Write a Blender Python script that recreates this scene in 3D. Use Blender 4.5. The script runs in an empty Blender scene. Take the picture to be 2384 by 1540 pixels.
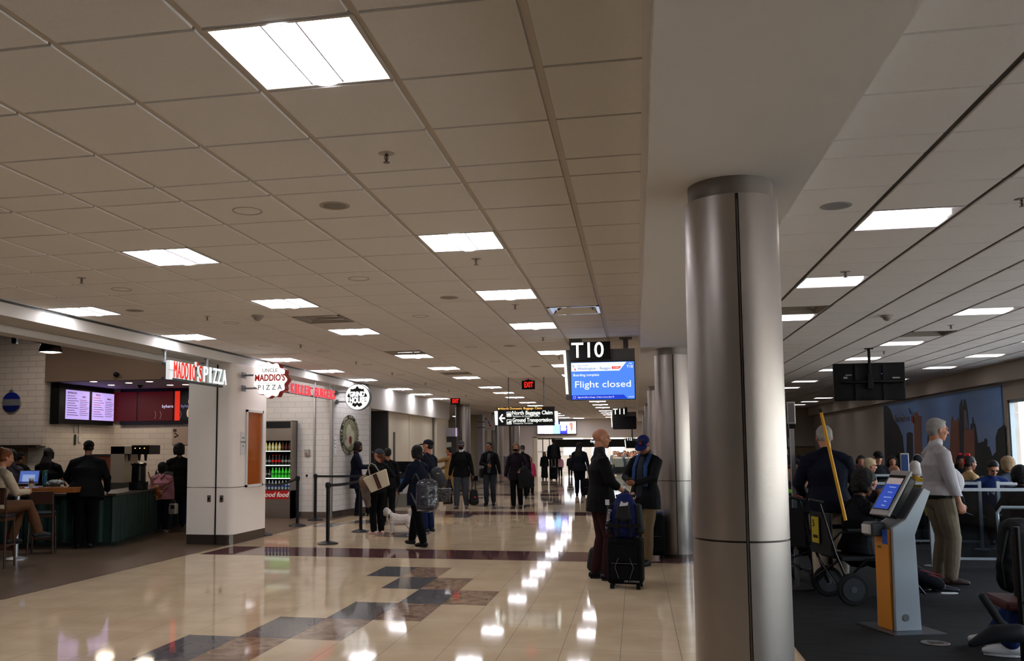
import bpy, math, random
from mathutils import Vector, Matrix
random.seed(7)
V3 = Vector
R = math.radians
SC = bpy.context.scene
COL = SC.collection

# ---------------------------------------------------------------- camera
F_PX = 2077.9
PX, PY = 1056.92, 866.25
CAM = V3((0, 0, 1.55))
_yaw, _pit, _rol = .2001, .0852, -.0057
_cy, _sy, _cp, _sp = math.cos(_yaw), math.sin(_yaw), math.cos(_pit), math.sin(_pit)
FW = V3((-_sy*_cp, _cy*_cp, _sp))
_r0 = V3((_cy, _sy, 0)); _u0 = _r0.cross(FW)
RT = _r0*math.cos(_rol) + _u0*math.sin(_rol)
UP = _u0*math.cos(_rol) - _r0*math.sin(_rol)
cam_d = bpy.data.cameras.new('camera'); cam = bpy.data.objects.new('camera', cam_d); COL.objects.link(cam)
cam_d.sensor_fit = 'HORIZONTAL'; cam_d.sensor_width = 36; cam_d.lens = F_PX/2384*36
cam_d.shift_x = (1192-PX)/2384; cam_d.shift_y = (PY-770)/2384
cam_d.clip_start = .05; cam_d.clip_end = 400
cam.matrix_world = Matrix(((RT.x, UP.x, -FW.x, CAM.x), (RT.y, UP.y, -FW.y, CAM.y), (RT.z, UP.z, -FW.z, CAM.z), (0, 0, 0, 1)))
SC.camera = cam

# ---------------------------------------------------------------- sky, exposure
W = bpy.data.worlds.new('sky'); SC.world = W; W.use_nodes = True
_n = W.node_tree; _n.nodes.clear()
_o = _n.nodes.new('ShaderNodeOutputWorld'); _b = _n.nodes.new('ShaderNodeBackground'); _s = _n.nodes.new('ShaderNodeTexSky')
_s.sky_type = 'NISHITA'; _s.sun_disc = False; _s.sun_elevation = R(38); _s.sun_rotation = R(250); _s.air_density = 1.0; _s.dust_density = 3.0
_b.inputs['Strength'].default_value = 1.5
_h = _n.nodes.new('ShaderNodeHueSaturation'); _h.inputs['Saturation'].default_value = .55; _n.links.new(_s.outputs[0], _h.inputs['Color']); _n.links.new(_h.outputs[0], _b.inputs[0]); _n.links.new(_b.outputs[0], _o.inputs[0])
SUN = bpy.data.lights.new('sun', 'SUN'); SUN.energy = 1.8; SUN.angle = R(.6); SUN.color = (1, .96, .9); _so = bpy.data.objects.new('sun', SUN); COL.objects.link(_so); _so.rotation_euler = (0, R(-42), 0)   # from over the roof, lighting the apron outside the gate windows
SC.view_settings.view_transform = 'Standard'; SC.view_settings.look = 'None'
SC.view_settings.exposure = 0.60; SC.view_settings.gamma = 1.0; SC.view_settings.use_curve_mapping = False
LAMP = 12.5            # radiance of the ceiling troffers
SC.cycles.max_bounces = 5; SC.cycles.diffuse_bounces = 3; SC.cycles.glossy_bounces = 3; SC.cycles.transmission_bounces = 2; SC.cycles.caustics_reflective = False; SC.cycles.caustics_refractive = False; SC.cycles.adaptive_threshold = .055; SC.cycles.transparent_max_bounces = 12
SC.cycles.sample_clamp_indirect = 6.0

# ---------------------------------------------------------------- measuring helpers: a pixel's line of sight meets a real plane
def _ray(x, y): return FW + RT*((x-PX)/F_PX) - UP*((y-PY)/F_PX)
def G(x, y, z=0.):
    d = _ray(x, y); return CAM + d*((z-CAM.z)/d.z)
def AT(x, y, Y):
    d = _ray(x, y); return CAM + d*(Y/d.y)
def AX(x, y, X):
    d = _ray(x, y); return CAM + d*(X/d.x)

# ---------------------------------------------------------------- materials
def lin(h):
    if isinstance(h, (tuple, list)): return tuple(h)
    h = h.lstrip('#'); c = [int(h[i:i+2], 16)/255 for i in (0, 2, 4)]
    return tuple(v/12.92 if v <= .04045 else ((v+.055)/1.055)**2.4 for v in c)
_M = {}
def mat(h, rough=.55, metal=0., emit=0., bump=0., bs=60., noise=0., ns=8., spec=.3, trans=0., alpha=1., coat=0., sheen=0.):
    """procedural principled material: colour h with soft noise variation and noise bump"""
    key = (h if isinstance(h, str) else tuple(h), rough, metal, emit, bump, bs, noise, ns, spec, trans, alpha, coat, sheen)
    if key in _M: return _M[key]
    m = bpy.data.materials.new('m_%d' % len(_M)); m.use_nodes = True; _M[key] = m
    t = m.node_tree; p = t.nodes['Principled BSDF']; c = lin(h)
    p.inputs['Base Color'].default_value = (*c, 1); p.inputs['Roughness'].default_value = rough
    p.inputs['Metallic'].default_value = metal; p.inputs['Specular IOR Level'].default_value = spec
    p.inputs['Transmission Weight'].default_value = trans; p.inputs['Alpha'].default_value = alpha
    p.inputs['Coat Weight'].default_value = coat; p.inputs['Sheen Weight'].default_value = sheen
    if emit:
        p.inputs['Emission Color'].default_value = (*c, 1); p.inputs['Emission Strength'].default_value = emit
    tc = t.nodes.new('ShaderNodeTexCoord')
    if noise:
        n = t.nodes.new('ShaderNodeTexNoise'); n.inputs['Scale'].default_value = ns; n.inputs['Detail'].default_value = 4
        mx = t.nodes.new('ShaderNodeMix'); mx.data_type = 'RGBA'
        mx.inputs[6].default_value = (*[v*(1-noise) for v in c], 1); mx.inputs[7].default_value = (*[min(1, v*(1+noise)) for v in c], 1)
        t.links.new(tc.outputs['Object'], n.inputs['Vector']); t.links.new(n.outputs[0], mx.inputs[0]); t.links.new(mx.outputs[2], p.inputs['Base Color'])
    if bump:
        n = t.nodes.new('ShaderNodeTexNoise'); n.inputs['Scale'].default_value = bs; n.inputs['Detail'].default_value = 3
        b = t.nodes.new('ShaderNodeBump'); b.inputs['Strength'].default_value = bump; b.inputs['Distance'].default_value = .01
        t.links.new(tc.outputs['Object'], n.inputs['Vector']); t.links.new(n.outputs[0], b.inputs['Height']); t.links.new(b.outputs[0], p.inputs['Normal'])
    return m
def glow(h, e, sample=False):
    m = mat(h, .61, emit=e); pb = m.node_tree.nodes['Principled BSDF']; pb.inputs['Base Color'].default_value = (*[v*.2 for v in lin(h)], 1)
    if not sample: m.cycles.emission_sampling = 'NONE'
    return m
def brickmat(h, mortar, bw, bh, mort=.006, rough=.25, axis='X', off=.5):
    m = bpy.data.materials.new('brick'); m.use_nodes = True; t = m.node_tree; p = t.nodes['Principled BSDF']
    tc = t.nodes.new('ShaderNodeTexCoord'); sx = t.nodes.new('ShaderNodeSeparateXYZ'); cx = t.nodes.new('ShaderNodeCombineXYZ')
    b = t.nodes.new('ShaderNodeTexBrick'); b.inputs['Scale'].default_value = 1; b.offset = off
    b.inputs['Brick Width'].default_value = bw; b.inputs['Row Height'].default_value = bh; b.inputs['Mortar Size'].default_value = mort
    b.inputs['Color1'].default_value = (*lin(h), 1); b.inputs['Color2'].default_value = (*[v*.93 for v in lin(h)], 1); b.inputs['Mortar'].default_value = (*lin(mortar), 1)
    t.links.new(tc.outputs['Object'], sx.inputs[0]); t.links.new(sx.outputs[axis], cx.inputs[0]); t.links.new(sx.outputs['Z'], cx.inputs[1])
    t.links.new(cx.outputs[0], b.inputs['Vector']); t.links.new(b.outputs[0], p.inputs['Base Color'])
    bp = t.nodes.new('ShaderNodeBump'); bp.invert = True; bp.inputs['Strength'].default_value = .4; bp.inputs['Distance'].default_value = .004
    t.links.new(b.outputs['Fac'], bp.inputs['Height']); t.links.new(bp.outputs[0], p.inputs['Normal'])
    p.inputs['Roughness'].default_value = rough
    return m
def glassmat(tint='#ffffff', a=.12, rough=.03, flat=False):
    m = bpy.data.materials.new('glass'); m.use_nodes = True; t = m.node_tree; t.nodes.clear()
    o = t.nodes.new('ShaderNodeOutputMaterial'); mx = t.nodes.new('ShaderNodeMixShader'); tr = t.nodes.new('ShaderNodeBsdfTransparent'); g = t.nodes.new('ShaderNodeBsdfGlossy')
    fr = t.nodes.new('ShaderNodeFresnel'); ad = t.nodes.new('ShaderNodeMath'); ad.operation = 'ADD'; ad.inputs[1].default_value = a
    fr.inputs[0].default_value = 1.45; g.inputs['Roughness'].default_value = rough; tr.inputs[0].default_value = (*lin(tint), 1)
    t.links.new(fr.outputs[0], ad.inputs[0]); (t.links.new(ad.outputs[0], mx.inputs[0]) if not flat else setattr(mx.inputs[0], 'default_value', a)); t.links.new(tr.outputs[0], mx.inputs[1]); t.links.new(g.outputs[0], mx.inputs[2]); t.links.new(mx.outputs[0], o.inputs[0])
    return m

# ---------------------------------------------------------------- scene tree helpers
def props(o, label=None, cat=None, group=None, kind=None):
    for k, v in (('label', label), ('category', cat), ('group', group), ('kind', kind)):
        if v: o[k] = v
    return o
def thing(name, label, cat, loc=(0, 0, 0), rz=0., group=None, kind=None):
    o = bpy.data.objects.new(name, None); COL.objects.link(o); o.empty_display_size = .1
    o.location = loc; o.rotation_euler = (0, 0, R(rz))
    return props(o, label, cat, group, kind)
def copy_tree(o, parent=None):
    c = o.copy(); COL.objects.link(c)
    if parent: c.parent = parent
    for ch in list(o.children): copy_tree(ch, c)
    return c
def dup(o, loc, label, rz=None, group=None, scale=None):
    c = copy_tree(o); c.location = loc; c['label'] = label
    if rz is not None: c.rotation_euler = (0, 0, R(rz))
    if group: c['group'] = group
    if scale: c.scale = (scale,)*3
    return c

class B:
    """collects shapes into one mesh"""
    def __init__(s): s.v = []; s.f = []; s.m = []; s.mi = 0
    def add(s, vs, fs):
        n = len(s.v); s.v += [tuple(v) for v in vs]; s.f += [tuple(i+n for i in f) for f in fs]; s.m += [s.mi]*len(fs); return s
    def mt(s, i): s.mi = i; return s
    def box(s, x0, x1, y0, y1, z0, z1, M=None):
        vs = [V3((x, y, z)) for z in (z0, z1) for y in (y0, y1) for x in (x0, x1)]
        if M: vs = [M @ v for v in vs]
        return s.add(vs, [(0, 2, 3, 1), (4, 5, 7, 6), (0, 1, 5, 4), (2, 6, 7, 3), (0, 4, 6, 2), (1, 3, 7, 5)])
    def cbox(s, c, d, rz=0, M=None):
        m = Matrix.Translation(c) @ (M.to_4x4() if M else Matrix.Rotation(R(rz), 4, 'Z'))
        a, b, e = d[0]/2, d[1]/2, d[2]/2
        return s.box(-a, a, -b, b, -e, e, m)
    def quad(s, *p): return s.add(p, [tuple(range(len(p)))])
    def prism(s, poly, h, M=None, both=True):
        """poly in local xy, extruded along local z by h"""
        n = len(poly); vs = [V3((x, y, z)) for z in (0, h) for x, y in poly]
        if M: vs = [M @ v for v in vs]
        return s.add(vs, [tuple(range(n))[::-1], tuple(range(n, 2*n))] + [(i, (i+1) % n, n+(i+1) % n, n+i) for i in range(n)])
    def ring(s, pts, n, closed_ends=True):
        k = len(pts)//n; fs = []
        for j in range(k-1):
            for i in range(n): a = j*n+i; b = j*n+(i+1) % n; fs.append((a, b, b+n, a+n))
        if closed_ends: fs += [tuple(range(n))[::-1], tuple(range((k-1)*n, k*n))]
        return s.add(pts, fs)
    def cyl(s, p0, p1, r0, r1=None, n=16, ends=True):
        return s.tube([p0, p1], [r0, r0 if r1 is None else r1], n, ends)
    def tube(s, path, r, n=8, ends=True, fx=1., fy=1., xd=None):
        path = [V3(p) for p in path]; k = len(path)
        rr = r if isinstance(r, (list, tuple)) else [r]*k
        pts = []; prev = V3(xd) if xd else None
        for i, p in enumerate(path):
            t = (path[min(i+1, k-1)]-path[max(i-1, 0)])
            t = t.normalized() if t.length > 1e-9 else V3((0, 0, 1))
            if prev is None: prev = V3((1, 0, 0)) if abs(t.x) < .9 else V3((0, 1, 0))
            x = prev - t*prev.dot(t)
            if x.length < 1e-4: x = t.orthogonal()
            x.normalize(); y = t.cross(x)
            if not xd: prev = x
            q = rr[i]; rx, ry = (q if isinstance(q, (tuple, list)) else (q*fx, q*fy))
            pts += [p + x*(rx*math.cos(a)) + y*(ry*math.sin(a)) for a in [2*math.pi*j/n for j in range(n)]]
        return s.ring(pts, n, ends)
    def blob(s, path, r, n=14, xd=None):
        """closed rounded limb through the path"""
        path = [V3(p) for p in path]; k = len(path)
        rr = [(q if isinstance(q, (tuple, list)) else (q, q)) for q in r]
        t0 = (path[0]-path[1]).normalized(); t1 = (path[-1]-path[-2]).normalized()
        P = []; Q = []
        for f, g in ((.9, .35), (.6, .78), (.3, .94)):
            P.append(path[0]+t0*min(rr[0])*f); Q.append((rr[0][0]*g, rr[0][1]*g))
        P += path; Q += rr
        for f, g in ((.3, .94), (.6, .78), (.9, .35)):
            P.append(path[-1]+t1*min(rr[-1])*f); Q.append((rr[-1][0]*g, rr[-1][1]*g))
        return s.tube(P, Q, n, True, xd=xd)
    def ell(s, c, r, M=None, n=14, k=9, z0=-1., z1=1.):
        c = V3(c); pts = []; M = M or Matrix.Identity(3)
        a0, a1 = math.asin(z0), math.asin(z1)
        for j in range(k):
            a = a0+(a1-a0)*(j/(k-1)); a = max(-1.5, min(1.5, a))
            pts += [c + M @ V3((r[0]*math.cos(a)*math.cos(b), r[1]*math.cos(a)*math.sin(b), r[2]*math.sin(a))) for b in [2*math.pi*i/n for i in range(n)]]
        return s.ring(pts, n)
    def lathe(s, prof, c=(0, 0, 0), n=24, ends=True, M=None):
        c = V3(c); pts = []
        for r, z in prof:
            for i in range(n):
                a = 2*math.pi*i/n; v = V3((r*math.cos(a), r*math.sin(a), z)); pts.append(c + (M @ v if M else v))
        return s.ring(pts, n, ends)
    def build(s, name, m, parent=None, smooth=False, bevel=0., label=None, kind=None, cat=None, group=None, angle=35, seg=2):
        me = bpy.data.meshes.new(name); me.from_pydata(s.v, [], s.f)
        for x in (m if isinstance(m, (list, tuple)) else [m]): me.materials.append(x)
        if max(s.m or [0]): me.polygons.foreach_set('material_index', s.m)
        me.validate(); me.update()
        if smooth: me.shade_smooth(); me.set_sharp_from_angle(angle=R(angle))
        o = bpy.data.objects.new(name, me); COL.objects.link(o)
        if parent: o.parent = parent
        if bevel:
            md = o.modifiers.new('bevel', 'BEVEL'); md.width = bevel; md.segments = seg; md.limit_method = 'ANGLE'
        return props(o, label, cat, group, kind)
def struct(name, b, m, **k): return b.build(name, m, kind='structure', **k)
def bench(o):
    """evaluate one object's modifiers on an otherwise empty scene"""
    ws = bpy.data.scenes.get('bench') or bpy.data.scenes.new('bench'); vl = ws.view_layers[0]
    ws.collection.objects.link(o); vl.update(); me = bpy.data.meshes.new_from_object(o.evaluated_get(vl.depsgraph)); ws.collection.objects.unlink(o)
    return me
def solid(b, name, m, parent, vox, smooth=6, disp=0., ds=.08, label=None, hide=False):
    """one continuous surface from overlapping closed shapes"""
    o = b.build(name, m, parent, label=label)
    md = o.modifiers.new('r', 'REMESH'); md.mode = 'VOXEL'; md.voxel_size = vox; md.use_smooth_shade = True
    if smooth: s = o.modifiers.new('s', 'SMOOTH'); s.factor = .5; s.iterations = smooth
    if disp:
        tx = bpy.data.textures.get('fold%g' % ds) or bpy.data.textures.new('fold%g' % ds, 'CLOUDS'); tx.noise_scale = ds
        d = o.modifiers.new('d', 'DISPLACE'); d.texture = tx; d.strength = disp; d.mid_level = .5
    COL.objects.unlink(o); pa = o.parent; o.parent = None; me = bench(o); o.parent = pa; COL.objects.link(o)
    o.modifiers.clear(); old = o.data; o.data = me; bpy.data.meshes.remove(old)
    return o
def text(s, size, m, parent=None, M=None, ext=.002, name='lettering', w=None, align='CENTER', bold=0., shear=0., sx=1., label=None):
    """raised lettering as a mesh; local x right, z up, facing -y"""
    c = bpy.data.curves.new('t', 'FONT'); c.body = s; c.size = size; c.extrude = ext; c.align_x = align; c.align_y = 'CENTER'; c.offset = bold; c.shear = shear; c.resolution_u = 3
    o = bpy.data.objects.new('t', c); me = bench(o)
    bpy.data.objects.remove(o); bpy.data.curves.remove(c)
    if w:
        xs = [v.co.x for v in me.vertices]
        if xs: sx = w/(max(xs)-min(xs))
    me.transform((M or Matrix.Identity(4)) @ Matrix.Rotation(R(90), 4, 'X') @ Matrix.Diagonal((sx, 1, 1, 1)))
    me.materials.clear(); me.materials.append(m)
    o = bpy.data.objects.new(name, me); COL.objects.link(o)
    if parent: o.parent = parent
    return props(o, label)
def T(x, y, z, rz=0.): return Matrix.Translation((x, y, z)) @ Matrix.Rotation(R(rz), 4, 'Z')

# ---------------------------------------------------------------- shared materials
white = mat('#d9d6d0', .6, noise=.03); steel = mat('#9a9692', .32, 1, bump=.05, bs=400); chrome = mat('#c8c8c8', .12, 1)
black = mat('#080809', .5, spec=.2); blackg = mat('#060608', .2, spec=.3); rubber = mat('#0c0c0c', .75, spec=.2)
darkgrey = mat('#26262a', .6); alu = mat('#a8abb0', .35, .9)
# ================================================================ FLOOR
def floormat(h, h2, rough, ns=3., bump=0., dist=0.):
    m = bpy.data.materials.new('stone'); m.use_nodes = True; t = m.node_tree; p = t.nodes['Principled BSDF']
    tc = t.nodes.new('ShaderNodeTexCoord'); n = t.nodes.new('ShaderNodeTexNoise'); n.inputs['Scale'].default_value = ns; n.inputs['Detail'].default_value = 8
    n.inputs['Distortion'].default_value = dist
    r = t.nodes.new('ShaderNodeValToRGB'); r.color_ramp.elements[0].position = .35; r.color_ramp.elements[1].position = .68
    r.color_ramp.elements[0].color = (*lin(h), 1); r.color_ramp.elements[1].color = (*lin(h2), 1)
    t.links.new(tc.outputs['Object'], n.inputs['Vector']); t.links.new(n.outputs[0], r.inputs[0]); t.links.new(r.outputs[0], p.inputs['Base Color'])
    p.inputs['Roughness'].default_value = rough; p.inputs['Specular IOR Level'].default_value = .13
    if bump:
        b = t.nodes.new('ShaderNodeBump'); b.inputs['Strength'].default_value = bump; b.inputs['Distance'].default_value = .01; n2 = t.nodes.new('ShaderNodeTexNoise'); n2.inputs['Scale'].default_value = 1.3
        t.links.new(tc.outputs['Object'], n2.inputs['Vector']); t.links.new(n2.outputs[0], b.inputs['Height']); t.links.new(b.outputs[0], p.inputs['Normal'])
    return m
m_beige = floormat('#c2aa8a', '#ceb898', .055, 2.2); m_slate = floormat('#555557', '#6a6464', .05, 6, dist=1.); m_brown = floormat('#7a6250', '#a48a74', .05, 5, dist=2.)
m_maroon = floormat('#57393a', '#684644', .05, 9, dist=1.); m_grout = mat('#4a4038', .7)
PXT, PYT = .445, .8867
def cells():
    acc = {}
    def put(c, r, k): acc[(c, r)] = k
    for g in range(-1, 5):           # rows repeat with the column bays (8.236 m)
        r0 = 9*g if False else g
        pat = [(-3, 5, 1), (-2, 5, 2), (-2, 4, 1), (-1, 4, 2), (-1, 3, 1), (0, 3, 2), (-2, 2, 1), (-1, 2, 2), (-3, 1, 1), (-2, 1, 2), (-4, 0, 1), (-3, 0, 2)]
        pat2 = [(-6, 7, 2), (-5, 7, 1), (-9, 3, 1), (-8, 3, 2), (-7, 5, 1), (-6, 1, 2), (-5, 1, 1)]
        for c, r, k in (pat if g == 0 else pat+pat2 if g > 1 else pat if g == -1 else []): put(c, (g, r), k)
    for c, r, k in [(-6, 1, 2), (-5, 1, 1), (-9, 4, 1), (-8, 4, 2), (-10, 3, 1), (-6, 6, 2), (-5, 6, 1), (-1, 1, 0)]: put(c, (1, r), k)
    return acc
b = B(); acc = cells(); gap = .0016
xs = [-6.5+.08]+[-1.485+PXT*c for c in range(-11, 6)]+[1.17]
for g in range(-1, 6):
    ya = 4.17+8.236*g
    rows = [(ya, ya+.55, 'm'), (ya+.55, ya+1.1, 'm')]
    ry = ya+1.1; dy = (8.236-1.1)/8
    rows += [(ry+dy*i, ry+dy*(i+1), i) for i in range(8)]
    for (y0, y1, i) in rows:
        if y0 < -3 or y0 > 51: continue
        for q in range(len(xs)-1):
            c = q-12+0
            k = acc.get((c+1, (g, i-1 if i != 'm' else None)), 0) if i != 'm' else (3 if q > 0 and q < len(xs)-2 else 0)
            if i == 'm' and g == 0: k = 0
            b.mt(k).quad((xs[q]+gap, y0+gap, 0), (xs[q+1]-gap, y0+gap, 0), (xs[q+1]-gap, y1-gap, 0), (xs[q]+gap, y1-gap, 0))
b.mt(0).quad((-6.5, -3, 0), (-6.42-gap, -3, 0), (-6.42-gap, 51, 0), (-6.5, 51, 0))
b.mt(4).quad((-6.5, -3, -.0015), (1.17, -3, -.0015), (1.17, 51, -.0015), (-6.5, 51, -.0015))
struct('floor', b, [m_beige, m_slate, m_brown, m_maroon, m_grout], label='polished beige stone concourse floor with slate and brown tiles')
b = B(); b.box(-17, -6.5, -3, 31, -.05, -.001); b.box(-17, -6.5, 31, 60, -.05, -.001); b.box(-6.5, 8, 51, 51.6, -.05, -.004)
struct('floor', b, floormat('#5e4d41', '#665444', .28, 3), label='dull brown vinyl floor of the food stalls')
m_carpet = floormat('#131211', '#1e1c1a', .95, 9, dist=.6)
_t = m_carpet.node_tree; _n2 = _t.nodes.new('ShaderNodeTexNoise'); _n2.inputs['Scale'].default_value = 300; _bb = _t.nodes.new('ShaderNodeBump'); _bb.inputs['Strength'].default_value = .5; _bb.inputs['Distance'].default_value = .004
_t.links.new(_n2.outputs[0], _bb.inputs['Height']); _t.links.new(_bb.outputs[0], _t.nodes['Principled BSDF'].inputs['Normal'])
_mp = _t.nodes.new('ShaderNodeMapping'); _mp.inputs['Scale'].default_value = (.35, 1.6, 1); _tc = [n for n in _t.nodes if n.type == 'TEX_COORD'][0]; _tn = [n for n in _t.nodes if n.type == 'TEX_NOISE' and n.inputs['Scale'].default_value == 9][0]
_t.links.new(_tc.outputs['Object'], _mp.inputs[0]); _t.links.new(_mp.outputs[0], _tn.inputs['Vector'])
b = B(); b.box(1.17, 8, -3, 60, -.05, .004)
struct('floor', b, m_carpet, label='dark grey patterned carpet of the gate area')

# ================================================================ CEILING
H = 3.128; HS = 2.96; P = 8.236; TL = .6096
m_tile = mat('#e0dcd7', .8, bump=.15, bs=220, noise=.03, ns=40); m_grid = mat('#c6bcb0', .6); m_gyp = mat('#dad7d3', .75, noise=.02)
GX = [-6.5, -6.459]+[-5.849+TL*i for i in range(10)]+[.09]
GXR = [.93, 1.585, 2.195, 2.805, 3.30, 3.795, 4.405, 5.015, 5.42, 5.825, 6.435, 7.0]
GY = []
for g in range(-1, 7):
    y = 2.985+P*g-4*TL-0
    base = 4.814+P*g           # narrow row starts here
    GY += [base, base+.311]+[base+.311+TL*i for i in range(1, 13)]
GY = sorted(set(round(y, 4) for y in GY if -3.6 < y < 52))
TROW = [6.649, 9.087, 11.53]
TY = sorted(round(t+P*g, 3) for g in range(-2, 6) for t in TROW if 2 < t+P*g < 50)
TX = [-1.277, -3.715, -6.154]
TXR = [1.89, 4.10, 6.13]
holes = set()
for x in TX+TXR:
    for y in TY:
        if x < -6 and y > 30.5: continue
        holes.add((x, y))
VENTS = [(-3.715, 10.31), (-3.715, 14.275), (-.667, 10.31), (1.89, 10.92-.0), (4.10, 13.67), (-3.715, 18.54), (1.89, 19.15)]
allholes = list(holes)+VENTS
def inhole(x, y): return any(abs(x-a) < .2 and abs(y-c) < .2 for a, c in allholes)
m_cross = mat('#8c8278', .7)  # shade in the gaps between tiles is put into this bar colour
def tiles(GXs, name, label, m2=None, ymax=51):
    b = B(); bx = GXs
    for i in range(len(bx)-1):
        for j in range(len(GY)-1):
            cx, cy = (bx[i]+bx[i+1])/2, (GY[j]+GY[j+1])/2
            if inhole(cx, cy) or GY[j] > ymax or bx[i+1]-bx[i] < .1: continue
            u0, u1, w0, w1 = bx[i]+.015, bx[i+1]-.015, GY[j]+.006, GY[j+1]-.006; e = .005; z = H; zt = H+.016
            top = [(u0, w0, zt), (u1, w0, zt), (u1, w1, zt), (u0, w1, zt)]; lo = [(u0+e, w0+e, z), (u1-e, w0+e, z), (u1-e, w1-e, z), (u0+e, w1-e, z)]
            b.mt(0).add(top+lo, [(4, 7, 6, 5), (0, 4, 5, 1), (1, 5, 6, 2), (2, 6, 7, 3), (3, 7, 4, 0)])
    # exposed grid bars a few millimetres above the tile faces
    z = H+.009
    for x in bx[1:-1]:
        b.mt(1).quad((x-.016, GY[0], z), (x-.016, GY[-1], z), (x+.016, GY[-1], z), (x+.016, GY[0], z))
    for y in GY:
        b.mt(2).quad((bx[0], y-.008, z+.002), (bx[0], y+.008, z+.002), (bx[-1], y+.008, z+.002), (bx[-1], y-.008, z+.002))
    struct(name, b, [m_tile, m2 or m_grid, m_cross], label=label)
tiles(GX, 'ceiling', 'suspended tile ceiling over the concourse')
tiles(GXR, 'ceiling', 'suspended tile ceiling over the gate seating', mat('#5c5854', .7))  # darker bars: shade of the recessed reveals put into their colour
b = B(); b.box(-6.95, 8.2, -3.6, 51, 3.32, 3.4); b.box(-17, -6.95, 31, 51, 3.32, 3.4)                                    # slab above the tiles
struct('ceiling', b, mat('#55504a', .9), label='slab above the suspended tiles')
b = B(); b.box(.09, .93, -3.6, 51, HS, 3.3); b.box(.06, .09, -3.6, 51, H-.02, H+.02)
struct('ceiling', b, m_gyp, label='smooth lowered strip of ceiling that the steel columns meet')
b = B(); b.box(-17, -6.5, 31, 51, H, 3.3); b.box(7.0, 7.3, -3.6, 40, H-.001, 3.3)
struct('ceiling', b, m_gyp, label='plain ceiling of the side hall')

# ================================================================ LIGHT FIXTURES
m_lit = glow('#f6f6ff', LAMP, True); m_lit2 = glow('#f4f2fb', LAMP*.75, True); m_fr = mat('#c4bdb4', .5); m_line = mat('#3a3030', .6)
def make_troffer():
    t = thing('troffer', '', 'ceiling light'); s = TL/2-.013
    b = B()
    b.box(-s-.004, s+.004, -s-.004, -s+.012, -.002, .02); b.box(-s-.004, s+.004, s-.012, s+.004, -.002, .02)
    b.box(-s-.004, -s+.012, -s, s, -.002, .02); b.box(s-.012, s+.004, -s, s, -.002, .02)
    b.build('frame', m_fr, t)
    for sgn in (-1, 1):              # two curved diffusing wings
        b = B(); n = 8; pts = []
        for j in (0, 1):
            for i in range(n+1):
                a = i/n; x = sgn*(s-.012-a*(s-.08)); z = .006+.08*math.sin(a*math.pi*.5)
                pts.append((x, (-s+.012) if j == 0 else (s-.012), z))
            pts.append((sgn*.067, pts[-1][1], .01))
        b.add(pts, [(i, i+1, i+n+3, i+n+2) if sgn < 0 else (i+1, i, i+n+2, i+n+3) for i in range(n+1)])
        for yy in (-s+.012, s-.012):
            b.add([p for p in pts if abs(p[1]-yy) < 1e-6]+[(sgn*(s-.012), yy, .009)], [tuple(range(n+3))])
        b.build('reflector_wing', m_lit2, t, smooth=True)
    b = B(); n = 10; pts = []
    for y in (-s+.012, s-.012):
        for i in range(n+1):
            a = math.pi*i/n; pts.append((.068*math.cos(a), y, .02-.03*math.sin(a)*(1)))
    b.add(pts, [(i, i+1, i+n+2, i+n+1) for i in range(n)]); k = b.build('lamp_lens', m_lit, t, smooth=True)
    b = B()
    for x in (-.07, .07): b.box(x-.0024, x+.0024, -s+.012, s-.012, .002, .012)
    b.build('lens_edge', m_line, t)
    return t
tro = make_troffer(); first = True
colname = {TX[0]: 'row nearest the columns', TX[1]: 'middle row', TX[2]: 'row along the shop fronts'}
ordn = ['nearest', 'second', 'third', 'fourth', 'fifth', 'sixth', 'seventh', 'eighth', 'ninth', 'tenth', 'eleventh', 'twelfth', 'thirteenth', 'fourteenth', 'fifteenth', 'sixteenth', 'seventeenth', 'eighteenth', 'nineteenth', 'twentieth']
def infront(x, y, z):
    d = V3((x, y, z))-CAM; w = d.dot(FW)
    if w < .3: return None
    return PX+F_PX*d.dot(RT)/w, PY-F_PX*d.dot(UP)/w
for x in TX:
    k = 0
    for y in TY:
        if (x, y) not in holes: continue
        p = infront(x, y, H); vis = p and -60 < p[0] < 2444 and -40 < p[1] < 1600
        if vis: k += 1
        if vis: lb = 'bright square ceiling light over the concourse, %s in the %s' % (ordn[min(k-1, 19)], colname[x])
        else: lb = 'bright square concourse ceiling light above and behind the viewpoint'
        if first: o = tro; o.location = (x, y, H+.003); o['label'] = lb; first = False
        else: o = dup(tro, (x, y, H+.003), lb)
        o['group'] = 'square ceiling lights over the concourse'
# gate side fixtures: a deep recess with one glowing curved side
m_lit3 = glow('#fff2f2', LAMP*.3, True); m_rec = mat('#b9b5b6', .6); m_lit4 = glow('#f4ecec', LAMP*.08)
def make_recess():
    t = thing('recessed_light', '', 'ceiling light'); s = TL/2-.013
    b = B(); b.box(-s, s, -s, -s+.012, 0, .10); b.box(-s, s, s-.012, s, 0, .1); b.box(-s, -s+.012, -s, s, 0, .1); b.box(s-.012, s, -s, s, 0, .1); b.box(-s, s, -s, s, .1, .11)
    b.build('housing', m_rec, t)
    for nm, sg, mm in (('lit_reflector', 1, m_lit3), ('shaded_reflector', -1, m_rec)):
        b = B(); n = 6; pts = []
        for x in (-s+.014, s-.014):
            for i in range(n+1):
                a = i/n; pts.append((x, sg*(s-.014-a*(s-.06)), .004+.09*math.sin(a*math.pi/2)))
        b.add(pts, [(i, i+1, i+n+2, i+n+1) for i in range(n)]); b.build(nm, mm, t, smooth=True)
    b = B(); b.box(-s+.014, s-.014, -.05, .05, .012, .05); b.build('lamp_shield', m_lit4, t)
    return t
rec = make_recess(); first = True
rn = {TXR[0]: 'row beside the columns', TXR[1]: 'middle row', TXR[2]: 'row along the right wall'}
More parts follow.
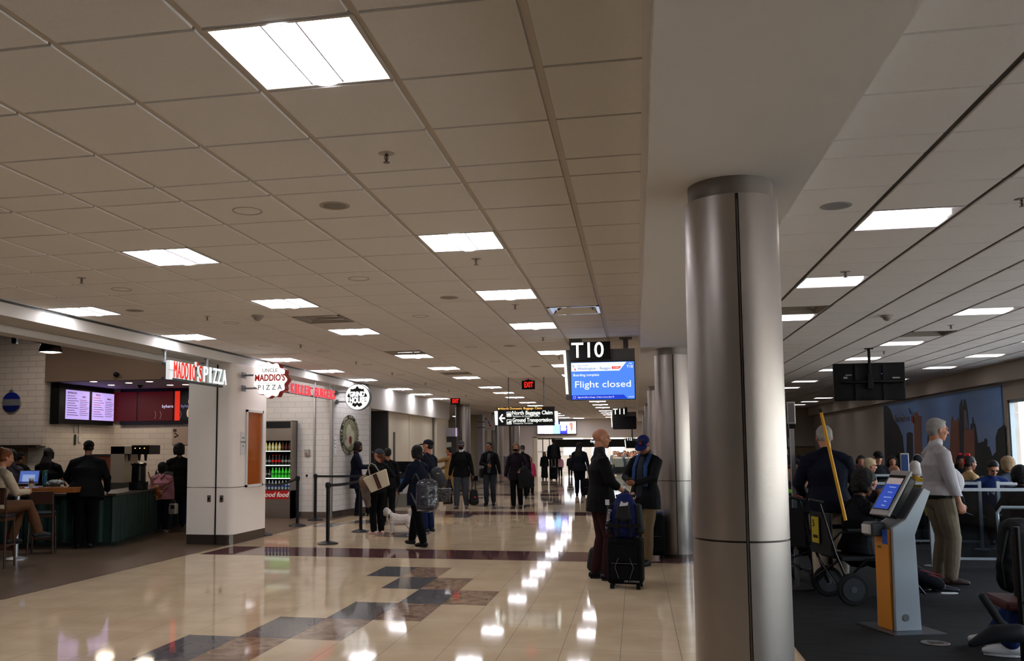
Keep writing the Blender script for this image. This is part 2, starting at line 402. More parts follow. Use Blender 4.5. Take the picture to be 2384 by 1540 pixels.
for x in TXR:
    k = 0
    for y in TY:
        if y > 42: continue
        p = infront(x, y, H); vis = p and -60 < p[0] < 2444 and -40 < p[1] < 1600
        if vis: k += 1
        lb = ('recessed light over the gate seating, %s in the %s' % (ordn[min(k-1, 19)], rn[x])) if vis else 'recessed light over the gate seating, beside or behind the viewpoint'
        if first: o = rec; o.location = (x, y, H); o['label'] = lb; first = False
        else: o = dup(rec, (x, y, H), lb)
        o['group'] = 'recessed lights over the gate seating'
# round downlights
def make_down():
    t = thing('downlight', '', 'ceiling light')
    b = B(); b.lathe([(.085, .03), (.088, -.001), (.098, -.003), (.1, .001)], n=28, ends=False); b.build('trim_ring', mat('#8e8a86', .3, .6), t, smooth=True)
    b = B(); b.lathe([(.0, .03), (.087, .03), (.087, .02)][1:], n=28); b.build('lens', glow('#f4f6ff', LAMP*.3, True), t)
    return t
dwn = make_down(); first = True; k = 0
DN = [(x, y) for x in (-2.496, -4.935) for g in range(0, 5) for y in (5.43+P*g, 7.87+P*g, 10.31+P*g) if y < 44]+[(-5.54, 12.75)]
DN = [d for d in DN if d != (-2.496, 0) and not (abs(d[0]+4.935) < .01 and d[1] < 6)]
cnt = {}
for x, y in DN:
    cnt[x] = cnt.get(x, 0)+1
    lb = 'round downlight, %s in the %s line of downlights' % (ordn[cnt[x]-1], {-2.496: 'right', -4.935: 'left'}[x]) if x != -5.54 else 'round downlight beside the scalloped pizza sign'
    if first: o = dwn; o.location = (x, y, H); o['label'] = lb; first = False
    else: o = dup(dwn, (x, y, H), lb)
    o['group'] = 'round downlights in the concourse ceiling'
# sprinklers, speakers, vents, detectors
def make_spr():
    t = thing('sprinkler', '', 'sprinkler'); b = B(); b.lathe([(.0, -.004), (.03, -.004), (.045, 0), (.045, .004)][1:], n=20); b.build('escutcheon', mat('#a8a29a', .4, .5), t, smooth=True)
    b = B(); b.cyl((0, 0, 0), (0, 0, -.045), .006, n=8); b.lathe([(.004, -.045), (.018, -.048), (.018, -.051), (.004, -.052)], n=12)
    b.tube([(.004, 0, 0), (.013, 0, -.02), (.004, 0, -.045)], .002, 5); b.tube([(-.004, 0, 0), (-.013, 0, -.02), (-.004, 0, -.045)], .002, 5)
    b.build('sprinkler_head', mat('#6d655c', .35, .9), t); return t
spr = make_spr(); first = True; cnt = {}
SP = [(x, y+P*g) for x in (-1.277, -4.96) for g in range(0, 3) for y in (4.51, 7.26, 9.72)]+[(1.9, 8.56), (2.47, 6.25), (4.1, 12.74), (4.1, 16.0)]
for x, y in SP:
    if x == -4.96 and y < 5: continue
    cnt[x] = cnt.get(x, 0)+1
    lb = 'small ceiling sprinkler, %s of the %s' % (ordn[cnt[x]-1], {-1.277: 'line under the right row of concourse lights', -4.96: 'line toward the shop fronts', 1.9: 'ones right of the near steel column', 2.47: 'ones at the right edge of the picture', 4.1: 'ones deeper in the gate area'}[x])
    if first: o = spr; o.location = (x, y, H); o['label'] = lb; first = False
    else: o = dup(spr, (x, y, H), lb)
    o['group'] = 'ceiling sprinklers'
def make_spk(x, y, lb, h):
    t = thing('ceiling_speaker', lb, 'speaker', (x, y, H), group='round ceiling speakers')
    b = B(); b.lathe([(.075, -.004), (.09, -.006), (.098, -.003), (.1, .001)], n=28, ends=False); b.build('rim', mat(h, .6), t, smooth=True)
    b = B(); b.lathe([(.002, -.007), (.05, -.006), (.077, -.003)], n=28); b.build('grille', mat(h, .8, bump=.8, bs=900, noise=.1, ns=500), t, smooth=True)
for x, y, lb, h in [(-1.887, 5.43, 'nearest round speaker in the concourse ceiling', '#a89f94'), (-5.545, 9.12, 'round speaker near the shop front lights', '#a2988c'), (-1.887, 9.09, 'round speaker in the concourse, second from the viewpoint', '#a89f94'),
                    (1.33, 6.16, 'round speaker right of the near steel column', '#9a9a9a'), (-1.887, 13.67, 'round speaker left of the T10 gate sign', '#a89f94'), (-1.887, 17.3, 'farthest round speaker in the concourse', '#a89f94')]: make_spk(x, y, lb, h)
def make_vent(x, y, lb, deep, shiny=False):
    t = thing('ceiling_vent', lb, 'vent', (x, y, H), group='square ceiling vents'); s = TL/2-.012
    b = B(); b.box(-s, s, -s, -s+.03, -.003, .01); b.box(-s, s, s-.03, s, -.003, .01); b.box(-s, -s+.03, -s, s, -.003, .01); b.box(s-.03, s, -s, s, -.003, .01)
    fm = chrome if shiny else mat('#8d857b', .6); b.build('frame', fm, t)
    b = B()
    for i, (a, z) in enumerate(((s-.03, .0), (s-.09, .03), (s-.15, .06))):
        c = a-.05; b.add([(-a, -a, z), (a, -a, z), (a, a, z), (-a, a, z), (-c, -c, z+.03), (c, -c, z+.03), (c, c, z+.03), (-c, c, z+.03)], [(0, 1, 5, 4), (1, 2, 6, 5), (2, 3, 7, 6), (3, 0, 4, 7)])
    b.build('louvre_cone', fm, t)
    b = B(); b.box(-s, s, -s, s, .13, .14); b.build('duct', mat('#2a2724', .8), t)
for (x, y), lb in zip(VENTS, ['dark square air vent left of the middle concourse lights', 'dark vent just before the fifth light of the middle row', 'mirror finish air vent ahead of the T10 gate sign', 'dark vent beside the near steel column', 'dark square vent over the gate seating', 'farther dark vent along the middle row', 'dark vent above the hanging television']):
    make_vent(x, y, lb, .1, 'mirror' in lb)
for p, lb in (((600, 735), 'round smoke detector near the left downlights'), ((2065, 735), 'grey smoke detector over the gate area'), ((1082, 942), 'dome camera between the two exit signs')):
    q = G(*p, H); t = thing('smoke_detector' if 'smoke' in lb else 'dome_camera', lb, 'detector' if 'smoke' in lb else 'camera', q)
    b = B(); b.lathe([(.07, 0), (.075, -.012), (.07, -.02), (.05, -.022)], n=24); b.build('base', mat('#a59c90' if 'camera' not in lb else '#d0ccc6', .5), t, smooth=True)
    b = B(); b.ell((0, 0, -.022), (.05, .05, .045), z0=-1, z1=.2); b.build('sensor' if 'smoke' in lb else 'dome', mat('#857b70', .5) if 'smoke' in lb else blackg, t, smooth=True)

# ================================================================ STEEL COLUMNS
m_col = mat('#a69e98', .36, .92, bump=.06, bs=300); m_colcap = mat('#857e78', .5, .7)
def make_column(loc, lb):
    t = thing('steel_column', lb, 'column', loc, group='brushed steel columns')
    def ringpanel(name, a0, a1, z0, z1, r=.245):
        b = B(); n = 24; pts = []
        for z in (z0, z1):
            for rr in (r, r-.01):
                pts += [(rr*math.cos(a0+(a1-a0)*i/n), rr*math.sin(a0+(a1-a0)*i/n), z) for i in range(n+1)]
        k = n+1; fs = []
        for i in range(n):
            fs += [(i, i+1, 2*k+i+1, 2*k+i), (k+i+1, k+i, 3*k+i, 3*k+i+1), (2*k+i, 2*k+i+1, 3*k+i+1, 3*k+i), (i+1, i, k+i, k+i+1)]
        fs += [(0, 2*k, 3*k, k), (n, k+n, 3*k+n, 2*k+n)]
        b.add(pts, fs); return b.build(name, m_col, t, smooth=True, angle=40)
    a = R(-88); e = .035                       # seam faces the viewer
    for z0, z1 in ((.0, 1.066), (1.076, 2.86)):
        ringpanel('cladding_panel', a+e, a+math.pi-e, z0, z1); ringpanel('cladding_panel', a+math.pi+e, a+2*math.pi-e, z0, z1)
    b = B(); b.lathe([(.236, 0), (.236, 2.86)], n=48); b.build('core', mat('#3c3734', .35, .8), t, smooth=True)
    b = B()
    for aa in (a, a+math.pi):
        x, y = .241*math.cos(aa), .241*math.sin(aa); b.cbox((x, y, 1.43), (.008, .007, 2.8), math.degrees(aa)+90)
    b.build('seam_strip', mat('#6e6762', .25, .95), t)
    b = B(); b.lathe([(.222, 2.84), (.222, 2.96)], n=48); b.build('cap_ring', m_colcap, t, smooth=True)
    b = B(); b.lathe([(.25, 0), (.25, .05), (.246, .052)], n=48, ends=False); b.build('base_ring', mat('#6e6660', .3, .9), t, smooth=True)
    return t
c0 = make_column((.53, 4.97, 0), 'large brushed steel column in the right foreground')
for k, lb in enumerate(['second steel column, behind the man in the blue cap', 'third steel column from the viewpoint', 'fourth steel column from the viewpoint', 'fifth steel column from the viewpoint'], 1):
    dup(c0, (.53, 4.97+P*k, 0), lb)
for (x, Y), lb in (((1078, 31.9), 'steel column behind the man in the grey cap and mask'), ((1158, 40), 'steel column behind the hanging airline sign'), ((1198, 46), 'steel column nearest the ramp at the far left')):
    q = AT(x, 1060, Y); o = dup(c0, (q.x, q.y, 0), lb); o.scale = (1.12, 1.12, 1.06)
# ================================================================ WALLS, END OF CONCOURSE, WINDOWS
m_wall = mat('#c8c0b8', .7, noise=.03); m_wall2 = mat('#b4aba0', .7); m_bulk = mat('#cbc6bf', .65); m_cream = mat('#cfc3ac', .6); m_dk = mat('#3a3836', .5)
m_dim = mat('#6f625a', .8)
# left: bulkhead band, slot and inner beam over the open shop front
b = B(); b.box(-6.95, -6.5, -3.6, 21.3, 2.97, 4.1); b.box(-7.3, -7.06, -3.6, 14.9, 2.9, 4.1)
struct('trim_1', b, m_bulk, label='pale bulkhead band above the shop fronts')
b = B(); b.box(-7.06, -6.95, -3.6, 14.9, 3.02, 3.1); b.box(-6.53, -6.49, -3.6, 31, H-.02, H+.004)
struct('trim_2', b, mat('#4d504e', .35, .6), label='metal shutter track and edge trim above the shop front')
b = B(); b.box(-7.1, -6.46, 21.3, 31, 2.55, 3.3)
struct('trim_3', b, m_bulk, label='deeper bulkhead over the farther shop fronts')
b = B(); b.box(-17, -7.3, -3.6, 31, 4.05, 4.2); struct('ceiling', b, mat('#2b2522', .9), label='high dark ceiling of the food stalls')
b = B(); b.box(-17, -12.0, 16.9, 31, 2.95, 3.0); b.prism([(-12.0, 16.1), (-7.8, 16.1), (-8.98, 18.5), (-12.0, 18.5)], .04, T(0, 0, 2.93))
struct('ceiling', b, mat('#8f86a0', .6), label='low ceiling over the pizza kitchen')
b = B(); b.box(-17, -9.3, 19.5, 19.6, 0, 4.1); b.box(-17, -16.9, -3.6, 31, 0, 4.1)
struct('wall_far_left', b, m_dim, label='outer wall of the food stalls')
# header facing the viewer above the kitchen
b = B(); b.box(-11.68, -7.75, 15.98, 16.1, 2.93, 4.1); struct('wall_header', b, mat('#6a5648', .8), label='brown painted header wall above the pizza kitchen')
m_bt = brickmat('#cfc4b8', '#aca195', .36, .12, mort=.005); m_btY = brickmat('#cfc4b8', '#aca195', .36, .12, mort=.005, axis='Y')
m_bw = brickmat('#d5cec6', '#b4aca2', .34, .125, mort=.005); m_bwY = brickmat('#d5d2ce', '#b4afa8', .34, .125, mort=.005, axis='Y')
b = B(); b.box(-15, -11.68, 15.98, 16.1, 1.64, 4.1); struct('wall_left_tiled', b, brickmat('#c4b6aa', '#9c8e84', .36, .12, mort=.005), label='tiled wall over the kitchen hood with the blue ornament')
b = B(); b.box(-12.1, -11.7, 16.1, 18.55, 0, 2.95); struct('wall_kitchen_left', b, m_btY, label='cream tiled side wall of the pizza kitchen')
b = B(); b.box(-12.0, -9.0, 18.5, 18.6, 0, 2.95); struct('wall_kitchen_back', b, m_bt, label='cream tiled back wall of the pizza kitchen')
b = B(); b.box(-16.9, -12.1, 18.2, 18.3, 0, 3.0); struct('wall_kitchen_far', b, mat('#8a7f5c', .6), label='tan wall behind the range hood')
b = B(); b.prism([(-7.28, 14.9), (-7.2, 14.98), (-9.28, 19.34), (-9.36, 19.3)], 4.1); struct('wall_divider', b, m_bulk, label='wall between the pizza kitchen and the burger stall')
# burger stall: brick wall facing the viewer and the angled wall with the round mural
b = B(); b.box(-9.3, -6.76, 19.34, 19.5, 0, 4.1); struct('wall_burger', b, m_bw, label='white glazed brick wall of the burger stall')
p0, p1 = V3((-6.76, 19.34, 0)), V3((-6.46, 21.3, 0)); n = V3((p1-p0).y and ((p1-p0).y, -(p1-p0).x, 0)).normalized()
b = B(); b.prism([(p0.x, p0.y), (p1.x, p1.y), (p1.x-.2, p1.y+.02), (p0.x-.2, p0.y+.06)], 3.0); struct('wall_mural_side', b, m_bwY, label='white brick wall with the oval painting')
b = B(); b.box(-6.80, -6.74, 19.30, 19.37, 0, 2.97); b.cbox((p1.x, p1.y, 1.4), (.05, .05, 2.8)); b.box(-7.19, -7.15, 19.31, 19.35, .0, 2.8)
struct('trim_4', b, mat('#a8a5a2', .4, .8), label='stainless corner strips of the burger stall')
b = B(); b.box(-9.0, -6.86, 19.3, 19.34, 0, .13); b.prism([(p0.x, p0.y), (p1.x, p1.y), (p1.x+.02, p1.y), (p0.x+.02, p0.y)], .14)
struct('baseboard_left', b, mat('#8a7f76', .2, .85), label='steel baseboard of the burger stall')
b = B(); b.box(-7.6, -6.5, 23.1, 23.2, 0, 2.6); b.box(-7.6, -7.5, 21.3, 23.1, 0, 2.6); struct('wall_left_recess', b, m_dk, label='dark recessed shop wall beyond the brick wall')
b = B(); b.box(-6.75, -6.6, 23.2, 25.75, 0, 2.55); b.box(-6.75, -6.6, 25.8, 28.9, 0, 2.55); b.box(-6.75, -6.5, 29.1, 31.0, 0, 2.55)
struct('wall_left_far', b, m_cream, label='cream wall panels of the closed shop fronts')
b = B(); b.box(-6.7, -6.62, 25.75, 25.8, 0, 2.55); b.box(-6.7, -6.58, 28.9, 29.1, 0, 2.55); b.box(-6.6, -6.57, 24.0, 24.12, .9, 2.0)
struct('trim_5', b, mat('#5d5a56', .4, .6), label='metal joints between the cream wall panels')
# side hall beyond
q0, q1 = AT(1036, 1060, 44), AT(1113, 1060, 44)
b = B(); b.box(-17, q1.x, 47, 47.2, 0, 3.3); b.box(-17, -6.6, 31.0, 31.15, 0, 3.3); b.box(-17.1, -17, 19, 51, 0, 3.3)
struct('wall_side_hall', b, mat('#b8ac94', .7), label='tan back wall of the side hall')
a0, a1 = AT(1095, 1060, 42), AT(1113, 1060, 42)
b = B(); b.box(a0.x, a1.x, 42, 42.5, .0, 3.3); struct('wall_pier', b, mat('#b0a286', .7), label='tan pier beside the hanging airline sign')
b = B(); b.box(a0.x-.03, a1.x+.03, 41.95, 42.5, 0, .22); struct('baseboard_pier', b, black, label='black base of the tan pier')
b = B(); b.box(a1.x, a1.x+.25, 41.9, 42.4, 0, 3.3); struct('trim_6', b, mat('#a79fa0', .5), label='grey edge of the tan pier')
# portal wall at the end of the concourse
L_, R_ = AT(1251, 1060, 50).x, AT(1500, 1060, 50).x
b = B(); b.box(-12, L_-.05, 50, 50.4, 0, 3.3); b.box(L_-.05, 8, 50, 50.4, 2.08, 3.3); b.box(R_, 8, 50, 50.4, 0, 2.08)
struct('wall_end', b, mat('#d0c4bc', .7), label='end wall of the concourse with the wide portal')
b = B(); b.box(L_-.2, L_, 49.95, 50.1, 0, 2.2); b.box(L_-.2, R_, 49.95, 50.02, 2.08, 2.14); struct('trim_7', b, m_cream, label='cream frame of the portal')
b = B()
for x in (L_+.25, L_+.62): b.box(x, x+.06, 50.3, 50.36, 0, 2.08)
b.box(L_, L_+1.4, 50.3, 50.36, 1.28, 1.33); b.box(L_, L_+1.4, 50.3, 50.36, 2.0, 2.08)
struct('door_1', b, mat('#8f8a84', .4, .6), label='metal framed glass door at the left of the portal')
# hall beyond the portal
b = B(); b.box(-12, 12, 75, 75.2, -.5, 5); b.box(-12, -11.8, 50.4, 75, -.5, 5); b.box(11.8, 12, 50.4, 75, -.5, 5); b.box(-12, 12, 50.4, 50.45, 3.3, 5)
struct('wall_hall', b, mat('#cdc8c4', .6), label='pale walls of the hall beyond the portal')
b = B(); b.box(-12, 12, 50.4, 75, 4.0, 4.2); struct('ceiling', b, m_gyp, label='ceiling of the hall beyond the portal')
b = B(); b.box(-12, 12, 51.6, 75, -.55, -.5); b.box(-12, 12, 50.4, 51.6, -.5, -.002); struct('floor', b, mat('#cfc8c0', .12), label='pale polished floor beyond the portal')
m_daypanel = glow('#f2f7ff', 1.1, True)
for x0, x1, y in ((-5.9, -4.3, 74.9), (-3.6, -2.4, 74.9), (-2.0, -1.0, 74.9), (.2, 1.4, 74.9), (1.8, 3.4, 74.9)):
    b = B(); b.box(x0, x1, y, y+.05, .9, 3.4); struct('window_2', b, m_daypanel, label='bright window of the hall beyond the portal')
for x in (-6, -2, 2, 6):
    for y in (54, 60, 66, 72):  # unseen glowing panels added to brighten the hall
        b = B(); b.box(x-.6, x+.6, y-.3, y+.3, 3.96, 3.995); o = b.build('hall_fill_panel', glow('#fff8f0', 38, True), label='unseen panel added to light the hall beyond the portal', cat='ceiling light', group='fill panels of the hall beyond the portal')
# ---- right side: windows, mural wall, far wall
XW = 7.2
b = B(); b.box(XW, XW+.2, -3.6, 19.45, 0, .75); b.box(XW, XW+.2, -3.6, 19.45, 2.43, 3.3); b.box(XW, XW+.2, 19.45, 39, 0, 3.3)
struct('wall_right', b, m_wall2, label='grey beige wall of the gate area with the skyline mural')
b = B(); b.box(6.98, XW, -3.6, 39, 2.78, H+.02); struct('trim_8', b, m_wall2, label='bulkhead along the right wall')
for i in range(6):
    y0 = -3.6+i*3.84; y1 = y0+3.84
    b = B(); b.box(XW+.02, XW+.1, y0, y0+.06, .75, 2.43); b.box(XW+.02, XW+.1, y1-.06, y1, .75, 2.43); b.box(XW+.02, XW+.1, y0, y1, .75, .81); b.box(XW+.02, XW+.1, y0, y1, 2.37, 2.43)
    fr = struct('window_1', b, mat('#8b98a0', .4, .5), label='tall window of the gate area, bright with daylight')
    b = B(); b.box(XW+.05, XW+.06, y0+.06, y1-.06, .81, 2.37); b.build('pane', glassmat(a=.04, flat=True), fr)
b = B(); b.box(.7, 7.2, 39, 39.2, 0, 3.3); struct('wall_gate_far', b, m_wall2, label='far wall of the gate area')
b = B(); b.box(3.6, 7.19, 38.9, 39, .0, 1.5); b.box(3.6, 7.19, 38.86, 39, 1.52, 1.55); struct('trim_9', b, mat('#86785f', .6), label='tan panel band on the far wall of the gate area')
b = B(); b.box(-17, 8.2, -3.8, -3.6, 0, 4.2); struct('wall_back', b, mat('#6a625a', .8), label='wall behind the viewpoint')
b = B(); b.box(.7, .9, 39, 50, 0, 3.3); struct('wall_right_far', b, m_wall2, label='wall on the right at the far end of the concourse')
# the skyline mural
ms = bpy.data.materials.new('mural'); ms.use_nodes = True; _t = ms.node_tree; _p = _t.nodes['Principled BSDF']; _p.inputs['Roughness'].default_value = .45
_tc = _t.nodes.new('ShaderNodeTexCoord'); _sx = _t.nodes.new('ShaderNodeSeparateXYZ'); _n1 = _t.nodes.new('ShaderNodeTexNoise'); _n1.inputs['Scale'].default_value = .9; _n1.inputs['Detail'].default_value = 5
_ma = _t.nodes.new('ShaderNodeMath'); _ma.operation = 'MULTIPLY_ADD'; _ma.inputs[1].default_value = .5; _rm = _t.nodes.new('ShaderNodeValToRGB')
_mp = _t.nodes.new('ShaderNodeMapping'); _mp.inputs['Scale'].default_value = (1, .6, 2.5)
_t.links.new(_tc.outputs['Object'], _mp.inputs[0]); _t.links.new(_mp.outputs[0], _n1.inputs['Vector']); _t.links.new(_tc.outputs['Object'], _sx.inputs[0])
_a2 = _t.nodes.new('ShaderNodeMath'); _a2.operation = 'MULTIPLY'; _a2.inputs[1].default_value = .22
_t.links.new(_sx.outputs['Z'], _a2.inputs[0]); _t.links.new(_n1.outputs[0], _ma.inputs[0]); _t.links.new(_a2.outputs[0], _ma.inputs[2]); _t.links.new(_ma.outputs[0], _rm.inputs[0]); _t.links.new(_rm.outputs[0], _p.inputs['Base Color'])
_e = _rm.color_ramp.elements; _e[0].position = .3; _e[0].color = (*lin('#a4a4c0'), 1); _e[1].position = .95; _e[1].color = (*lin('#5090dc'), 1); _x = _e.new(.6); _x.color = (*lin('#7c9cd0'), 1)
mur = thing('skyline_mural', 'large mural of a city skyline at dusk on the gate wall', 'mural', (0, 0, 0))
def z1(x, y): return 1820+x/4.227, 780+y/4.227
def wallpoly(pts, xw, th=.004):
    q = [AX(*p, xw) for p in pts]; b = B(); n = len(q)
    b.add([(xw, v.y, v.z) for v in q]+[(xw-th, v.y, v.z) for v in q], [tuple(range(n)), tuple(range(n, 2*n))[::-1]]+[(i, n+i, n+(i+1) % n, (i+1) % n) for i in range(n)]); return b
c = [AX(*z1(*p), XW) for p in ((1003, 690), (2170, 510))]
b = B(); b.box(XW-.03, XW-.001, c[1].y, c[0].y, .2, 2.74); b.build('print_panel', ms, mur)
SKY = [('tree', '#23282c', [(1003, 700), (1040, 700), (1070, 740), (1100, 830), (1150, 900), (1190, 1000), (1200, 1100), (1250, 1560), (1022, 1560)]),
 ('tower', '#33303e', [(1232, 1560), (1230, 970), (1262, 955), (1290, 970), (1300, 1560)]), ('tower', '#8a5c48', [(1318, 1560), (1302, 800), (1305, 765), (1335, 762), (1345, 800), (1372, 800), (1392, 1560)]),
 ('tower', '#4c3434', [(1432, 1560), (1435, 1000), (1460, 910), (1482, 965), (1490, 1560)]), ('tower', '#2c2c3c', [(1745, 1560), (1750, 690), (1770, 635), (1778, 700), (1788, 700), (1790, 640), (1805, 632), (1825, 740), (1838, 900), (1850, 1560)]),
 ('tower', '#7c7480', [(1792, 742), (1818, 742), (1838, 930), (1798, 930)]), ('tower', '#8a5642', [(1640, 1560), (1665, 850), (1680, 795), (1690, 850), (1722, 850), (1732, 812), (1745, 850), (1765, 1560)]),
 ('tower', '#2a2a36', [(1855, 1560), (1860, 880), (1874, 870), (1879, 808), (1886, 870), (1902, 880), (1928, 1060), (1920, 1560)]), ('tower', '#96604a', [(1785, 1560), (1796, 935), (1806, 935), (1815, 895), (1823, 935), (1880, 935), (1888, 900), (1895, 935), (1912, 1560)]),
 ('tower', '#26242c', [(1905, 1560), (1915, 1070), (1990, 1050), (2000, 1018), (2020, 1030), (2030, 1560)]), ('tree', '#1c2a24', [(1900, 1560), (1960, 1150), (2000, 1110), (2040, 1100), (2070, 1200), (2110, 1150), (2105, 1010), (2130, 930), (2165, 905), (2190, 875), (2222, 1560)])]
for i, (nm, h, pts) in enumerate(SKY):
    wallpoly([z1(*p) for p in pts], XW-.031-.0006*i).build('printed_'+nm, mat(h, .5, noise=.25, ns=3), mur)
q = AX(*z1(1105, 825), XW-.04); q2 = AX(*z1(1255, 820), XW-.04)
def wallM(q, dy): return Matrix.Translation(q) @ Matrix.Rotation(R(-90), 4, 'Z')
text('American', .30, mat('#9a9ea8', .4, .5), mur, wallM((q+q2)/2, 0), .012, 'lettering', w=abs(q.y-q2.y))
wallpoly([z1(*p) for p in ((1253, 720), (1268, 760), (1273, 782), (1258, 770))], XW-.05, .01).build('airline_mark', mat('#1c4f8f', .4), mur, label='blue upper half of the airline mark')
wallpoly([z1(*p) for p in ((1275, 795), (1292, 800), (1300, 868), (1285, 868), (1278, 835))], XW-.05, .01).build('airline_mark', mat('#8f3024', .4), mur, label='red lower half of the airline mark')

# ---- digital board, portal sign, hall band
d0, d1 = AT(1251, 983, 49.8), AT(1341, 1010, 49.8)
dt = thing('digital_billboard', 'wide glowing digital advertising board above the far portal', 'billboard', ((d0.x+d1.x)/2, 49.8, (d0.z+d1.z)/2)); w, h = (d1.x-d0.x)/2, (d0.z-d1.z)/2
b = B(); b.box(-w-.03, w+.03, 0, .15, -h-.03, h+.03); b.build('housing', black, dt)
def pan(x0, x1, z0, z1_, m, nm='screen_area'): b = B(); b.box(x0, x1, -.02, 0, z0, z1_); return b.build(nm, m, dt)
u = 2*w; gb, gw, gl = glow('#3a3cf0', 1.2), glow('#ffffff', 2.2), glow('#8fd0ff', 1.5)
pan(-w, -w+.56*u, .55*h, h, glow('#5a6cf4', 1.3)); pan(-w, -w+.19*u, -h, .55*h, glow('#c8c4f8', 1.2)); pan(-w+.19*u, -w+.4*u, -h, .55*h, gw); pan(-w+.4*u, -w+.59*u, -h, .55*h, gl); pan(-w+.59*u, -w+.78*u, -h, .45*h, gb); pan(-w+.59*u, -w+.78*u, .45*h, h, gw); pan(-w+.78*u, w, -h, h, gw)
b = B(); b.ell((w-.11*u, -.03, .1*h), (.07, .01, .22)); b.ell((w-.12*u, -.03, .55*h), (.1, .01, .1)); b.build('screen_figure', glow('#f08a78', 1.0), dt)
for i in range(6): b = B(); b.box(-w+.61*u, -w+(.76-.01*(i % 3))*u, -.03, -.02, .33*h-i*.17*h, .42*h-i*.17*h); b.build('screen_text_line', gw, dt)
text('on a journey with us!', .2, gw, dt, T(-w+.3*u, -.03, .74*h), w=.5*u)
s0, s1 = AT(1288, 1024, 51), AT(1490, 1041, 51)
st = thing('overhead_sign', 'long black overhead sign across the far portal reading Gates', 'sign', ((s0.x+s1.x)/2, 51, (s0.z+s1.z)/2)); w = (s1.x-s0.x)/2; h = (s0.z-s1.z)/2
b = B(); b.box(-w, w, 0, .12, -h, h); b.build('panel', black, st)
text('Gates T8-T17', .17, glow('#ffffff', 1.5), st, T(.15, -.01, .1)); text('Puertas de embarque', .07, glow('#ffffff', 1.2), st, T(.15, -.01, .0)); text('Restrooms', .14, glow('#ffffff', 1.5), st, T(.25, -.01, -.11))
b = B(); b.box(-.14, -.13, -.01, 0, -h, h); b.build('panel_joint', steel, st)
for x in (-w+.3, w-.3): b = B(); b.cyl((x, .06, h), (x, .06, 4.0-(s0.z+s1.z)/2), .012, n=8); b.build('hanger', black, st)
# ramp beside the portal
rp = [AT(1110, 1061, 47.5), AT(1246, 1080, 47.5)]
rt = thing('ramp_rail', 'grey side wall and handrail of the ramp left of the portal', 'railing', (rp[0].x, 46.2, 0))
b = B(); x1 = rp[1].x-rp[0].x; b.prism([(-.3, 0), (x1, 0), (x1, .95), (x1*.55, 1.1), (-.3, 1.75)], .12, Matrix.Rotation(R(90), 4, 'X')); b.build('side_wall', mat('#7f787e', .6), rt)
b = B(); b.tube([(-.3, -.16, 1.2), (x1*.5, -.16, .75), (x1-.1, -.16, .32)], .02, 8); b.build('handrail', alu, rt)
b = B()
for f_ in (.0, .35, .65, .95): b.cyl((f_*(x1-.3), -.12, 1.18-f_*.9), (f_*(x1-.3), -.16, 1.18-f_*.9), .012, n=8)
b.build('rail_bracket', alu, rt)

b = B(); b.box(9, 400, -200, 300, -4.1, -4.0); struct('ground', b, mat('#b8b4ac', .9, noise=.1, ns=.1), label='pale concrete apron outside the gate windows')
for i, (x, y) in enumerate(((-8.6, 33.4), (-8.6, 38.6), (-8.6, 43.6), (-11.2, 36), (-11.2, 42), (-5.0, 47.5), (-3.0, 48.6))):
    w_, d_ = (.29, .29); o = thing('panel_light', 'flat square ceiling light of the side hall, number %s from the concourse' % ordn[i] if i < 5 else 'flat square light added to brighten the end wall, %s of two' % ('left' if i == 5 else 'right'), 'ceiling light', (x, y, H-.012), group='flat lights of the side hall')  # the last two are added to brighten the end wall
    b = B(); b.box(-w_, w_, -d_, d_, 0, .01); b.build('housing', m_fr, o); b = B(); b.box(-w_+.02, w_-.02, -d_+.02, d_-.02, -.004, 0); b.build('diffuser', m_lit, o)

a_, c_ = AT(1425, 1090, 51.5), AT(1503, 1090, 51.5); t = thing('glass_railing', 'glass railing with a steel rail at the right of the far portal', 'railing', (a_.x, 51.45, 0)); w = c_.x-a_.x
b = B(); b.cyl((0, 0, 1.0), (w, 0, 1.0), .03, n=10); b.build('handrail', mat('#8a8478', .4, .6), t)
for f_ in (.02, .5, .98): b = B(); b.box(w*f_-.02, w*f_+.02, -.02, .02, 0, 1.0); b.build('post', mat('#8a8478', .4, .6), t)
b = B(); b.box(0, w, -.005, .005, .08, .92); b.build('glass_panel', glassmat('#b8c0bc', .10, .05, flat=True), t)
# ================================================================ SHOP FRONTS
# white corner pillar
m_pil = mat('#ece2d8', .35, noise=.02); m_steelb = mat('#6f6660', .25, .85)
t = thing('corner_pillar', 'white panelled corner pillar between the pizza and burger stalls', 'pillar', (0, 0, 0))
def pilpoly(r, g=0.):
    x0, x1, y0, y1 = -7.28, -6.48+g, 13.68-g, 14.98
    pts = [(x0, y1), (x0, y0), (x1-r, y0)]+[(x1-r+r*math.sin(a), y0+r-r*math.cos(a)) for a in [R(90)*i/6 for i in range(1, 6)]]+[(x1, y0+r), (x1, y1)]
    return pts
b = B(); b.prism(pilpoly(.1), .155); b.build('base_plinth', m_steelb, t, smooth=True)
b = B(); b.prism(pilpoly(.11, .012), .76, T(0, 0, .16)); b.build('lower_panel', m_pil, t, smooth=True)
b = B(); b.prism(pilpoly(.11, .012), 2.97-.93, T(0, 0, .93)); up = b.build('upper_panel', m_pil, t, smooth=True)
b = B(); b.box(-6.775, -6.755, 13.655, 13.67, 0, 2.95); b.build('shutter_guide', mat('#26221f', .4, .5), t)
for x in (-6.88, -6.66):
    b = B(); b.box(x-.03, x+.03, 13.652, 13.668, .69, .8); o = b.build('power_outlet', mat('#7f7468', .35, .7), t, bevel=.004)
    b = B(); b.cyl((x, 13.652, .745), (x, 13.645, .745), .018, n=12); b.build('socket', black, o)
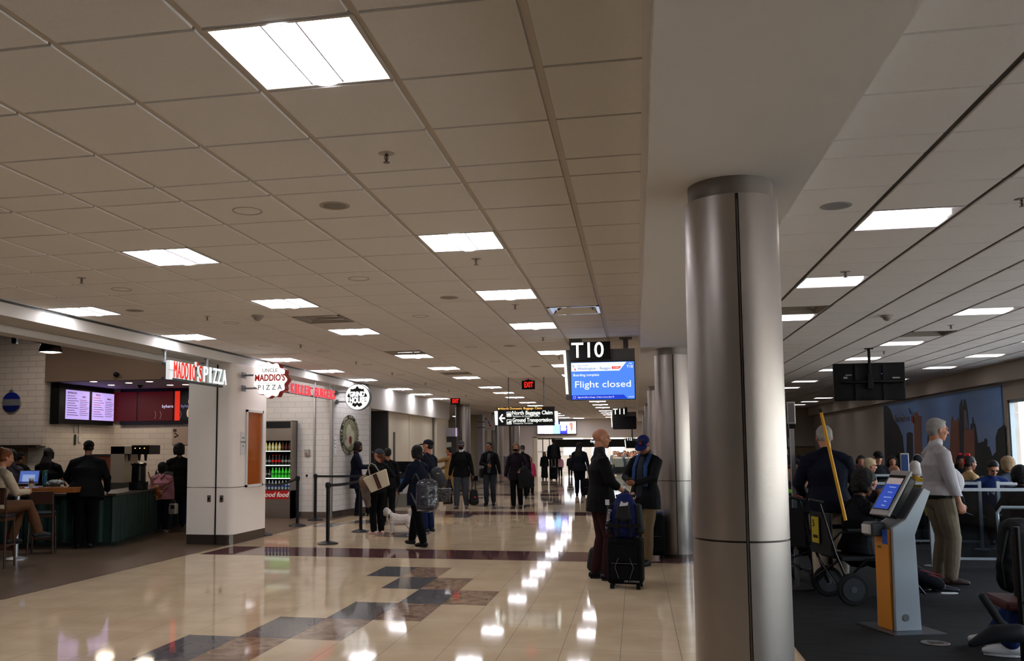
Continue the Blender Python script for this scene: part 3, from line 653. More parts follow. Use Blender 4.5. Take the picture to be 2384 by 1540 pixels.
# display window on its side
b = B(); y0, y1, z0, z1_ = 14.12, 14.8, .91, 2.22; X_ = -6.466
for a in ((y0, y0+.04, z0, z1_), (y1-.04, y1, z0, z1_), (y0, y1, z0, z0+.04), (y0, y1, z1_-.04, z1_)): b.box(X_, X_+.03, *a)
o = b.build('display_frame', mat('#d8d4d0', .4), t)
b = B(); b.box(X_-.004, X_+.006, y0+.04, y1-.04, z0+.04, z1_-.04); b.build('display_glass', mat('#a85a28', .04, noise=.2, ns=1.5, coat=1), t, label='orange mirror-like display glass')
b = B(); b.box(-6.49, -6.455, 13.93, 14.08, 1.45, 1.84); o = b.build('notice_plate', mat('#d4d2d0', .5), t)
for i in range(3): text(['NOTICE', 'PLEASE PAY HERE', 'EXIT'][i], .026, darkgrey, o, Matrix.Translation((-6.453, 14.005, 1.74-i*.07)) @ Matrix.Rotation(R(90), 4, 'Z'), .001)
# hanging sign MADDIO'S PIZZA (reads along the shop front, facing the concourse)
def faceX(x, y, z): return Matrix.Translation((x, y, z)) @ Matrix.Rotation(R(90), 4, 'Z')
def channel(s, y0, y1, zc, hgt, face, side, parent, x=-6.47, depth=.035, w=None):
    """row of solid illuminated letters from y0 to y1"""
    n = len(s); tot = y1-y0
    for i, ch in enumerate(s):
        if ch == ' ': continue
        yc = y0+tot*(i+.5)/n
        wd = tot/n*(.86 if ch not in "I'1" else .34)
        zz, hh = (zc, hgt)
        l = text(ch, hgt*1.38 if ch != "'" else hgt, side, parent, faceX(x-depth/2, yc, zz+(.0 if ch != "'" else hgt*.3)), depth/2, 'letter_body', w=wd, bold=.004)
        text(ch, hgt*1.38 if ch != "'" else hgt, face, l, faceX(x+.004, yc, zz+(.0 if ch != "'" else hgt*.3)), .006, 'letter_face', w=wd*.96, bold=.0)
ms_ = thing('channel_letter_sign', "hanging sign of lit letters reading MADDIO'S PIZZA over the shop front", 'sign')
wl = glow('#ffffff', 1.0); rd = glow('#e8281e', .6); wsd = glow('#f4fff8', .5)
channel("MADDIO'S", 11.68, 12.55, 2.685, .25, rd, wsd, ms_); channel('PIZZA', 12.57, 13.38, 2.69, .25, wl, glow('#c8d4d0', .35), ms_)
b = B(); b.box(-6.60, -6.55, 11.58, 13.42, 2.55, 2.58); b.box(-6.60, -6.55, 11.58, 13.42, 2.76, 2.79); b.build('backing_rail', mat('#3a3a3c', .5), ms_)
b = B(); b.box(-6.53, -6.47, 11.58, 11.66, 2.55, 2.82); o = b.build('end_box', glow('#f4f4f4', .45), ms_); text('UNCLE', .045, darkgrey, o, faceX(-6.465, 11.62, 2.68) @ Matrix.Rotation(R(90), 4, 'X'), .001)
for y in (11.62, 12.9): b = B(); b.cyl((-6.575, y, 2.79), (-6.575, y, 2.965), .022, n=12); b.lathe([(.05, 2.955), (.05, 2.97)], (-6.575, y, 0)); b.build('hanger', alu, ms_)
# scalloped blade sign
pc = AT(629, 885, 13.85); sg = thing('blade_sign', "round scalloped lit sign reading UNCLE MADDIO'S PIZZA", 'sign', pc)
r0 = .31; pts = []
N = 96
for i in range(N):
    a = 2*math.pi*i/N; rr = r0*(.935+.065*math.cos(11*a)); pts.append((rr*math.cos(a), rr*math.sin(a)))
RX = Matrix.Rotation(R(90), 4, 'X')
b = B(); b.prism([(x*1.0, y) for x, y in pts], -.16, Matrix.Translation((0, 0, 0)) @ RX); b.build('sign_body', mat('#a3201a', .35), sg)
b = B(); b.prism([(x*.97, y*.97) for x, y in pts], .012, RX); b.build('face', glow('#fffdf6', .8), sg)
text('UNCLE', .085, mat('#8d8a80', .5), sg, T(0, -.016, .155)); text("MADDIO'S", .15, glow('#b42018', .35), sg, T(0, -.016, .03), w=.53, bold=.004); text('P I Z Z A', .12, mat('#4b4a40', .5), sg, T(0, -.016, -.13), w=.42)
b = B(); b.box(-.22, .22, -.016, -.01, -.056, -.052); b.build('rule_line', mat('#8d8a80', .5), sg)
for z in (.09, -.13): b = B(); b.box(-.50, -.27, .05, .09, z-.014, z+.014); b.box(-.51, -.49, .0, .14, z-.05, z+.05); b.build('bracket', mat('#8f9296', .4, .7), sg)
# burger letters
bs = thing('channel_letter_sign', 'row of red lit letters reading HOUSE KILLER BURGERS over the burger stall', 'sign')
rd2 = glow('#f0202c', .7); pk = glow('#ffb8c0', .3)
channel('GRIND HOUSE KILLER BURGERS', 13.95, 18.8, 2.715, .2, rd2, pk, bs, x=-6.5)
b = B(); b.box(-6.62, -6.58, 15.0, 18.85, 2.63, 2.66); b.box(-6.62, -6.58, 15.0, 18.85, 2.8, 2.82); b.build('backing_rail', mat('#3a3a3c', .5), bs)
for y in (16.2, 17.8, 18.7): b = B(); b.cyl((-6.6, y, 2.82), (-6.6, y, 2.97), .02, n=10); b.build('hanger', alu, bs)
# round Grindhouse sign
pc = AT(832, 925, 19.45); gs = thing('round_sign', 'round lit GRINDHOUSE sign on brackets at the brick wall', 'sign', pc)
b = B(); b.lathe([(.30, 0), (.30, .14)], n=48, M=Matrix.Rotation(R(-90), 3, 'X')); b.build('sign_body', mat('#7d8288', .4, .6), gs, smooth=True)
b = B(); b.lathe([(.285, -.012), (.285, 0)], n=48, M=Matrix.Rotation(R(-90), 3, 'X')); b.build('face', glow('#fbfff8', .8), gs)
pts = [((.215+.02*math.sin(9*a)+.012*math.sin(23*a))*math.cos(a), (.215+.02*math.sin(9*a)+.012*math.sin(17*a))*math.sin(a)) for a in [2*math.pi*i/90 for i in range(90)]]
b = B(); b.prism(pts, .004, Matrix.Translation((0, -.013, 0)) @ RX); b.build('splash_print', mat('#101410', .5), gs)
text('GRIND', .15, wl, gs, T(.0, -.021, .06), w=.36, bold=.008); text('HOUSE', .18, wl, gs, T(.01, -.021, -.08), w=.38, bold=.01)
for z in (.11, -.1): b = B(); b.box(-.5, -.26, .05, .09, z-.015, z+.015); b.box(-.52, -.48, .02, .12, z-.05, z+.05); b.build('bracket', mat('#8f9296', .4, .7), gs)
# oval-looking round mural painted on the angled brick wall
dv = (p1-p0).normalized(); nv = V3((dv.y, -dv.x, 0))
cpos = p0+dv*.86+nv*.012+V3((0, 0, 1.87)); ov = thing('round_wall_painting', 'round black and cream painting with ring lettering on the brick wall', 'painting', cpos); ov.rotation_euler = (0, 0, math.atan2(dv.y, dv.x))
b = B(); b.lathe([(.47, 0), (.47, .008)], n=48, M=Matrix.Rotation(R(90), 3, 'X')); b.build('disc', mat('#26261f', .6), ov)
b = B(); b.lathe([(.37, 0), (.37, .012)], n=48, M=Matrix.Rotation(R(90), 3, 'X')); b.build('inner_disc', mat('#77745c', .6, noise=.6, ns=9), ov)
s_ = 'LIVE LONG EAT BURGERS GRIND HARD '
for i, ch in enumerate(s_):
    if ch == ' ': continue
    a = R(200)-2*math.pi*i/len(s_); text(ch, .12, mat('#b8b49a', .6), ov, Matrix.Translation((.435*math.cos(a), -.012, .435*math.sin(a))) @ Matrix.Rotation(-(a-math.pi/2), 4, 'Y'), .002)
b = B(); b.ell((-.05, -.014, .05), (.14, .004, .2)); b.ell((.12, -.014, -.05), (.12, .004, .17)); b.ell((-.1, -.014, -.2), (.15, .004, .1)); b.build('painted_figures', mat('#a4a08a', .6, noise=.5, ns=14), ov)
b = B(); b.ell((.02, -.017, -.12), (.08, .003, .1)); b.build('painted_patch', mat('#6a2020', .6), ov)
t = thing('notice_plate', 'small white notice plate on the brick wall left of the painting', 'notice', p0+dv*.15+nv*.004+V3((0, 0, 1.62))); t.rotation_euler = (0, 0, math.atan2(dv.y, dv.x))
b = B(); b.box(-.06, .06, -.008, 0, -.2, .2); b.build('plate', mat('#d8d8d8', .5), t)
for i in range(3): text(['NOTICE', 'PLEASE', 'EXIT'][i], .028, darkgrey, t, T(0, -.009, .12-i*.08), .001)
# alarm box on the brick wall
q = AT(714, 1054, 19.3); t = thing('call_box', 'small grey box with a red button on the white brick wall', 'box', q); b = B(); b.box(-.06, .06, -.02, .04, -.07, .07); b.build('cover', mat('#9a9690', .5), t, bevel=.008); b = B(); b.cyl((0, -.02, -.03), (0, -.035, -.03), .016, n=12); b.build('button', mat('#a02018', .4), t)
q = AT(714, 1108, 19.33); t = thing('wall_socket', 'tiny black wall socket below the grey call box', 'socket', q); b = B(); b.box(-.02, .02, -.01, .01, -.025, .025); b.build('plate', black, t, bevel=.004)
# drink fridge
f0, f1 = AT(600, 1207, 19.0), AT(677.5, 1207, 19.0)
fr = thing('drinks_fridge', 'open steel drinks fridge full of bottles beside the brick wall', 'fridge', ((f0.x+f1.x)/2, 19.0, 0)); w = (f1.x-f0.x)/2; FH = 2.19
m_fs = mat('#8f857c', .3, .85, bump=.05, bs=200)
b = B(); b.box(-w, -w+.03, 0, .34, 0, FH); b.box(w-.03, w, 0, .34, 0, FH); b.box(-w, w, 0, .34, FH-.02, FH); b.box(-w, w, .30, .34, 0, FH); b.box(-w, w, 0, .34, 0, .62); b.build('cabinet', m_fs, fr)
b = B(); b.box(-w+.03, w-.03, .0, .3, FH-.17, FH-.02); b.build('light_valance', black, fr)
b = B(); b.box(-w+.03, w-.03, .02, .06, FH-.45, FH-.17); b.build('steel_header', m_fs, fr)
b = B(); b.box(-w+.03, w-.03, .28, .3, .62, FH-.45); b.build('inner_back', black, fr)
zs = [1.51, 1.19, .9, .64]
for i, z in enumerate(zs):
    b = B(); b.box(-w+.03, w-.03, .02, .28, z-.02, z); o = b.build('shelf', mat('#202020', .5), fr)
    if i < 3: b = B(); b.box(-w+.03, w-.03, .005, .02, z-.018, z-.002); b.build('shelf_light', glow('#e8fff4', 1.5), o)
    if i == 3: continue
b = B(); b.box(-w+.03, w-.06, -.012, 0, .43, .62); o = b.build('sign_panel', mat('#b01c1c', .4), fr); text('good food', .15, mat('#f0e8e0', .5), o, T(.02, -.014, .525), shear=.25, bold=.004)
def bottle(h, body, cap_, label, mid):
    t = thing('drink_bottle', '', 'bottle'); b = B(); b.lathe([(.026, 0), (.032, .012), (.032, h*.55), (.029, h*.62), (.014, h*.84), (.012, h*.93)], n=12); b.build('bottle_body', body, t, smooth=True, angle=60)
    b = B(); b.lathe([(.014, h*.92), (.014, h)], n=10); b.build('cap', cap_, t); b = B(); b.lathe([(.0328, h*.28), (.0328, h*.5)], n=12, ends=False); b.build('paper_label', label, t); return t
cola = mat('#120806', .15, coat=1); redm = mat('#c01818', .4); wht = mat('#e8e8e8', .4); grn = mat('#2fae2a', .25, emit=.25); clear = mat('#b8c4c8', .1, spec=.8); yel = mat('#b9b070', .35)
KB = {'cola bottle with a red cap': bottle(.23, cola, redm, redm, 0), 'cola bottle with a black cap': bottle(.23, cola, black, mat('#888', .4) if 0 else mat('#808080', .4), 0), 'green soda bottle': bottle(.23, grn, mat('#d8e8c0', .4), mat('#2a8a2a', .4), 0),
      'clear water bottle': bottle(.2, clear, wht, mat('#3a5a9a', .4), 0), 'pale juice bottle': bottle(.2, yel, mat('#40382c', .4), mat('#c8c8a0', .4), 0), 'dark tea bottle': bottle(.2, mat('#3a1c10', .3), black, mat('#5a3028', .4), 0)}
used = set()
ROWS = [(zs[0], ['pale juice bottle']*6+['dark tea bottle']*3, 'top'), (zs[1], ['cola bottle with a black cap']*3+['cola bottle with a red cap']*3+['cola bottle with a black cap']*3, 'second'), (zs[2], ['cola bottle with a black cap']*3+['green soda bottle']*6, 'third'), (zs[3], ['clear water bottle']*9, 'bottom')]
for z, kinds, nm in ROWS:
    for i, kd in enumerate(kinds):
        x = -w+.075+i*(2*w-.15)/8; lb = '%s, %s from the left on the %s fridge shelf' % (kd, ordn[i] if i else 'first', nm)
        src = KB[kd]; loc = (fr.location.x+x, 19.07, z)
        if kd not in used: used.add(kd); src.location = loc; src['label'] = lb; o = src
        else: o = dup(src, loc, lb)
        o['group'] = 'bottles in the drinks fridge'
# service counter with black screen by the dark recess
q = G(925, 1181); t = thing('service_bin_counter', 'low white and blue counter with a black screen beyond the brick wall', 'counter', (q.x, q.y, 0))
b = B(); b.box(-.3, .42, 0, .4, 0, .35); b.build('base', mat('#7f7a74', .4), t); b = B(); b.box(-.3, .42, 0, .4, .35, .62); o = b.build('front_panel', mat('#c4c4c4', .5), t)
b = B(); b.cyl((.0, -.004, .4), (.0, -.004, .5), .03, n=10); b.cyl((.12, -.004, .4), (.12, -.004, .53), .03, n=10); b.build('bottle_symbols', darkgrey, o)
b = B(); b.box(-.3, .42, 0, .4, .62, .74); b.build('blue_band', mat('#2b5f8a', .5), t); b = B(); b.box(-.3, .42, .02, .4, .74, .9); b.build('opening', darkgrey, t); b = B(); b.box(-.14, .46, .02, .08, .92, 1.2); b.build('display', blackg, t); b = B(); b.box(.1, .2, .03, .07, .88, .93); b.build('display_foot', black, t)
q = AX(992, 1040, -6.58); t = thing('wall_poster', 'small blue poster with a red edge on the cream wall', 'poster', (-6.592, q.y, q.z)); t.rotation_euler = (0, 0, R(90)); b = B(); b.box(-.3, .3, -.012, 0, -.17, .17); b.build('sheet', mat('#1f4a8c', .5), t); b = B(); b.box(-.3, .3, -.014, 0, -.2, -.17); b.build('red_edge', mat('#a03028', .5), t); text('Information', .09, wht, t, T(0, -.014, .06))

# ---- pizza kitchen fittings
mb0, mb1 = AT(108, 885, 16.15), AT(239, 905, 18.45)
t = thing('menu_board', 'black menu housing with two glowing menu screens', 'menu board', (-11.6, 16.2, 2.48)); t.rotation_euler = (0, 0, R(90))
b = B(); b.box(0, 2.1, 0, .08, -.38, .44); b.build('housing', black, t); b = B(); b.box(-.02, 0, -.12, .08, -.40, .46); b.build('side_fin', black, t)
scr = glow('#c0a8f0', .65); mt_ = mat('#7a2a4a', .5)
for k, (x0, x1) in enumerate(((.36, 1.17), (1.28, 2.1))):
    b = B(); b.box(x0, x1, -.012, 0, -.28, .33); o = b.build('menu_screen', scr, t)
    text(['BEVERAGES', 'PIZZA'][k], .06, mt_, o, T(x0+.2, -.016, .27)); text(['SIDES', 'WINGS'][k], .05, mt_, o, T(x1-.2, -.016, .2))
    for i in range(9):
        b = B(); b.box(x0+.04, x0+.3+.06*((i*7) % 3), -.014, -.012, .2-i*.05, .212-i*.05); b.box(x1-.34, x1-.1+.03*((i*5) % 3), -.014, -.012, .13-i*.04, .14-i*.04); b.build('menu_text', mat('#5a4878' if i % 3 else '#8a2040', .5), o)
# red backlit posters above the back wall
t = thing('backlit_poster_wall', 'dark band of red backlit posters above the kitchen back wall', 'poster', (0, 18.5, 0))
b = B(); b.box(-11.5, -9.05, -.09, 0, 2.12, 2.92); b.build('housing', mat('#17141c', .4), t)
gr = glow('#5a0a14', .25); gr2 = glow('#e0301c', .6)
for nm, x0, x1, m in (('poster_panel', 240, 320, gr), ('poster_panel', 322, 404, gr), ('poster_panel', 407, 420, gr2), ('poster_panel', 421, 452, mat('#1c1e26', .4))):
    a, c = AT(x0, 950, 18.4), AT(x1, 950, 18.4); b = B(); b.box(a.x, c.x-.02, -.105, -.09, 2.2, 2.86); b.build(nm, m, t)
a = AT(390, 950, 18.38); text('byhere', .1, glow('#d8d0f0', .6), t, T(a.x, -.12, 2.52)); a = AT(434, 950, 18.38); text('byhere', .1, glow('#9090c0', .4), t, T(a.x, -.12, 2.52))
b = B(); a = AT(446, 950, 18.38)
b.ell((a.x, -.115, 2.62), (.09, .01, .1)); b.ell((a.x-.02, -.115, 2.42), (.07, .01, .14)); b.ell((a.x-.09, -.115, 2.36), (.03, .01, .09)); b.build('poster_figure', mat('#c8a890', .5, emit=.3), t, smooth=True)
b = B()
for x in (.0, .13, .62): b.tube([(AT(360, 950, 18.38).x+x, -.11, 2.24), (AT(360, 950, 18.38).x+x+.03, -.11, 2.34), (AT(360, 950, 18.38).x+x+.0, -.11, 2.42)], .004, 5)
b.build('poster_outline', glow('#b08898', .4), t)
# lamps under the low ceiling
kd = None
for k, (x, y) in enumerate(((218, 889), (259, 897), (348, 889), (396, 897), (432, 896), (300, 892))):
    q = G(x, y, 2.93)
    if kd is None: kd = thing('kitchen_downlight', '', 'ceiling light', (q.x, q.y, 2.93)); b = B(); b.lathe([(.06, 0), (.07, -.004)], n=16); b.build('lens', glow('#ffe9c8', 5), kd); o = kd
    else: o = dup(kd, (q.x, q.y, 2.93), '')
    o['label'] = 'small kitchen downlight, %s from the left over the pizza counter' % ['first', 'second', 'fourth', 'fifth', 'sixth', 'third'][k]; o['group'] = 'kitchen downlights'
q = G(326, 897, 2.93); t = thing('dome_camera', 'small black dome camera in the kitchen ceiling', 'camera', (q.x, q.y, 2.93)); b = B(); b.ell((0, 0, 0), (.06, .06, .07), z0=-1, z1=0); b.build('dome', blackg, t, smooth=True)
q = AT(273, 873, 15.97); t = thing('wall_camera', 'small black camera on the brown header wall', 'camera', q); b = B(); b.ell((0, -.05, 0), (.05, .05, .05)); b.build('lens_ball', blackg, t, smooth=True); b = B(); b.cyl((0, -.03, 0), (0, .01, 0), .045, n=14); b.build('mount', darkgrey, t)
# pendant and track
q = AT(118, 812, 12.0); t = thing('pendant_lamp', 'large bronze bell pendant lamp over the bar', 'lamp', q)
b = B(); b.lathe([(.165, -.06), (.162, -.02), (.14, .06), (.115, .1), (.05, .125), (.03, .16)], n=32, ends=False); b.build('shade', mat('#4a3e34', .25, .9), t, smooth=True)
b = B(); b.lathe([(.0, -.05), (.155, -.05), (.155, -.045)][1:], n=32); b.build('diffuser', glow('#dff4f4', 2.2), t)
b = B(); b.cyl((0, 0, .15), (0, 0, 4.05-q.z), .008, n=8); b.build('stem', black, t)
z_ = AT(35, 786, 11.5)
t = thing('track_light', 'small black track spotlight left of the bronze pendant', 'lamp', z_); b = B(); b.cbox((0, 0, -.05), (.07, .1, .09), 20); b.build('spot_head', black, t, bevel=.01); b = B(); b.cyl((0, 0, -.02), (0, 0, 4.05-z_.z), .008, n=8); b.build('stem', black, t)
t = thing('light_track', 'thin black lighting track running above the bar', 'track', (0, 0, 0)); b = B(); a, c = AT(0, 776, 10.8), AT(104, 800, 12.2); b.tube([a, c], .016, 6); b.tube([c, V3((c.x, c.y, 4.05))], .006, 6); b.tube([a, V3((a.x, a.y, 4.05))], .006, 6); b.build('rail', black, t)
# ornament decoration
q = AT(28, 937, 15.95); t = thing('wall_ornament', 'blue and silver glitter ball ornament on the tiled wall', 'decoration', q)
b = B(); M_ = Matrix.Rotation(R(90), 3, 'X')
def disc(z0, z1_, m, nm, r=.2):
    pts = [(x, z) for x, z in [(r*math.cos(a), r*math.sin(a)) for a in [2*math.pi*i/60 for i in range(60)]] if z0-.002 <= z <= z1_+.002]
    for z in (z0, z1_):
        if abs(z) < r-.001: x = math.sqrt(r*r-z*z); pts += [(x, z), (-x, z)]
    cx = 0; cz = (z0+z1_)/2; pts.sort(key=lambda p: math.atan2(p[1]-cz, p[0])); b = B(); b.prism(pts, .03, RX); b.build(nm, m, t)
disc(.06, .2, mat('#1a2a90', .35, .5, bump=1, bs=90, noise=.5, ns=60), 'upper_glitter'); disc(-.07, .06, mat('#a8a8b0', .3, .8, bump=1, bs=90, noise=.5, ns=60), 'silver_band'); disc(-.2, -.07, mat('#16206a', .35, .5, bump=1, bs=90, noise=.5, ns=60), 'lower_glitter')
b = B(); b.cbox((0, -.02, .22), (.08, .04, .05)); b.tube([(.02*math.cos(a), -.02, .25+.03*math.sin(a)) for a in [R(40*i) for i in range(10)]], .006, 5); b.build('hanger_cap', mat('#98989c', .3, .8), t)
# range hood edge
t = thing('range_hood', 'steel edged range hood under the tiled wall', 'hood', (0, 15.9, 0)); b = B(); b.box(-15, -11.72, -.06, .04, 1.6, 1.66); b.box(-15, -11.72, .04, 1.2, 1.64, 1.66); b.build('steel_edge', mat('#5f5650', .25, .9), t)
for x in (AT(10, 1037, 15.9).x, AT(55, 1037, 15.9).x): b = B(); b.cyl((x, .25, 1.64), (x, .25, 1.61), .05, n=14); b.build('hood_lamp', glow('#ffe0b0', 3), t)
# counter: green corrugated shipping-container front
m_gc = mat('#16302b', .55, spec=.3, noise=.3, ns=4); m_top = mat('#3a302a', .3)
def corr(b, A, C, z0, z1_, pitch=.19, dep=.045):
    A = V3(A); C = V3(C); L = (C-A).length; d = (C-A)/L; nn = V3((d.y, -d.x, 0)); n = int(L/pitch); prof = []
    for i in range(n):
        s0 = i*pitch
        for s_, o_ in ((0, 0), (.045, dep), (.095, dep), (.14, 0)): prof.append(A+d*(s0+s_)-nn*(dep-o_))
    prof.append(C-nn*dep); vs = [V3((p.x, p.y, z)) for z in (z0, z1_) for p in prof]; m = len(prof)
    b.add(vs, [(i, i+1, m+i+1, m+i) for i in range(m-1)])
K0, K1, K2 = V3((-12.2, 12.35, 0)), V3((-8.37, 13.33, 0)), V3((-9.35, 17.9, 0))
t = thing('pizza_counter', 'pizza counter clad in dark green corrugated metal', 'counter', (0, 0, 0))
b = B(); corr(b, K0, K1, .04, .8); corr(b, K1, K2, .04, .8); b.build('corrugated_front', m_gc, t)
ins = lambda p, k: p+V3((-.35*k, .55*k, 0))
b = B(); b.prism([(K0.x, K0.y+.04), (K1.x-.05, K1.y+.04), (K2.x-.05, K2.y), (K2.x-.7, K2.y), (K1.x-.75, K1.y+.7), (K0.x, K0.y+.75)], .76, T(0, 0, .02)); b.build('carcass', mat('#151413', .8), t)
b = B(); b.prism([(K0.x, K0.y-.03), (K1.x+.03, K1.y-.03), (K2.x+.03, K2.y), (K2.x-.7, K2.y), (K1.x-.75, K1.y+.75), (K0.x, K0.y+.8)], .04, T(0, 0, .8)); b.build('worktop', m_top, t, bevel=.006)
b = B(); b.prism([(K0.x, K0.y-.02), (K1.x+.02, K1.y-.02), (K2.x+.02, K2.y), (K2.x-.1, K2.y), (K1.x-.1, K1.y+.1), (K0.x, K0.y+.1)], .05); b.build('toe_rail', mat('#1b2623', .5), t)
# wooden bar plank
a, c = AT(176, 1143, 12.55), AT(0, 1143, 11.9)
t = thing('bar_table', 'varnished wooden bar top with steel legs before the green counter', 'table', (0, 0, 0))
zt = .975; b = B(); b.prism([(-11.3, 11.55), (-9.9, 11.85), (a.x, a.y-.05), (a.x, a.y+.35), (-11.3, 12.3)], .085, T(0, 0, zt-.085)); b.build('tabletop', mat('#8a4f24', .25, noise=.25, ns=5, coat=.6), t, bevel=.008)
for q in (G(32, 1305), G(150, 1262)):
    b = B(); b.cyl((q.x-.05, q.y+.1, 0), (q.x-.05, q.y+.1, zt-.08), .035, n=14); b.lathe([(.17, 0), (.17, .012), (.05, .04)], (q.x-.05, q.y+.1, 0)); b.build('leg', alu, t, smooth=True)

for i, (x, y, z, e, sz) in enumerate(((-11.2, 17.6, 2.85, 7, .3), (-10.1, 17.3, 2.85, 7, .3), (-11.3, 14.2, 3.9, 20, .4), (-9.4, 14.6, 3.9, 13, .4), (-8.2, 17.4, 3.2, 30, .5), (-13, 17, 1.55, 5, .3))):  # fill lights added without fixtures to brighten the stall interiors
    L = bpy.data.lights.new('kitchen_fill', 'AREA'); L.energy = e; L.size = sz; L.color = (1, .85, .66) if i < 2 else (1, .9, .8); lo = bpy.data.objects.new('kitchen_fill', L); COL.objects.link(lo); lo.location = (x, y, z)
L = bpy.data.lights.new('pendant_bulb', 'POINT'); L.energy = 25; L.shadow_soft_size = .08; L.color = (.95, 1, 1); lo = bpy.data.objects.new('pendant_bulb', L); COL.objects.link(lo); lo.location = q0 = AT(118, 812, 12.0)-V3((0, 0, .13))
# ================================================================ HANGING SIGNS
gw = glow('#fbfff4', 1.0); m_board = mat('#0a0a0a', .3); m_gb = mat('#5d5a58', .6)
def px_panel(b, x0, y0, x1, y1, Y, d0, d1, o):
    a, c = AT(x0, y0, Y), AT(x1, y1, Y); b.box(a.x-o.x, c.x-o.x, d0, d1, c.z-o.z, a.z-o.z); return a, c
def gate_sign(label, s, Y, board, screen, back, closed):
    o = (AT(board[0], board[1], Y)+AT(screen[2], screen[3], Y))/2; t = thing('gate_sign', label, 'sign', o)
    b = B(); px_panel(b, *back, Y, .05, .16, o); b.build('backing_panel', m_gb, t)
    b = B(); a, c = px_panel(b, *board, Y, -.01, .12, o); bb = b.build('number_board', m_board, t)
    h = a.z-c.z; text(s, h*1.2, gw, bb, T(((a+c)/2-o).x-(.03 if len(s) == 3 else 0)*h*4, -.014, ((a+c)/2-o).z), w=(c.x-a.x)*.80, bold=.003)
    b = B(); a, c = px_panel(b, *screen, Y, -.04, .04, o); sc = b.build('screen', blackg, t); a -= o; c -= o; w = c.x-a.x; h = a.z-c.z
    if closed:
        def ar(f0, g0, f1, g1, m, nm, y=-.045, sl=0):
            b = B(); X0, X1, Z0, Z1 = a.x+w*f0, a.x+w*f1, a.z-h*g0, a.z-h*g1
            b.prism([(X0, Z1), (X1-sl*w, Z1), (X1, Z0), (X0, Z0)], .004, T(0, y+.004, 0) @ Matrix.Rotation(R(90), 4, 'X')); return b.build(nm, m, sc)
        bl = glow('#4f86f2', .72); dk_ = glow('#1c3cc8', .72); wh = glow('#ffffff', .8)
        ar(.012, .02, .988, .98, bl, 'display_area', -.0415); ar(.015, .03, .87, .25, glow('#e4eefc', .8), 'header_strip', -.044, .11); ar(.012, .87, .82, .975, dk_, 'footer_strip', -.044, -.06)
        ar(.645, .14, .79, .205, glow('#e8382c', .7), 'closed_tag', -.048, .03)
        def tx(s_, sz, fx, fz, m, fw, y=-.05): text(s_, sz, m, sc, T(a.x+w*fx, y, a.z-h*fz), .0015, 'screen_text', w=w*fw)
        tx('Flight closed', h*.24, .50, .60, wh, .86); tx('Boarding complete', h*.09, .245, .35, wh, .40); tx('Washington - Reagan', h*.09, .37, .185, glow('#3a55a8', .55), .51); tx('Flight AA 3984', h*.04, .19, .105, glow('#6a80c0', .6), .16)
        tx('T10', h*.10, .92, .155, wh, .095); tx('Gate', h*.05, .93, .07, wh, .045); tx('CLOSED', h*.04, .71, .175, wh, .09, -.053); tx('Flight AA 2367 to Chicago - O Hare is now at Gate T9', h*.045, .39, .925, wh, .56); tx('11:42 AM', h*.04, .93, .93, wh, .085)
        b = B(); b.tube([(a.x+w*.06+h*.03*math.cos(q), -.05, a.z-h*.925+h*.03*math.sin(q)) for q in [R(30*i) for i in range(13)]], .0012, 4); b.build('footer_icon', wh, sc)
        for cc, pts in (('#2f7fd0', [(.035, .08), (.05, .10), (.062, .15), (.045, .13)]), ('#c8283c', [(.065, .16), (.085, .20), (.09, .235), (.065, .21)])):
            b = B(); b.prism([(a.x+w*p, a.z-h*q) for p, q in pts], .002, T(0, -.047, 0) @ Matrix.Rotation(R(90), 4, 'X')); b.build('airline_mark', glow(cc, .6), sc)
    # glowing end lens of the light box on the left
    a2, c2 = AT(board[0]-15*13/Y, board[1]+21*13/Y, Y), AT(board[0]-3*13/Y, screen[3]-13*13/Y, Y)
    b = B(); a2 -= o; c2 -= o; b.prism([(a2.x, a2.z), (a2.x+.03, c2.z), (c2.x, c2.z), (c2.x-.03, a2.z)], .06, T(0, .08, 0) @ Matrix.Rotation(R(90), 4, 'X')); b.build('lit_edge', glow('#f4fff0', 1.1), t)
    return t, o
t, o = gate_sign('gate sign T10 with a blue screen reading Flight closed', 'T10', 13.0, (1326, 798, 1421, 837), (1328, 844, 1480, 931), (1316, 815, 1480, 928), True)
b = B(); q = AT(1457, 815, 13.1)-o; b.box(q.x-.035, q.x+.035, .06, .13, q.z-.1, H-o.z); b.box(q.x-.09, q.x+.09, .0, .2, H-o.z-.015, H-o.z); b.build('ceiling_post', m_gb, t)
b = B(); q = AT(1340, 797, 13.1)-o; b.box(q.x-.09, q.x+.09, .03, .15, q.z-.05, H-o.z); b.build('ceiling_post', m_gb, t)
t, o = gate_sign('gate sign T11 over a dark blank screen', 'T11', 36.0, (1427, 952, 1461, 967), (1427, 970, 1481, 1000), (1425, 960, 1482, 998), False)
b = B(); q = AT(1457, 960, 36)-o; b.box(q.x-.05, q.x+.05, .06, .13, q.z-.1, H-o.z); b.build('ceiling_post', m_gb, t)
t, o = gate_sign('small distant gate sign T12 above the crowd', 'T12', 47.0, (1458, 1019, 1474, 1027), (1458, 1028, 1484, 1044), (1457, 1022, 1484, 1044), False)
b = B(); q = AT(1472, 1020, 47)-o; b.box(q.x-.04, q.x+.04, .06, .13, q.z-.1, H-o.z); b.build('ceiling_post', m_gb, t)
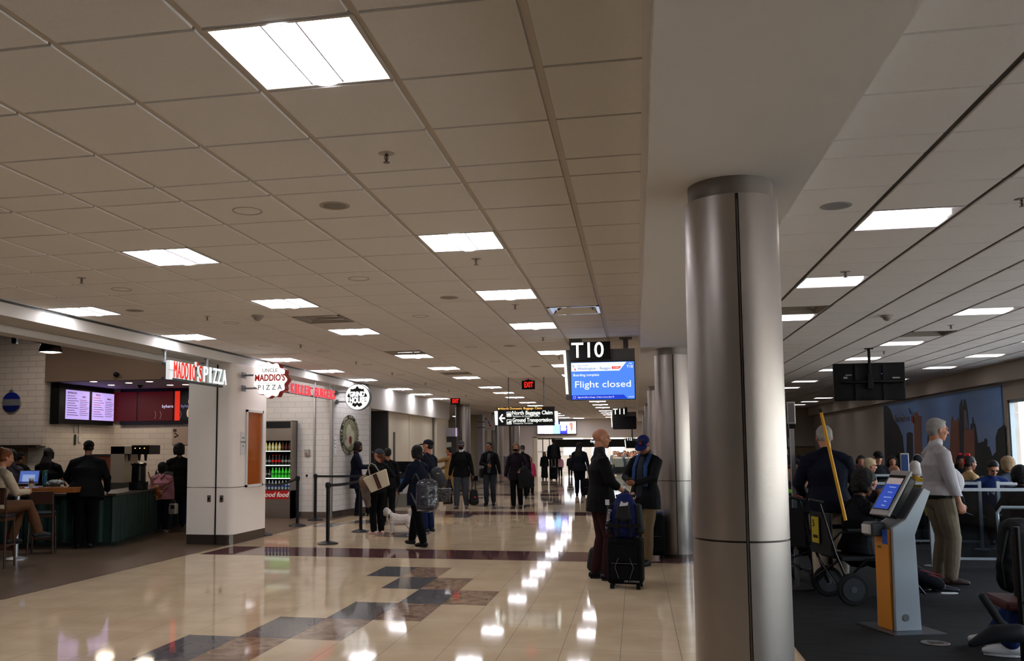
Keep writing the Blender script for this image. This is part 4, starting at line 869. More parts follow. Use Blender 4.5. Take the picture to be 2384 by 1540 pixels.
# baggage claim sign
Y = 20.0; o = (AT(1160, 958, Y)+AT(1291, 992, Y))/2; t = thing('directional_sign', 'black overhead sign reading North Baggage Claim and Ground Transportation', 'sign', o)
b = B(); a, c = px_panel(b, 1159, 957, 1291, 991, Y, -.02, .10, o); b.build('sign_box', m_board, t); a -= o; c -= o; w = c.x-a.x; h = a.z-c.z
def tx(s_, sz, x0, x1, fz, m=gw, **k): text(s_, sz, m, t, T(a.x+w*(x0+x1)/2, -.024, a.z-h*fz), .0015, w=w*(x1-x0), **k)
tx('North Baggage Claim', .12, .26, .97, .17, bold=.002); tx('Reclamo de Equipaje Norte', .06, .27, .74, .38, glow('#e8ece4', .7)); tx('Ground Transportation', .12, .265, .965, .64, bold=.002); tx('Transporte Terrestre', .06, .27, .62, .84, glow('#e8ece4', .7))
b = B(); mz = a.z-h*.5; x0 = a.x+w*.02
Mx = T(0, -.022, 0) @ Matrix.Rotation(R(90), 4, 'X')
b.prism([(x0, mz), (x0+.075, mz+.10), (x0+.1, mz+.075), (x0+.05, mz+.018), (x0+.14, mz+.018), (x0+.14, mz-.018), (x0+.05, mz-.018), (x0+.1, mz-.075), (x0+.075, mz-.10)], .004, Mx); b.build('arrow', gw, t)
b = B(); b.box(a.x+w*.135, a.x+w*.139, -.023, -.02, c.z, a.z); b.build('divider', m_gb, t)
for z in (a.z-h*.25, a.z-h*.74):
    b = B(); b.box(a.x+w*.16, a.x+w*.245, -.024, -.02, z-.055, z+.055); i_ = b.build('pictogram', gw, t); b = B(); b.box(a.x+w*.168, a.x+w*.237, -.026, -.022, z-.045, z+.045); b.build('pictogram_ground', black, i_)
    b = B()
    if z > 0: b.box(a.x+w*.175, a.x+w*.23, -.029, -.024, z-.035, z+.02); b.box(a.x+w*.195, a.x+w*.212, -.029, -.024, z+.02, z+.03)
    else: b.box(a.x+w*.175, a.x+w*.23, -.029, -.024, z-.03, z-.005); b.box(a.x+w*.2, a.x+w*.23, -.029, -.024, z-.005, z+.02)
    b.build('pictogram_mark', gw, i_)
b = B(); px_panel(b, 1157, 949, 1291, 955.5, Y, -.02, .08, o); k = b.build('dynamic_board', mat('#15120e', .4), t); q = AT(1158, 952.5, Y)-o; q2 = AT(1262, 952.5, Y)-o
text('North Domestic Baggage Claim', .07, glow('#ffc468', 1.0), k, T((q.x+q2.x)/2+.04, -.022, q.z), .001, w=(q2.x-q.x)*.92)
b = B(); x0 = q.x+.01; b.prism([(x0, q.z), (x0+.03, q.z+.03), (x0+.03, q.z+.008), (x0+.06, q.z+.008), (x0+.06, q.z-.008), (x0+.03, q.z-.008), (x0+.03, q.z-.03)], .003, T(0, -.021, 0) @ Matrix.Rotation(R(90), 4, 'X')); b.build('amber_arrow', glow('#ffc468', 1), k)
for (xa, xb, sk) in ((1151, 1159, -1), (1291, 1298, 1)):
    e0, e1 = AT(xa, 958, Y)-o, AT(xb, 990, Y)-o; b = B(); b.prism([(e0.x, e0.z), (e0.x+.015, e1.z), (e1.x+.01, e1.z), (e1.x, e0.z)], .08, T(0, .09, 0) @ Matrix.Rotation(R(90), 4, 'X')); b.build('lit_edge', glow('#f4fff0', 1.1), t)
for x in (-.4, .4): b = B(); b.cyl((x, .03, a.z+.1), (x, .03, H-o.z), .012, n=8); b.build('hanger', m_gb, t)
# exit signs
for p, Y, lb in (((1230, 897), 20.4, 'red EXIT sign hanging to the left of the T10 gate sign'), ((1060, 935), 27.8, 'smaller farther red EXIT sign above the man in the grey cap')):
    q = AT(*p, Y); t = thing('exit_sign', lb, 'exit sign', q, group='hanging exit signs'); b = B(); b.box(-.15, .15, -.025, .025, -.10, .10); b.build('housing', black, t, bevel=.006)
    text('EXIT', .17, glow('#ff2018', 1.4), t, T(0.01, -.028, 0), w=.2, bold=.003); b = B(); b.box(-.07, .07, -.03, .03, .10, .115); b.cyl((0, 0, .1), (0, 0, H-q.z), .012, n=8); b.build('canopy', black, t)
# airline sign at the pier
q0_, q1_ = AT(1129, 978, 39.5), AT(1152, 1002, 39.5); o = (q0_+q1_)/2; t = thing('airline_sign', 'square white hanging airline sign with a blue and red mark', 'sign', o); w = (q1_.x-q0_.x)/2; h = (q0_.z-q1_.z)/2
b = B(); b.box(-w, w, -.05, .05, -h, h); b.build('panel', mat('#c4bfc0', .5), t)
b = B(); b.prism([(-.09, .16), (-.06, .17), (.02, .03), (-.02, .02)], .004, T(0, -.052, 0) @ Matrix.Rotation(R(90), 4, 'X')); b.build('airline_mark', mat('#1f4470', .5), t); b = B(); b.prism([(-.03, .02), (.03, .02), (.09, -.08), (.02, -.09)], .004, T(0, -.052, 0) @ Matrix.Rotation(R(90), 4, 'X')); b.build('airline_mark', mat('#b03030', .5), t)
text('AMERICAN', .05, darkgrey, t, T(0, -.053, -h+.07), w=w*1.5); b = B(); b.box(-w-.35, -w, -.02, .02, h-.12, h-.08); b.box(-w-.35, -w, -.02, .02, -h+.1, -h+.14); b.build('bracket', m_gb, t)
# lit kiosk panel in the side hall
q = AT(1048, 998, 30.6); t = thing('lit_display_case', 'grey display head with glowing edge past the last shop pillar', 'kiosk', (q.x, 30.6, 0)); b = B(); b.box(-.22, .22, 0, .3, 1.95, 2.25); b.build('head', mat('#a8a6b4', .5), t); b = B(); b.box(.205, .225, -.01, .0, 1.95, 2.25); b.build('lit_edge', glow('#c8a8f8', 1.2), t); b = B(); b.box(-.2, .02, .05, .1, 1.1, 1.75); b.build('notice_sheet', mat('#b4b8a8', .6), t); b = B(); b.box(-.22, .2, .1, .3, 0, 1.95); b.build('frame', mat('#3c3a38', .4, .4), t)
# hanging television seen from behind
Y = 15.6; o = AT(2023, 890, Y); t = thing('television', 'black television hanging from the ceiling seen from behind', 'television', o); t.rotation_euler = (0, 0, R(-2))
b = B(); b.box(-.54, .54, -.03, .05, -.30, .31); b.build('back_shell', mat('#08090b', .5, spec=.15), t, bevel=.012)
b = B(); b.box(-.20, .16, -.035, -.03, -.26, .26); k = b.build('vent_panel', mat('#0a0b0d', .5, spec=.15), t)
for x in (-.19, .23): b = B(); b.box(x-.03, x+.03, -.06, -.03, -.3, .27); b.build('mount_rail', mat('#060709', .4, spec=.2), t)
b = B(); b.cyl((-.44, -.07, 0), (.5, -.07, 0), .03, n=14); b.build('mount_bar', mat('#060709', .4, spec=.2), t)
b = B(); b.box(-.045, .045, -.13, -.06, -.12, .12); b.build('mount_head', black, t, bevel=.01); b = B(); b.cyl((0, -.09, .1), (0, -.09, H-o.z), .022, n=12); b.lathe([(.07, H-o.z-.01), (.07, H-o.z)], (0, -.09, 0), n=16); b.build('ceiling_pole', black, t)
b = B(); b.box(-.36, -.26, -.034, -.03, .11, .125); b.box(-.39, -.33, -.034, -.03, .06, .09); b.box(.35, .46, -.034, -.03, .05, .07); b.build('rating_stickers', mat('#9a9a9a', .6), t); b = B(); b.ell((.19, -.035, .13), (.004, .003, .004)); b.build('status_light', glow('#9060ff', 3), t)

# ================================================================ QUEUE POSTS
m_post = mat('#09090b', .4, spec=.25)
def make_post():
    t = thing('queue_post', '', 'stanchion'); b = B(); b.lathe([(.17, 0), (.175, .008), (.16, .02), (.06, .045), (.035, .055)], n=32); b.build('base', m_post, t, smooth=True)
    b = B(); b.cyl((0, 0, .05), (0, 0, .93), .031, n=20); b.build('post', m_post, t, smooth=True); b = B(); b.lathe([(.036, .90), (.038, .91), (.038, .985), (.032, 1.0)], n=20); b.box(-.045, .045, -.012, .012, .92, .98); b.build('belt_head', m_post, t, smooth=True); return t
po = make_post(); pl = [((763, 1267), 'black queue post nearest the viewpoint'), ((692, 1225), 'black queue post in front of the drinks fridge'), ((734, 1212), 'black queue post against the white brick wall'), ((840, 1239), 'black queue post beside the woman with the striped bag'), ((612, 1247), 'black queue post mostly hidden by the white pillar')]
PP_ = []
for i, (p, lb) in enumerate(pl):
    q = G(*p); PP_.append(q)
    if i == 0: o = po; o.location = q; o['label'] = lb
    else: o = dup(po, q, lb)
    o['group'] = 'black queue posts'
def belt(a, c, lb, z0=.95, z1=.95, sag=.02):
    b = B(); n = 10; d = (c-a); pts = []
    for i in range(n+1):
        f = i/n; p = a+d*f; z = z0+(z1-z0)*f-sag*4*f*(1-f); pts.append((p.x, p.y, z))
    nn = V3((d.y, -d.x, 0)).normalized()*.0015; vs = []
    for z_ in (-.024, .024):
        for s_ in (1, -1): vs += [(p[0]+nn.x*s_, p[1]+nn.y*s_, p[2]+z_) for p in pts]
    m = n+1; fs = []
    for i in range(n): fs += [(i, i+1, 2*m+i+1, 2*m+i), (m+i+1, m+i, 3*m+i, 3*m+i+1), (i+1, i, m+i, m+i+1), (2*m+i, 2*m+i+1, 3*m+i+1, 3*m+i)]
    b.add(vs, fs); return b.build('queue_belt', mat('#0c0c0e', .6), label=lb, cat='belt', group='retractable queue belts')
sh = lambda a, c, k=.05: a+(c-a).normalized()*k
belt(sh(PP_[0], PP_[3]), sh(PP_[3], PP_[0]), 'black belt from the nearest queue post to the one beside the woman with the bag')
e_ = V3((-5.6, 20.3, 0)); belt(sh(PP_[2], e_), e_, 'black belt running right from the queue post at the brick wall')
belt(sh(PP_[1], PP_[4]), sh(PP_[4], PP_[1]), 'black belt crossing in front of the drinks fridge', .95, .92, .06)

# ================================================================ GATE AREA FITTINGS
# boarding kiosk
q = AT(2100, 1100, 8.1); kb = G(2093, 1466); t = thing('boarding_kiosk', 'grey and orange boarding scanner kiosk with a blue tilted screen', 'kiosk', (kb.x, kb.y, 0)); t.rotation_euler = (0, 0, R(-71))
b = B(); b.box(-.27, .27, -.22, .25, 0, .012); b.build('floor_plate', mat('#54575c', .4, .8), t)
m_kg = mat('#6e7278', .45, .3)
prof = [(-.13, .012), (.15, .012), (.13, .98), (.31, 1.22), (.26, 1.27), (.0, 1.02), (-.11, .93)]     # (depth y, z) side profile
MS = lambda x: Matrix(((0, 0, 1, x), (1, 0, 0, 0), (0, 1, 0, 0), (0, 0, 0, 1)))
prof = [(-.11, .012), (.12, .012), (.10, .80), (.26, 1.16), (.20, 1.19), (.02, .93), (-.10, .86)]
b = B(); b.prism(prof, .03, MS(.10)); b.build('side_cover', mat('#9aa2a8', .4, .2), t, bevel=.004); b = B(); b.prism(prof, .03, MS(-.13)); b.build('side_cover', mat('#8a9298', .4, .2), t, bevel=.004)
b = B(); b.prism([(p[0]*.97, p[1]) for p in prof], .20, MS(-.10)); b.build('body', m_kg, t)
b = B(); b.box(-.095, .095, -.125, -.10, .014, .84); k = b.build('orange_front', mat('#c07a28', .45), t); b = B(); b.box(.02, .09, -.129, -.124, .72, .84); b.build('blue_label', mat('#2c50a8', .4), k); b = B(); b.ell((-.03, -.127, .69), (.03, .003, .01)); b.build('leaf_mark', mat('#33501c', .5), k)
b = B(); b.box(-.12, .02, -.22, -.09, .78, .9); k = b.build('scanner', mat('#3c3c40', .4), t, bevel=.015); b = B(); b.box(-.11, .01, -.235, -.218, .8, .88); b.build('scanner_face', mat('#b8b4b0', .4), k, bevel=.006)
tm = Matrix.Translation((0, -.03, 1.15)) @ Matrix.Rotation(R(-32), 4, 'X')
b = B(); b.box(-.13, .13, .0, .03, -.22, .22, tm); k = b.build('tablet', mat('#8f8c8a', .4, .3), t, bevel=.008)
b = B(); b.box(-.12, .12, .03, .10, -.2, .18, tm); b.build('tablet_mount', blackg, t, bevel=.01)
b = B(); b.box(-.112, .112, -.003, .001, -.17, .17, tm); d = b.build('screen_glass', blackg, k)
b = B(); b.box(-.10, .10, -.005, -.002, .08, .14, tm); b.build('screen_header', glow('#b8a8a4', .35), d); b = B(); b.box(-.10, .10, -.005, -.002, -.16, .08, tm); b.build('screen_area', glow('#2c50c0', .42), d)
tt = glow('#a8b8e8', .5)
for s_, z, w_ in (('Boarding pass', .05, .09), ('Scan here', .0, .06), ('Place your document', -.05, .10), ('below', -.09, .04), ('Thank you', -.13, .05)): text(s_, .014, tt, d, tm @ T(.02, -.007, z), .0008, 'screen_text', w=w_)
b = B(); b.cyl((.131, -.02, .12), (.135, -.02, .12), .03, n=20); b.build('round_cap', mat('#6a6a68', .4), t)
# floor outlet disc
q = G(2178, 1500); t = thing('floor_box', 'round metal floor outlet cover in the carpet', 'floor outlet', (q.x, q.y, .004)); b = B(); b.lathe([(.10, 0), (.105, .004), (.09, .007)], n=28); b.build('cover', mat('#777370', .35, .8), t); b = B(); b.box(-.05, .05, -.03, .03, .007, .012); b.build('lid', mat('#55524e', .4, .7), t)
# glass queue barriers
m_ga = mat('#7d8288', .4, .7); m_gl = glassmat('#c4cacd', .07, .05, flat=True)
def barrier(p, c, lb, z0=.14, z1=1.02, rails=()):
    p = V3(p); c = V3(c); d = c-p; L = d.length; t = thing('glass_barrier', lb, 'barrier', p, group='glass queue barriers'); t.rotation_euler = (0, 0, math.atan2(d.y, d.x))
    for x in (0, L):
        b = B(); b.box(x-.022, x+.022, -.022, .022, 0, z1+.01); b.lathe([(.11, .004), (.11, .014)], (x, 0, 0), n=16); b.build('post', m_ga, t)
    b = B(); b.box(.022, L-.022, -.018, .018, z1-.04, z1); b.build('top_rail', m_ga, t); b = B(); b.box(.022, L-.022, -.016, .016, z0-.03, z0); b.build('bottom_rail', m_ga, t)
    for z in rails: b = B(); b.box(.022, L-.022, -.016, .016, z-.03, z); b.build('bottom_rail', m_ga, t)
    b = B(); b.box(.03, L-.03, -.003, .003, z0, z1-.04); b.build('glass_panel', m_gl, t)
barrier((3.7, 12.6, 0), (6.2, 12.75, 0), 'nearest long glass barrier behind the man in the white shirt', .12, 1.0)
barrier((3.3, 14.6, 0), (5.0, 14.7, 0), 'middle glass barrier behind the boarding kiosk', .14, 1.0); barrier((5.25, 14.7, 0), (6.9, 14.8, 0), 'glass barrier at the right behind the nearest one', .14, 1.0)
barrier((3.7, 17.85, 0), (5.6, 17.95, 0), 'farthest glass barrier in front of the seated crowd', .5, 1.02); barrier((2.15, 15.4, 0), (2.2, 17.4, 0), 'short glass barrier turned away beside the seated child', .2, 1.0)
# sign posts
def signpost(p, Y, top, hd, lb, cc, wpx):
    q = AT(p[0], p[1], Y); t = thing('sign_stand', lb, 'sign stand', (q.x, Y, .004)); zt = AT(p[0], top, Y).z; zb = AT(p[0], hd, Y).z; w = wpx/2/F_PX*Y
    b = B(); b.lathe([(.16, 0), (.16, .012), (.04, .03)], n=24); b.build('base', darkgrey, t); b = B(); b.box(-.022, .022, -.022, .022, .02, zb); b.build('pole', alu, t)
    b = B(); b.box(-w, w, -.015, .015, zb, zt); k = b.build('sign_frame', mat('#9a9a9c', .4, .5), t, bevel=.008); b = B(); b.box(-w+.012, w-.012, -.018, -.014, zb+.02, zt-.02); b.build('sign_sheet', mat(cc, .4), k); b = B(); b.box(-w*.7, w*.7, -.03, .03, zb-.05, zb); b.build('clamp', black, t); return k, t
signpost((1845, 1050), 10.4, 937, 989, 'tall silver sign stand beside the near steel column', '#6a6866', 17)
k, t = signpost((2105, 1060), 11.8, 1056, 1115, 'slim silver sign stand with a blue sheet behind the kiosk', '#24407a', 17)
# blue belt
bb = belt(V3((3.67, 12.66, 0)), V3((3.33, 14.56, 0)), 'short blue belt behind the boarding kiosk', .95, .95, .0); bb.data.materials[0] = mat('#1c4a9c', .5)
# seat rows in the gate
m_seat = mat('#0a0b0e', .5, spec=.2); m_sf = mat('#55585c', .35, .9)
def make_seatrow(n=4):
    t = thing('seat_row', '', 'seats')
    for i in range(n):
        x = (i-(n-1)/2)*.6
        b = B(); b.cbox((x, .0, .43), (.52, .5, .07)); b.build('seat', m_seat, t, bevel=.02); b = B(); b.box(x-.26, x+.26, -.28, -.23, .45, .95); b.build('backrest', m_seat, t, bevel=.02)
    b = B(); b.box(-n*.3, n*.3, -.03, .03, .33, .38); b.build('beam', m_sf, t)
    for x in (-n*.3+.3, n*.3-.3):
        b = B(); b.tube([(x, -.25, 0), (x, 0, .34), (x, .3, 0)], .02, 8); b.build('leg', m_sf, t)
    for i in range(n+1):
        x = (i-n/2)*.6; b = B(); b.tube([(x, -.22, .45), (x, -.22, .66), (x, .16, .66), (x, .2, .45)], .014, 6); b.build('armrest', alu, t)
    return t
sr = make_seatrow(); SRL = [((3.5, 16.6), 180, 'row of black seats right behind the middle glass barriers'), ((5.95, 16.6), 180, 'row of black seats near the right wall behind the barriers'), ((3.3, 18.9), 0, 'row of black seats facing the viewpoint, behind the farthest barrier'), ((5.85, 18.9), 180, 'row of black seats under the skyline mural, nearer row'),
 ((3.1, 21.6), 180, 'row of black seats in the middle of the crowd, left part'), ((5.6, 21.6), 0, 'row of black seats under the skyline mural, farther row'), ((2.4, 25), 0, 'distant row of black seats deep in the gate area, left'), ((5.0, 25), 180, 'distant row of black seats deep in the gate area, right')]
for i, ((x, y), rz, lb) in enumerate(SRL):
    if i == 0: o = sr; o.location = (x, y, .004); o.rotation_euler = (0, 0, R(rz)); o['label'] = lb
    else: o = dup(sr, (x, y, .004), lb, rz)
    o['group'] = 'rows of gate seats'
# bar stools at the pizza bar
m_wd = mat('#3c2218', .4, noise=.25, ns=9)
def make_stool():
    t = thing('bar_stool', '', 'stool')
    for sx in (-1, 1):
        b = B(); b.tube([(sx*.21, .20, 0), (sx*.19, .17, .70)], .019, 8); b.build('leg', m_wd, t)
        b = B(); b.tube([(sx*.22, -.22, 0), (sx*.20, -.18, .70), (sx*.20, -.24, 1.12)], .019, 8); b.build('leg', m_wd, t)
    b = B(); b.box(-.21, .21, -.2, .2, .66, .71); b.build('seat_frame', m_wd, t, bevel=.01); b = B(); b.box(-.21, .21, -.2, .21, .71, .76); b.build('cushion', mat('#20262a', .5), t, bevel=.02)
    b = B(); b.box(-.205, .205, -.255, -.225, .90, 1.14); b.build('backrest', m_wd, t, bevel=.01)
    b = B(); b.box(-.2, .2, .175, .2, .22, .26); b.box(-.2, .2, -.215, -.19, .3, .34); b.box(-.215, -.19, -.2, .19, .3, .33); b.box(.19, .215, -.2, .19, .3, .33); b.build('stretcher', m_wd, t); return t
so = make_stool(); q = G(-10, 1322); so.scale = (.82, .9, .93); so.location = (q.x, q.y, 0); so.rotation_euler = (0, 0, R(18)); so['label'] = 'dark wooden bar stool the woman in the cream sweater sits on'; so['group'] = 'dark bar stools'
q = G(84, 1290); _st = dup(so, (q.x+.02, q.y+.1, 0), 'empty dark wooden bar stool between the seated woman and the standing man', 28, 'dark bar stools'); _st.scale = (.8, .88, .82)
# things on the bar and counter
zt = .978
def lap(p, rz, lb):
    q = G(*p, zt); t = thing('laptop', lb, 'laptop', q); t.rotation_euler = (0, 0, R(rz)); b = B(); b.box(-.17, .17, -.12, .12, 0, .016); b.build('keyboard_base', mat('#8a8a90', .35, .6), t, bevel=.004)
    M_ = Matrix.Translation((0, .12, .012)) @ Matrix.Rotation(R(-14), 4, 'X'); b = B(); b.box(-.17, .17, 0, .008, 0, .225, M_); k = b.build('lid', mat('#8f8c94', .4, .5), t); b = B(); b.box(-.158, .158, -.002, 0, .012, .212, M_); s_ = b.build('display', glow('#5f7fd8', .4), k)
    b = B(); b.box(-.11, .1, -.004, -.002, .02, .15, M_); b.build('document_window', glow('#9fb4e8', .45), s_); b = B(); b.box(-.158, .158, -.004, -.002, .012, .03, M_); b.build('task_bar', glow('#2c3c90', .4), s_)
lap((58, 1128), 12, 'open laptop with a blue screen in front of the seated woman')
q = G(73, 1131, zt); t = thing('coffee_cup', 'paper coffee cup with a brown sleeve and white lid beside the laptop', 'cup', q); b = B(); b.lathe([(.028, 0), (.038, .10)], n=20); b.build('cup_body', mat('#cfc4b4', .5), t, smooth=True); b = B(); b.lathe([(.0318, .03), (.0372, .08)], n=20, ends=False); b.build('sleeve', mat('#7a4c28', .6), t, smooth=True); b = B(); b.lathe([(.04, .10), (.04, .108), (.034, .118)], n=20); b.build('lid', mat('#dcd8d4', .4), t, smooth=True)
q = G(104, 1131, zt); t = thing('water_bottle', 'teal translucent water bottle on the wooden bar', 'bottle', q); b = B(); b.lathe([(.034, 0), (.036, .02), (.034, .15), (.036, .19)], n=20); b.build('bottle_body', mat('#12506a', .1, coat=1), t, smooth=True); b = B(); b.lathe([(.036, .19), (.034, .225), (.02, .24)], n=20); b.build('screw_lid', mat('#2a5a50', .3), t, smooth=True); b = B(); b.tube([(0, 0, .24), (.05, 0, .235)], .01, 8); b.build('spout', mat('#2a5a50', .3), t)
q = G(128, 1131, zt); t = thing('wrapped_tray', 'tray of crinkled clear wrapping on the wooden bar', 'tray', q); b = B(); b.ell((0, .02, .045), (.15, .07, .045), n=18, k=9); b.ell((-.1, .02, .03), (.09, .06, .03)); o = solid(b, 'crinkled_wrap', mat('#9a9c9c', .12, spec=1, bump=1, bs=60), t, .008, 2, .05, .02)
q = G(82, 1133, zt); t = thing('paper_napkin', 'white paper napkin under the coffee cup', 'napkin', q); b = B(); b.cbox((.04, .0, .002), (.14, .1, .003), 20); b.build('sheet', mat('#c8c4c4', .7), t)
def on_counter(x, y, z=.842): q = G(x, y, z); return q
q = V3((-8.72, 14.6, .84)); t = thing('coffee_dispenser', 'large black cylindrical coffee dispenser on the pizza counter', 'dispenser', q)
b = B(); b.lathe([(.16, 0), (.165, .02), (.165, .14)], n=28); b.build('stand', black, t); b = B(); b.lathe([(.12, .14), (.125, .17), (.12, .42), (.135, .44), (.135, .47), (.1, .48)], n=28); b.build('tank', mat('#0b0b0d', .18), t, smooth=True)
t = thing('espresso_machine', 'tall steel drinks machine with a black head behind the counter', 'machine', (-9.95, 16.2, 0)); m_es = mat('#a89a8c', .35, .4)
b = B(); b.box(-.35, .2, 0, .5, 0, .9); b.build('stand', mat('#3a3632', .6), t); b = B(); b.box(-.35, -.05, 0, .5, .9, 1.62); b.build('body', m_es, t); b = B(); b.box(-.35, .35, 0, .45, 1.47, 1.62); b.build('top_unit', m_es, t); b = B(); b.box(.12, .5, -.02, .4, 1.46, 1.64); k = b.build('control_head', blackg, t)
for x in (.2, .3, .4): b = B(); b.ell((x, -.025, 1.58), (.01, .006, .01)); b.build('indicator', glow('#ff9040', 3), k)
for x in (.0, .22, .36): b = B(); b.cyl((x, .1, 1.47), (x, .1, 1.33), .035, .02, n=12); b.build('spout', mat('#4a4442', .3, .7), t)
for (x, y, nm, h, lb, hh, rr) in ((-8.95, 15.6, 'syrup_bottle', '#141414', 'black pump bottle near the child at the counter', .3, .06), (-9.12, 16.3, 'syrup_bottle', '#1c1a18', 'second black pump bottle on the pizza counter', .26, .05)):
    t = thing(nm, lb, 'bottle', (x, y, .84)); b = B(); b.lathe([(rr, 0), (rr, hh*.6), (rr*.5, hh*.75), (rr*.3, hh)], n=16); b.build('bottle_body', mat(h, .3), t, smooth=True); b = B(); b.tube([(0, 0, hh), (0, 0, hh+.03), (.05, 0, hh+.03)], .008, 6); b.build('pump', black, t)
t = thing('napkin_dispenser', 'grey napkin dispenser on the pizza counter', 'dispenser', (-8.98, 16.0, .84)); b = B(); b.box(-.1, .1, -.12, .12, 0, .28); b.build('case', mat('#45464a', .4, .5), t, bevel=.01); b = B(); b.ell((.0, -.121, .14), (.03, .004, .06)); b.build('sticker', mat('#8a8a8a', .5), t)
t = thing('price_card_stand', 'small green price card on a stand at the counter', 'card', (-9.0, 16.6, .84)); b = B(); b.box(-.05, .05, 0, .01, .22, .42); b.build('card', mat('#6c9a58', .5), t); b = B(); b.cyl((0, .005, 0), (0, .005, .22), .005, n=6); b.build('stem', alu, t)
t = thing('wall_notices', 'paper notices on the side wall of the pizza kitchen', 'notice', (-11.69, 16.9, 1.95)); t.rotation_euler = (0, 0, R(90))
for x, z, w_, h_, c_ in ((.1, .06, .12, .16, '#b4aca4'), (.26, .06, .1, .2, '#c0b8b0'), (.26, -.16, .1, .14, '#c8c0b8'), (.12, -.18, .06, .22, '#20302c')): b = B(); b.box(x, x+w_, -.01, 0, z-h_/2, z+h_/2); b.build('sheet', mat(c_, .6), t)
t = thing('wall_print', 'faded printed panel with a dark logo on the kitchen back wall', 'poster', (0, 18.49, 0)); a, c = AT(400, 1006, 18.45), AT(446, 1036, 18.45); b = B(); b.box(a.x, c.x+.1, -.012, 0, c.z, a.z+.1); k = b.build('panel', mat('#a89488', .6), t); b = B(); b.tube([(a.x+.05, -.015, a.z-.12), (a.x+.14, -.015, a.z-.08), (a.x+.05, -.015, a.z-.02)], .014, 6); b.box(a.x+.02, a.x+.1, -.016, -.012, a.z, a.z+.06); b.build('logo_mark', mat('#3a3432', .6), k)
t = thing('cash_register', 'lit order screens and register at the right end of the pizza counter', 'register', (-9.35, 17.3, .84))
for i, (dx, z) in enumerate(((0, .1), (.16, .02))): M_ = Matrix.Translation((dx, 0, z)) @ Matrix.Rotation(R(-20), 4, 'X'); b = B(); b.box(-.11, .11, 0, .02, .0, .32, M_); k = b.build('screen_frame', black, t); b = B(); b.box(-.1, .1, -.003, 0, .02, .3, M_); b.build('display', glow('#c8c890', .45), k)
b = B(); b.box(-.15, .3, .05, .35, 0, .12); b.build('till', darkgrey, t)
t = thing('brick_oven_box', 'reddish box shelf on the wall behind the long haired woman', 'oven', (-11.5, 17.2, 0)); b = B(); b.box(0, .5, 0, .5, .9, 1.42); b.build('body', mat('#6a3420', .6), t); b = B(); b.box(-.02, .52, -.02, .5, 1.42, 1.46); b.build('shelf', darkgrey, t)
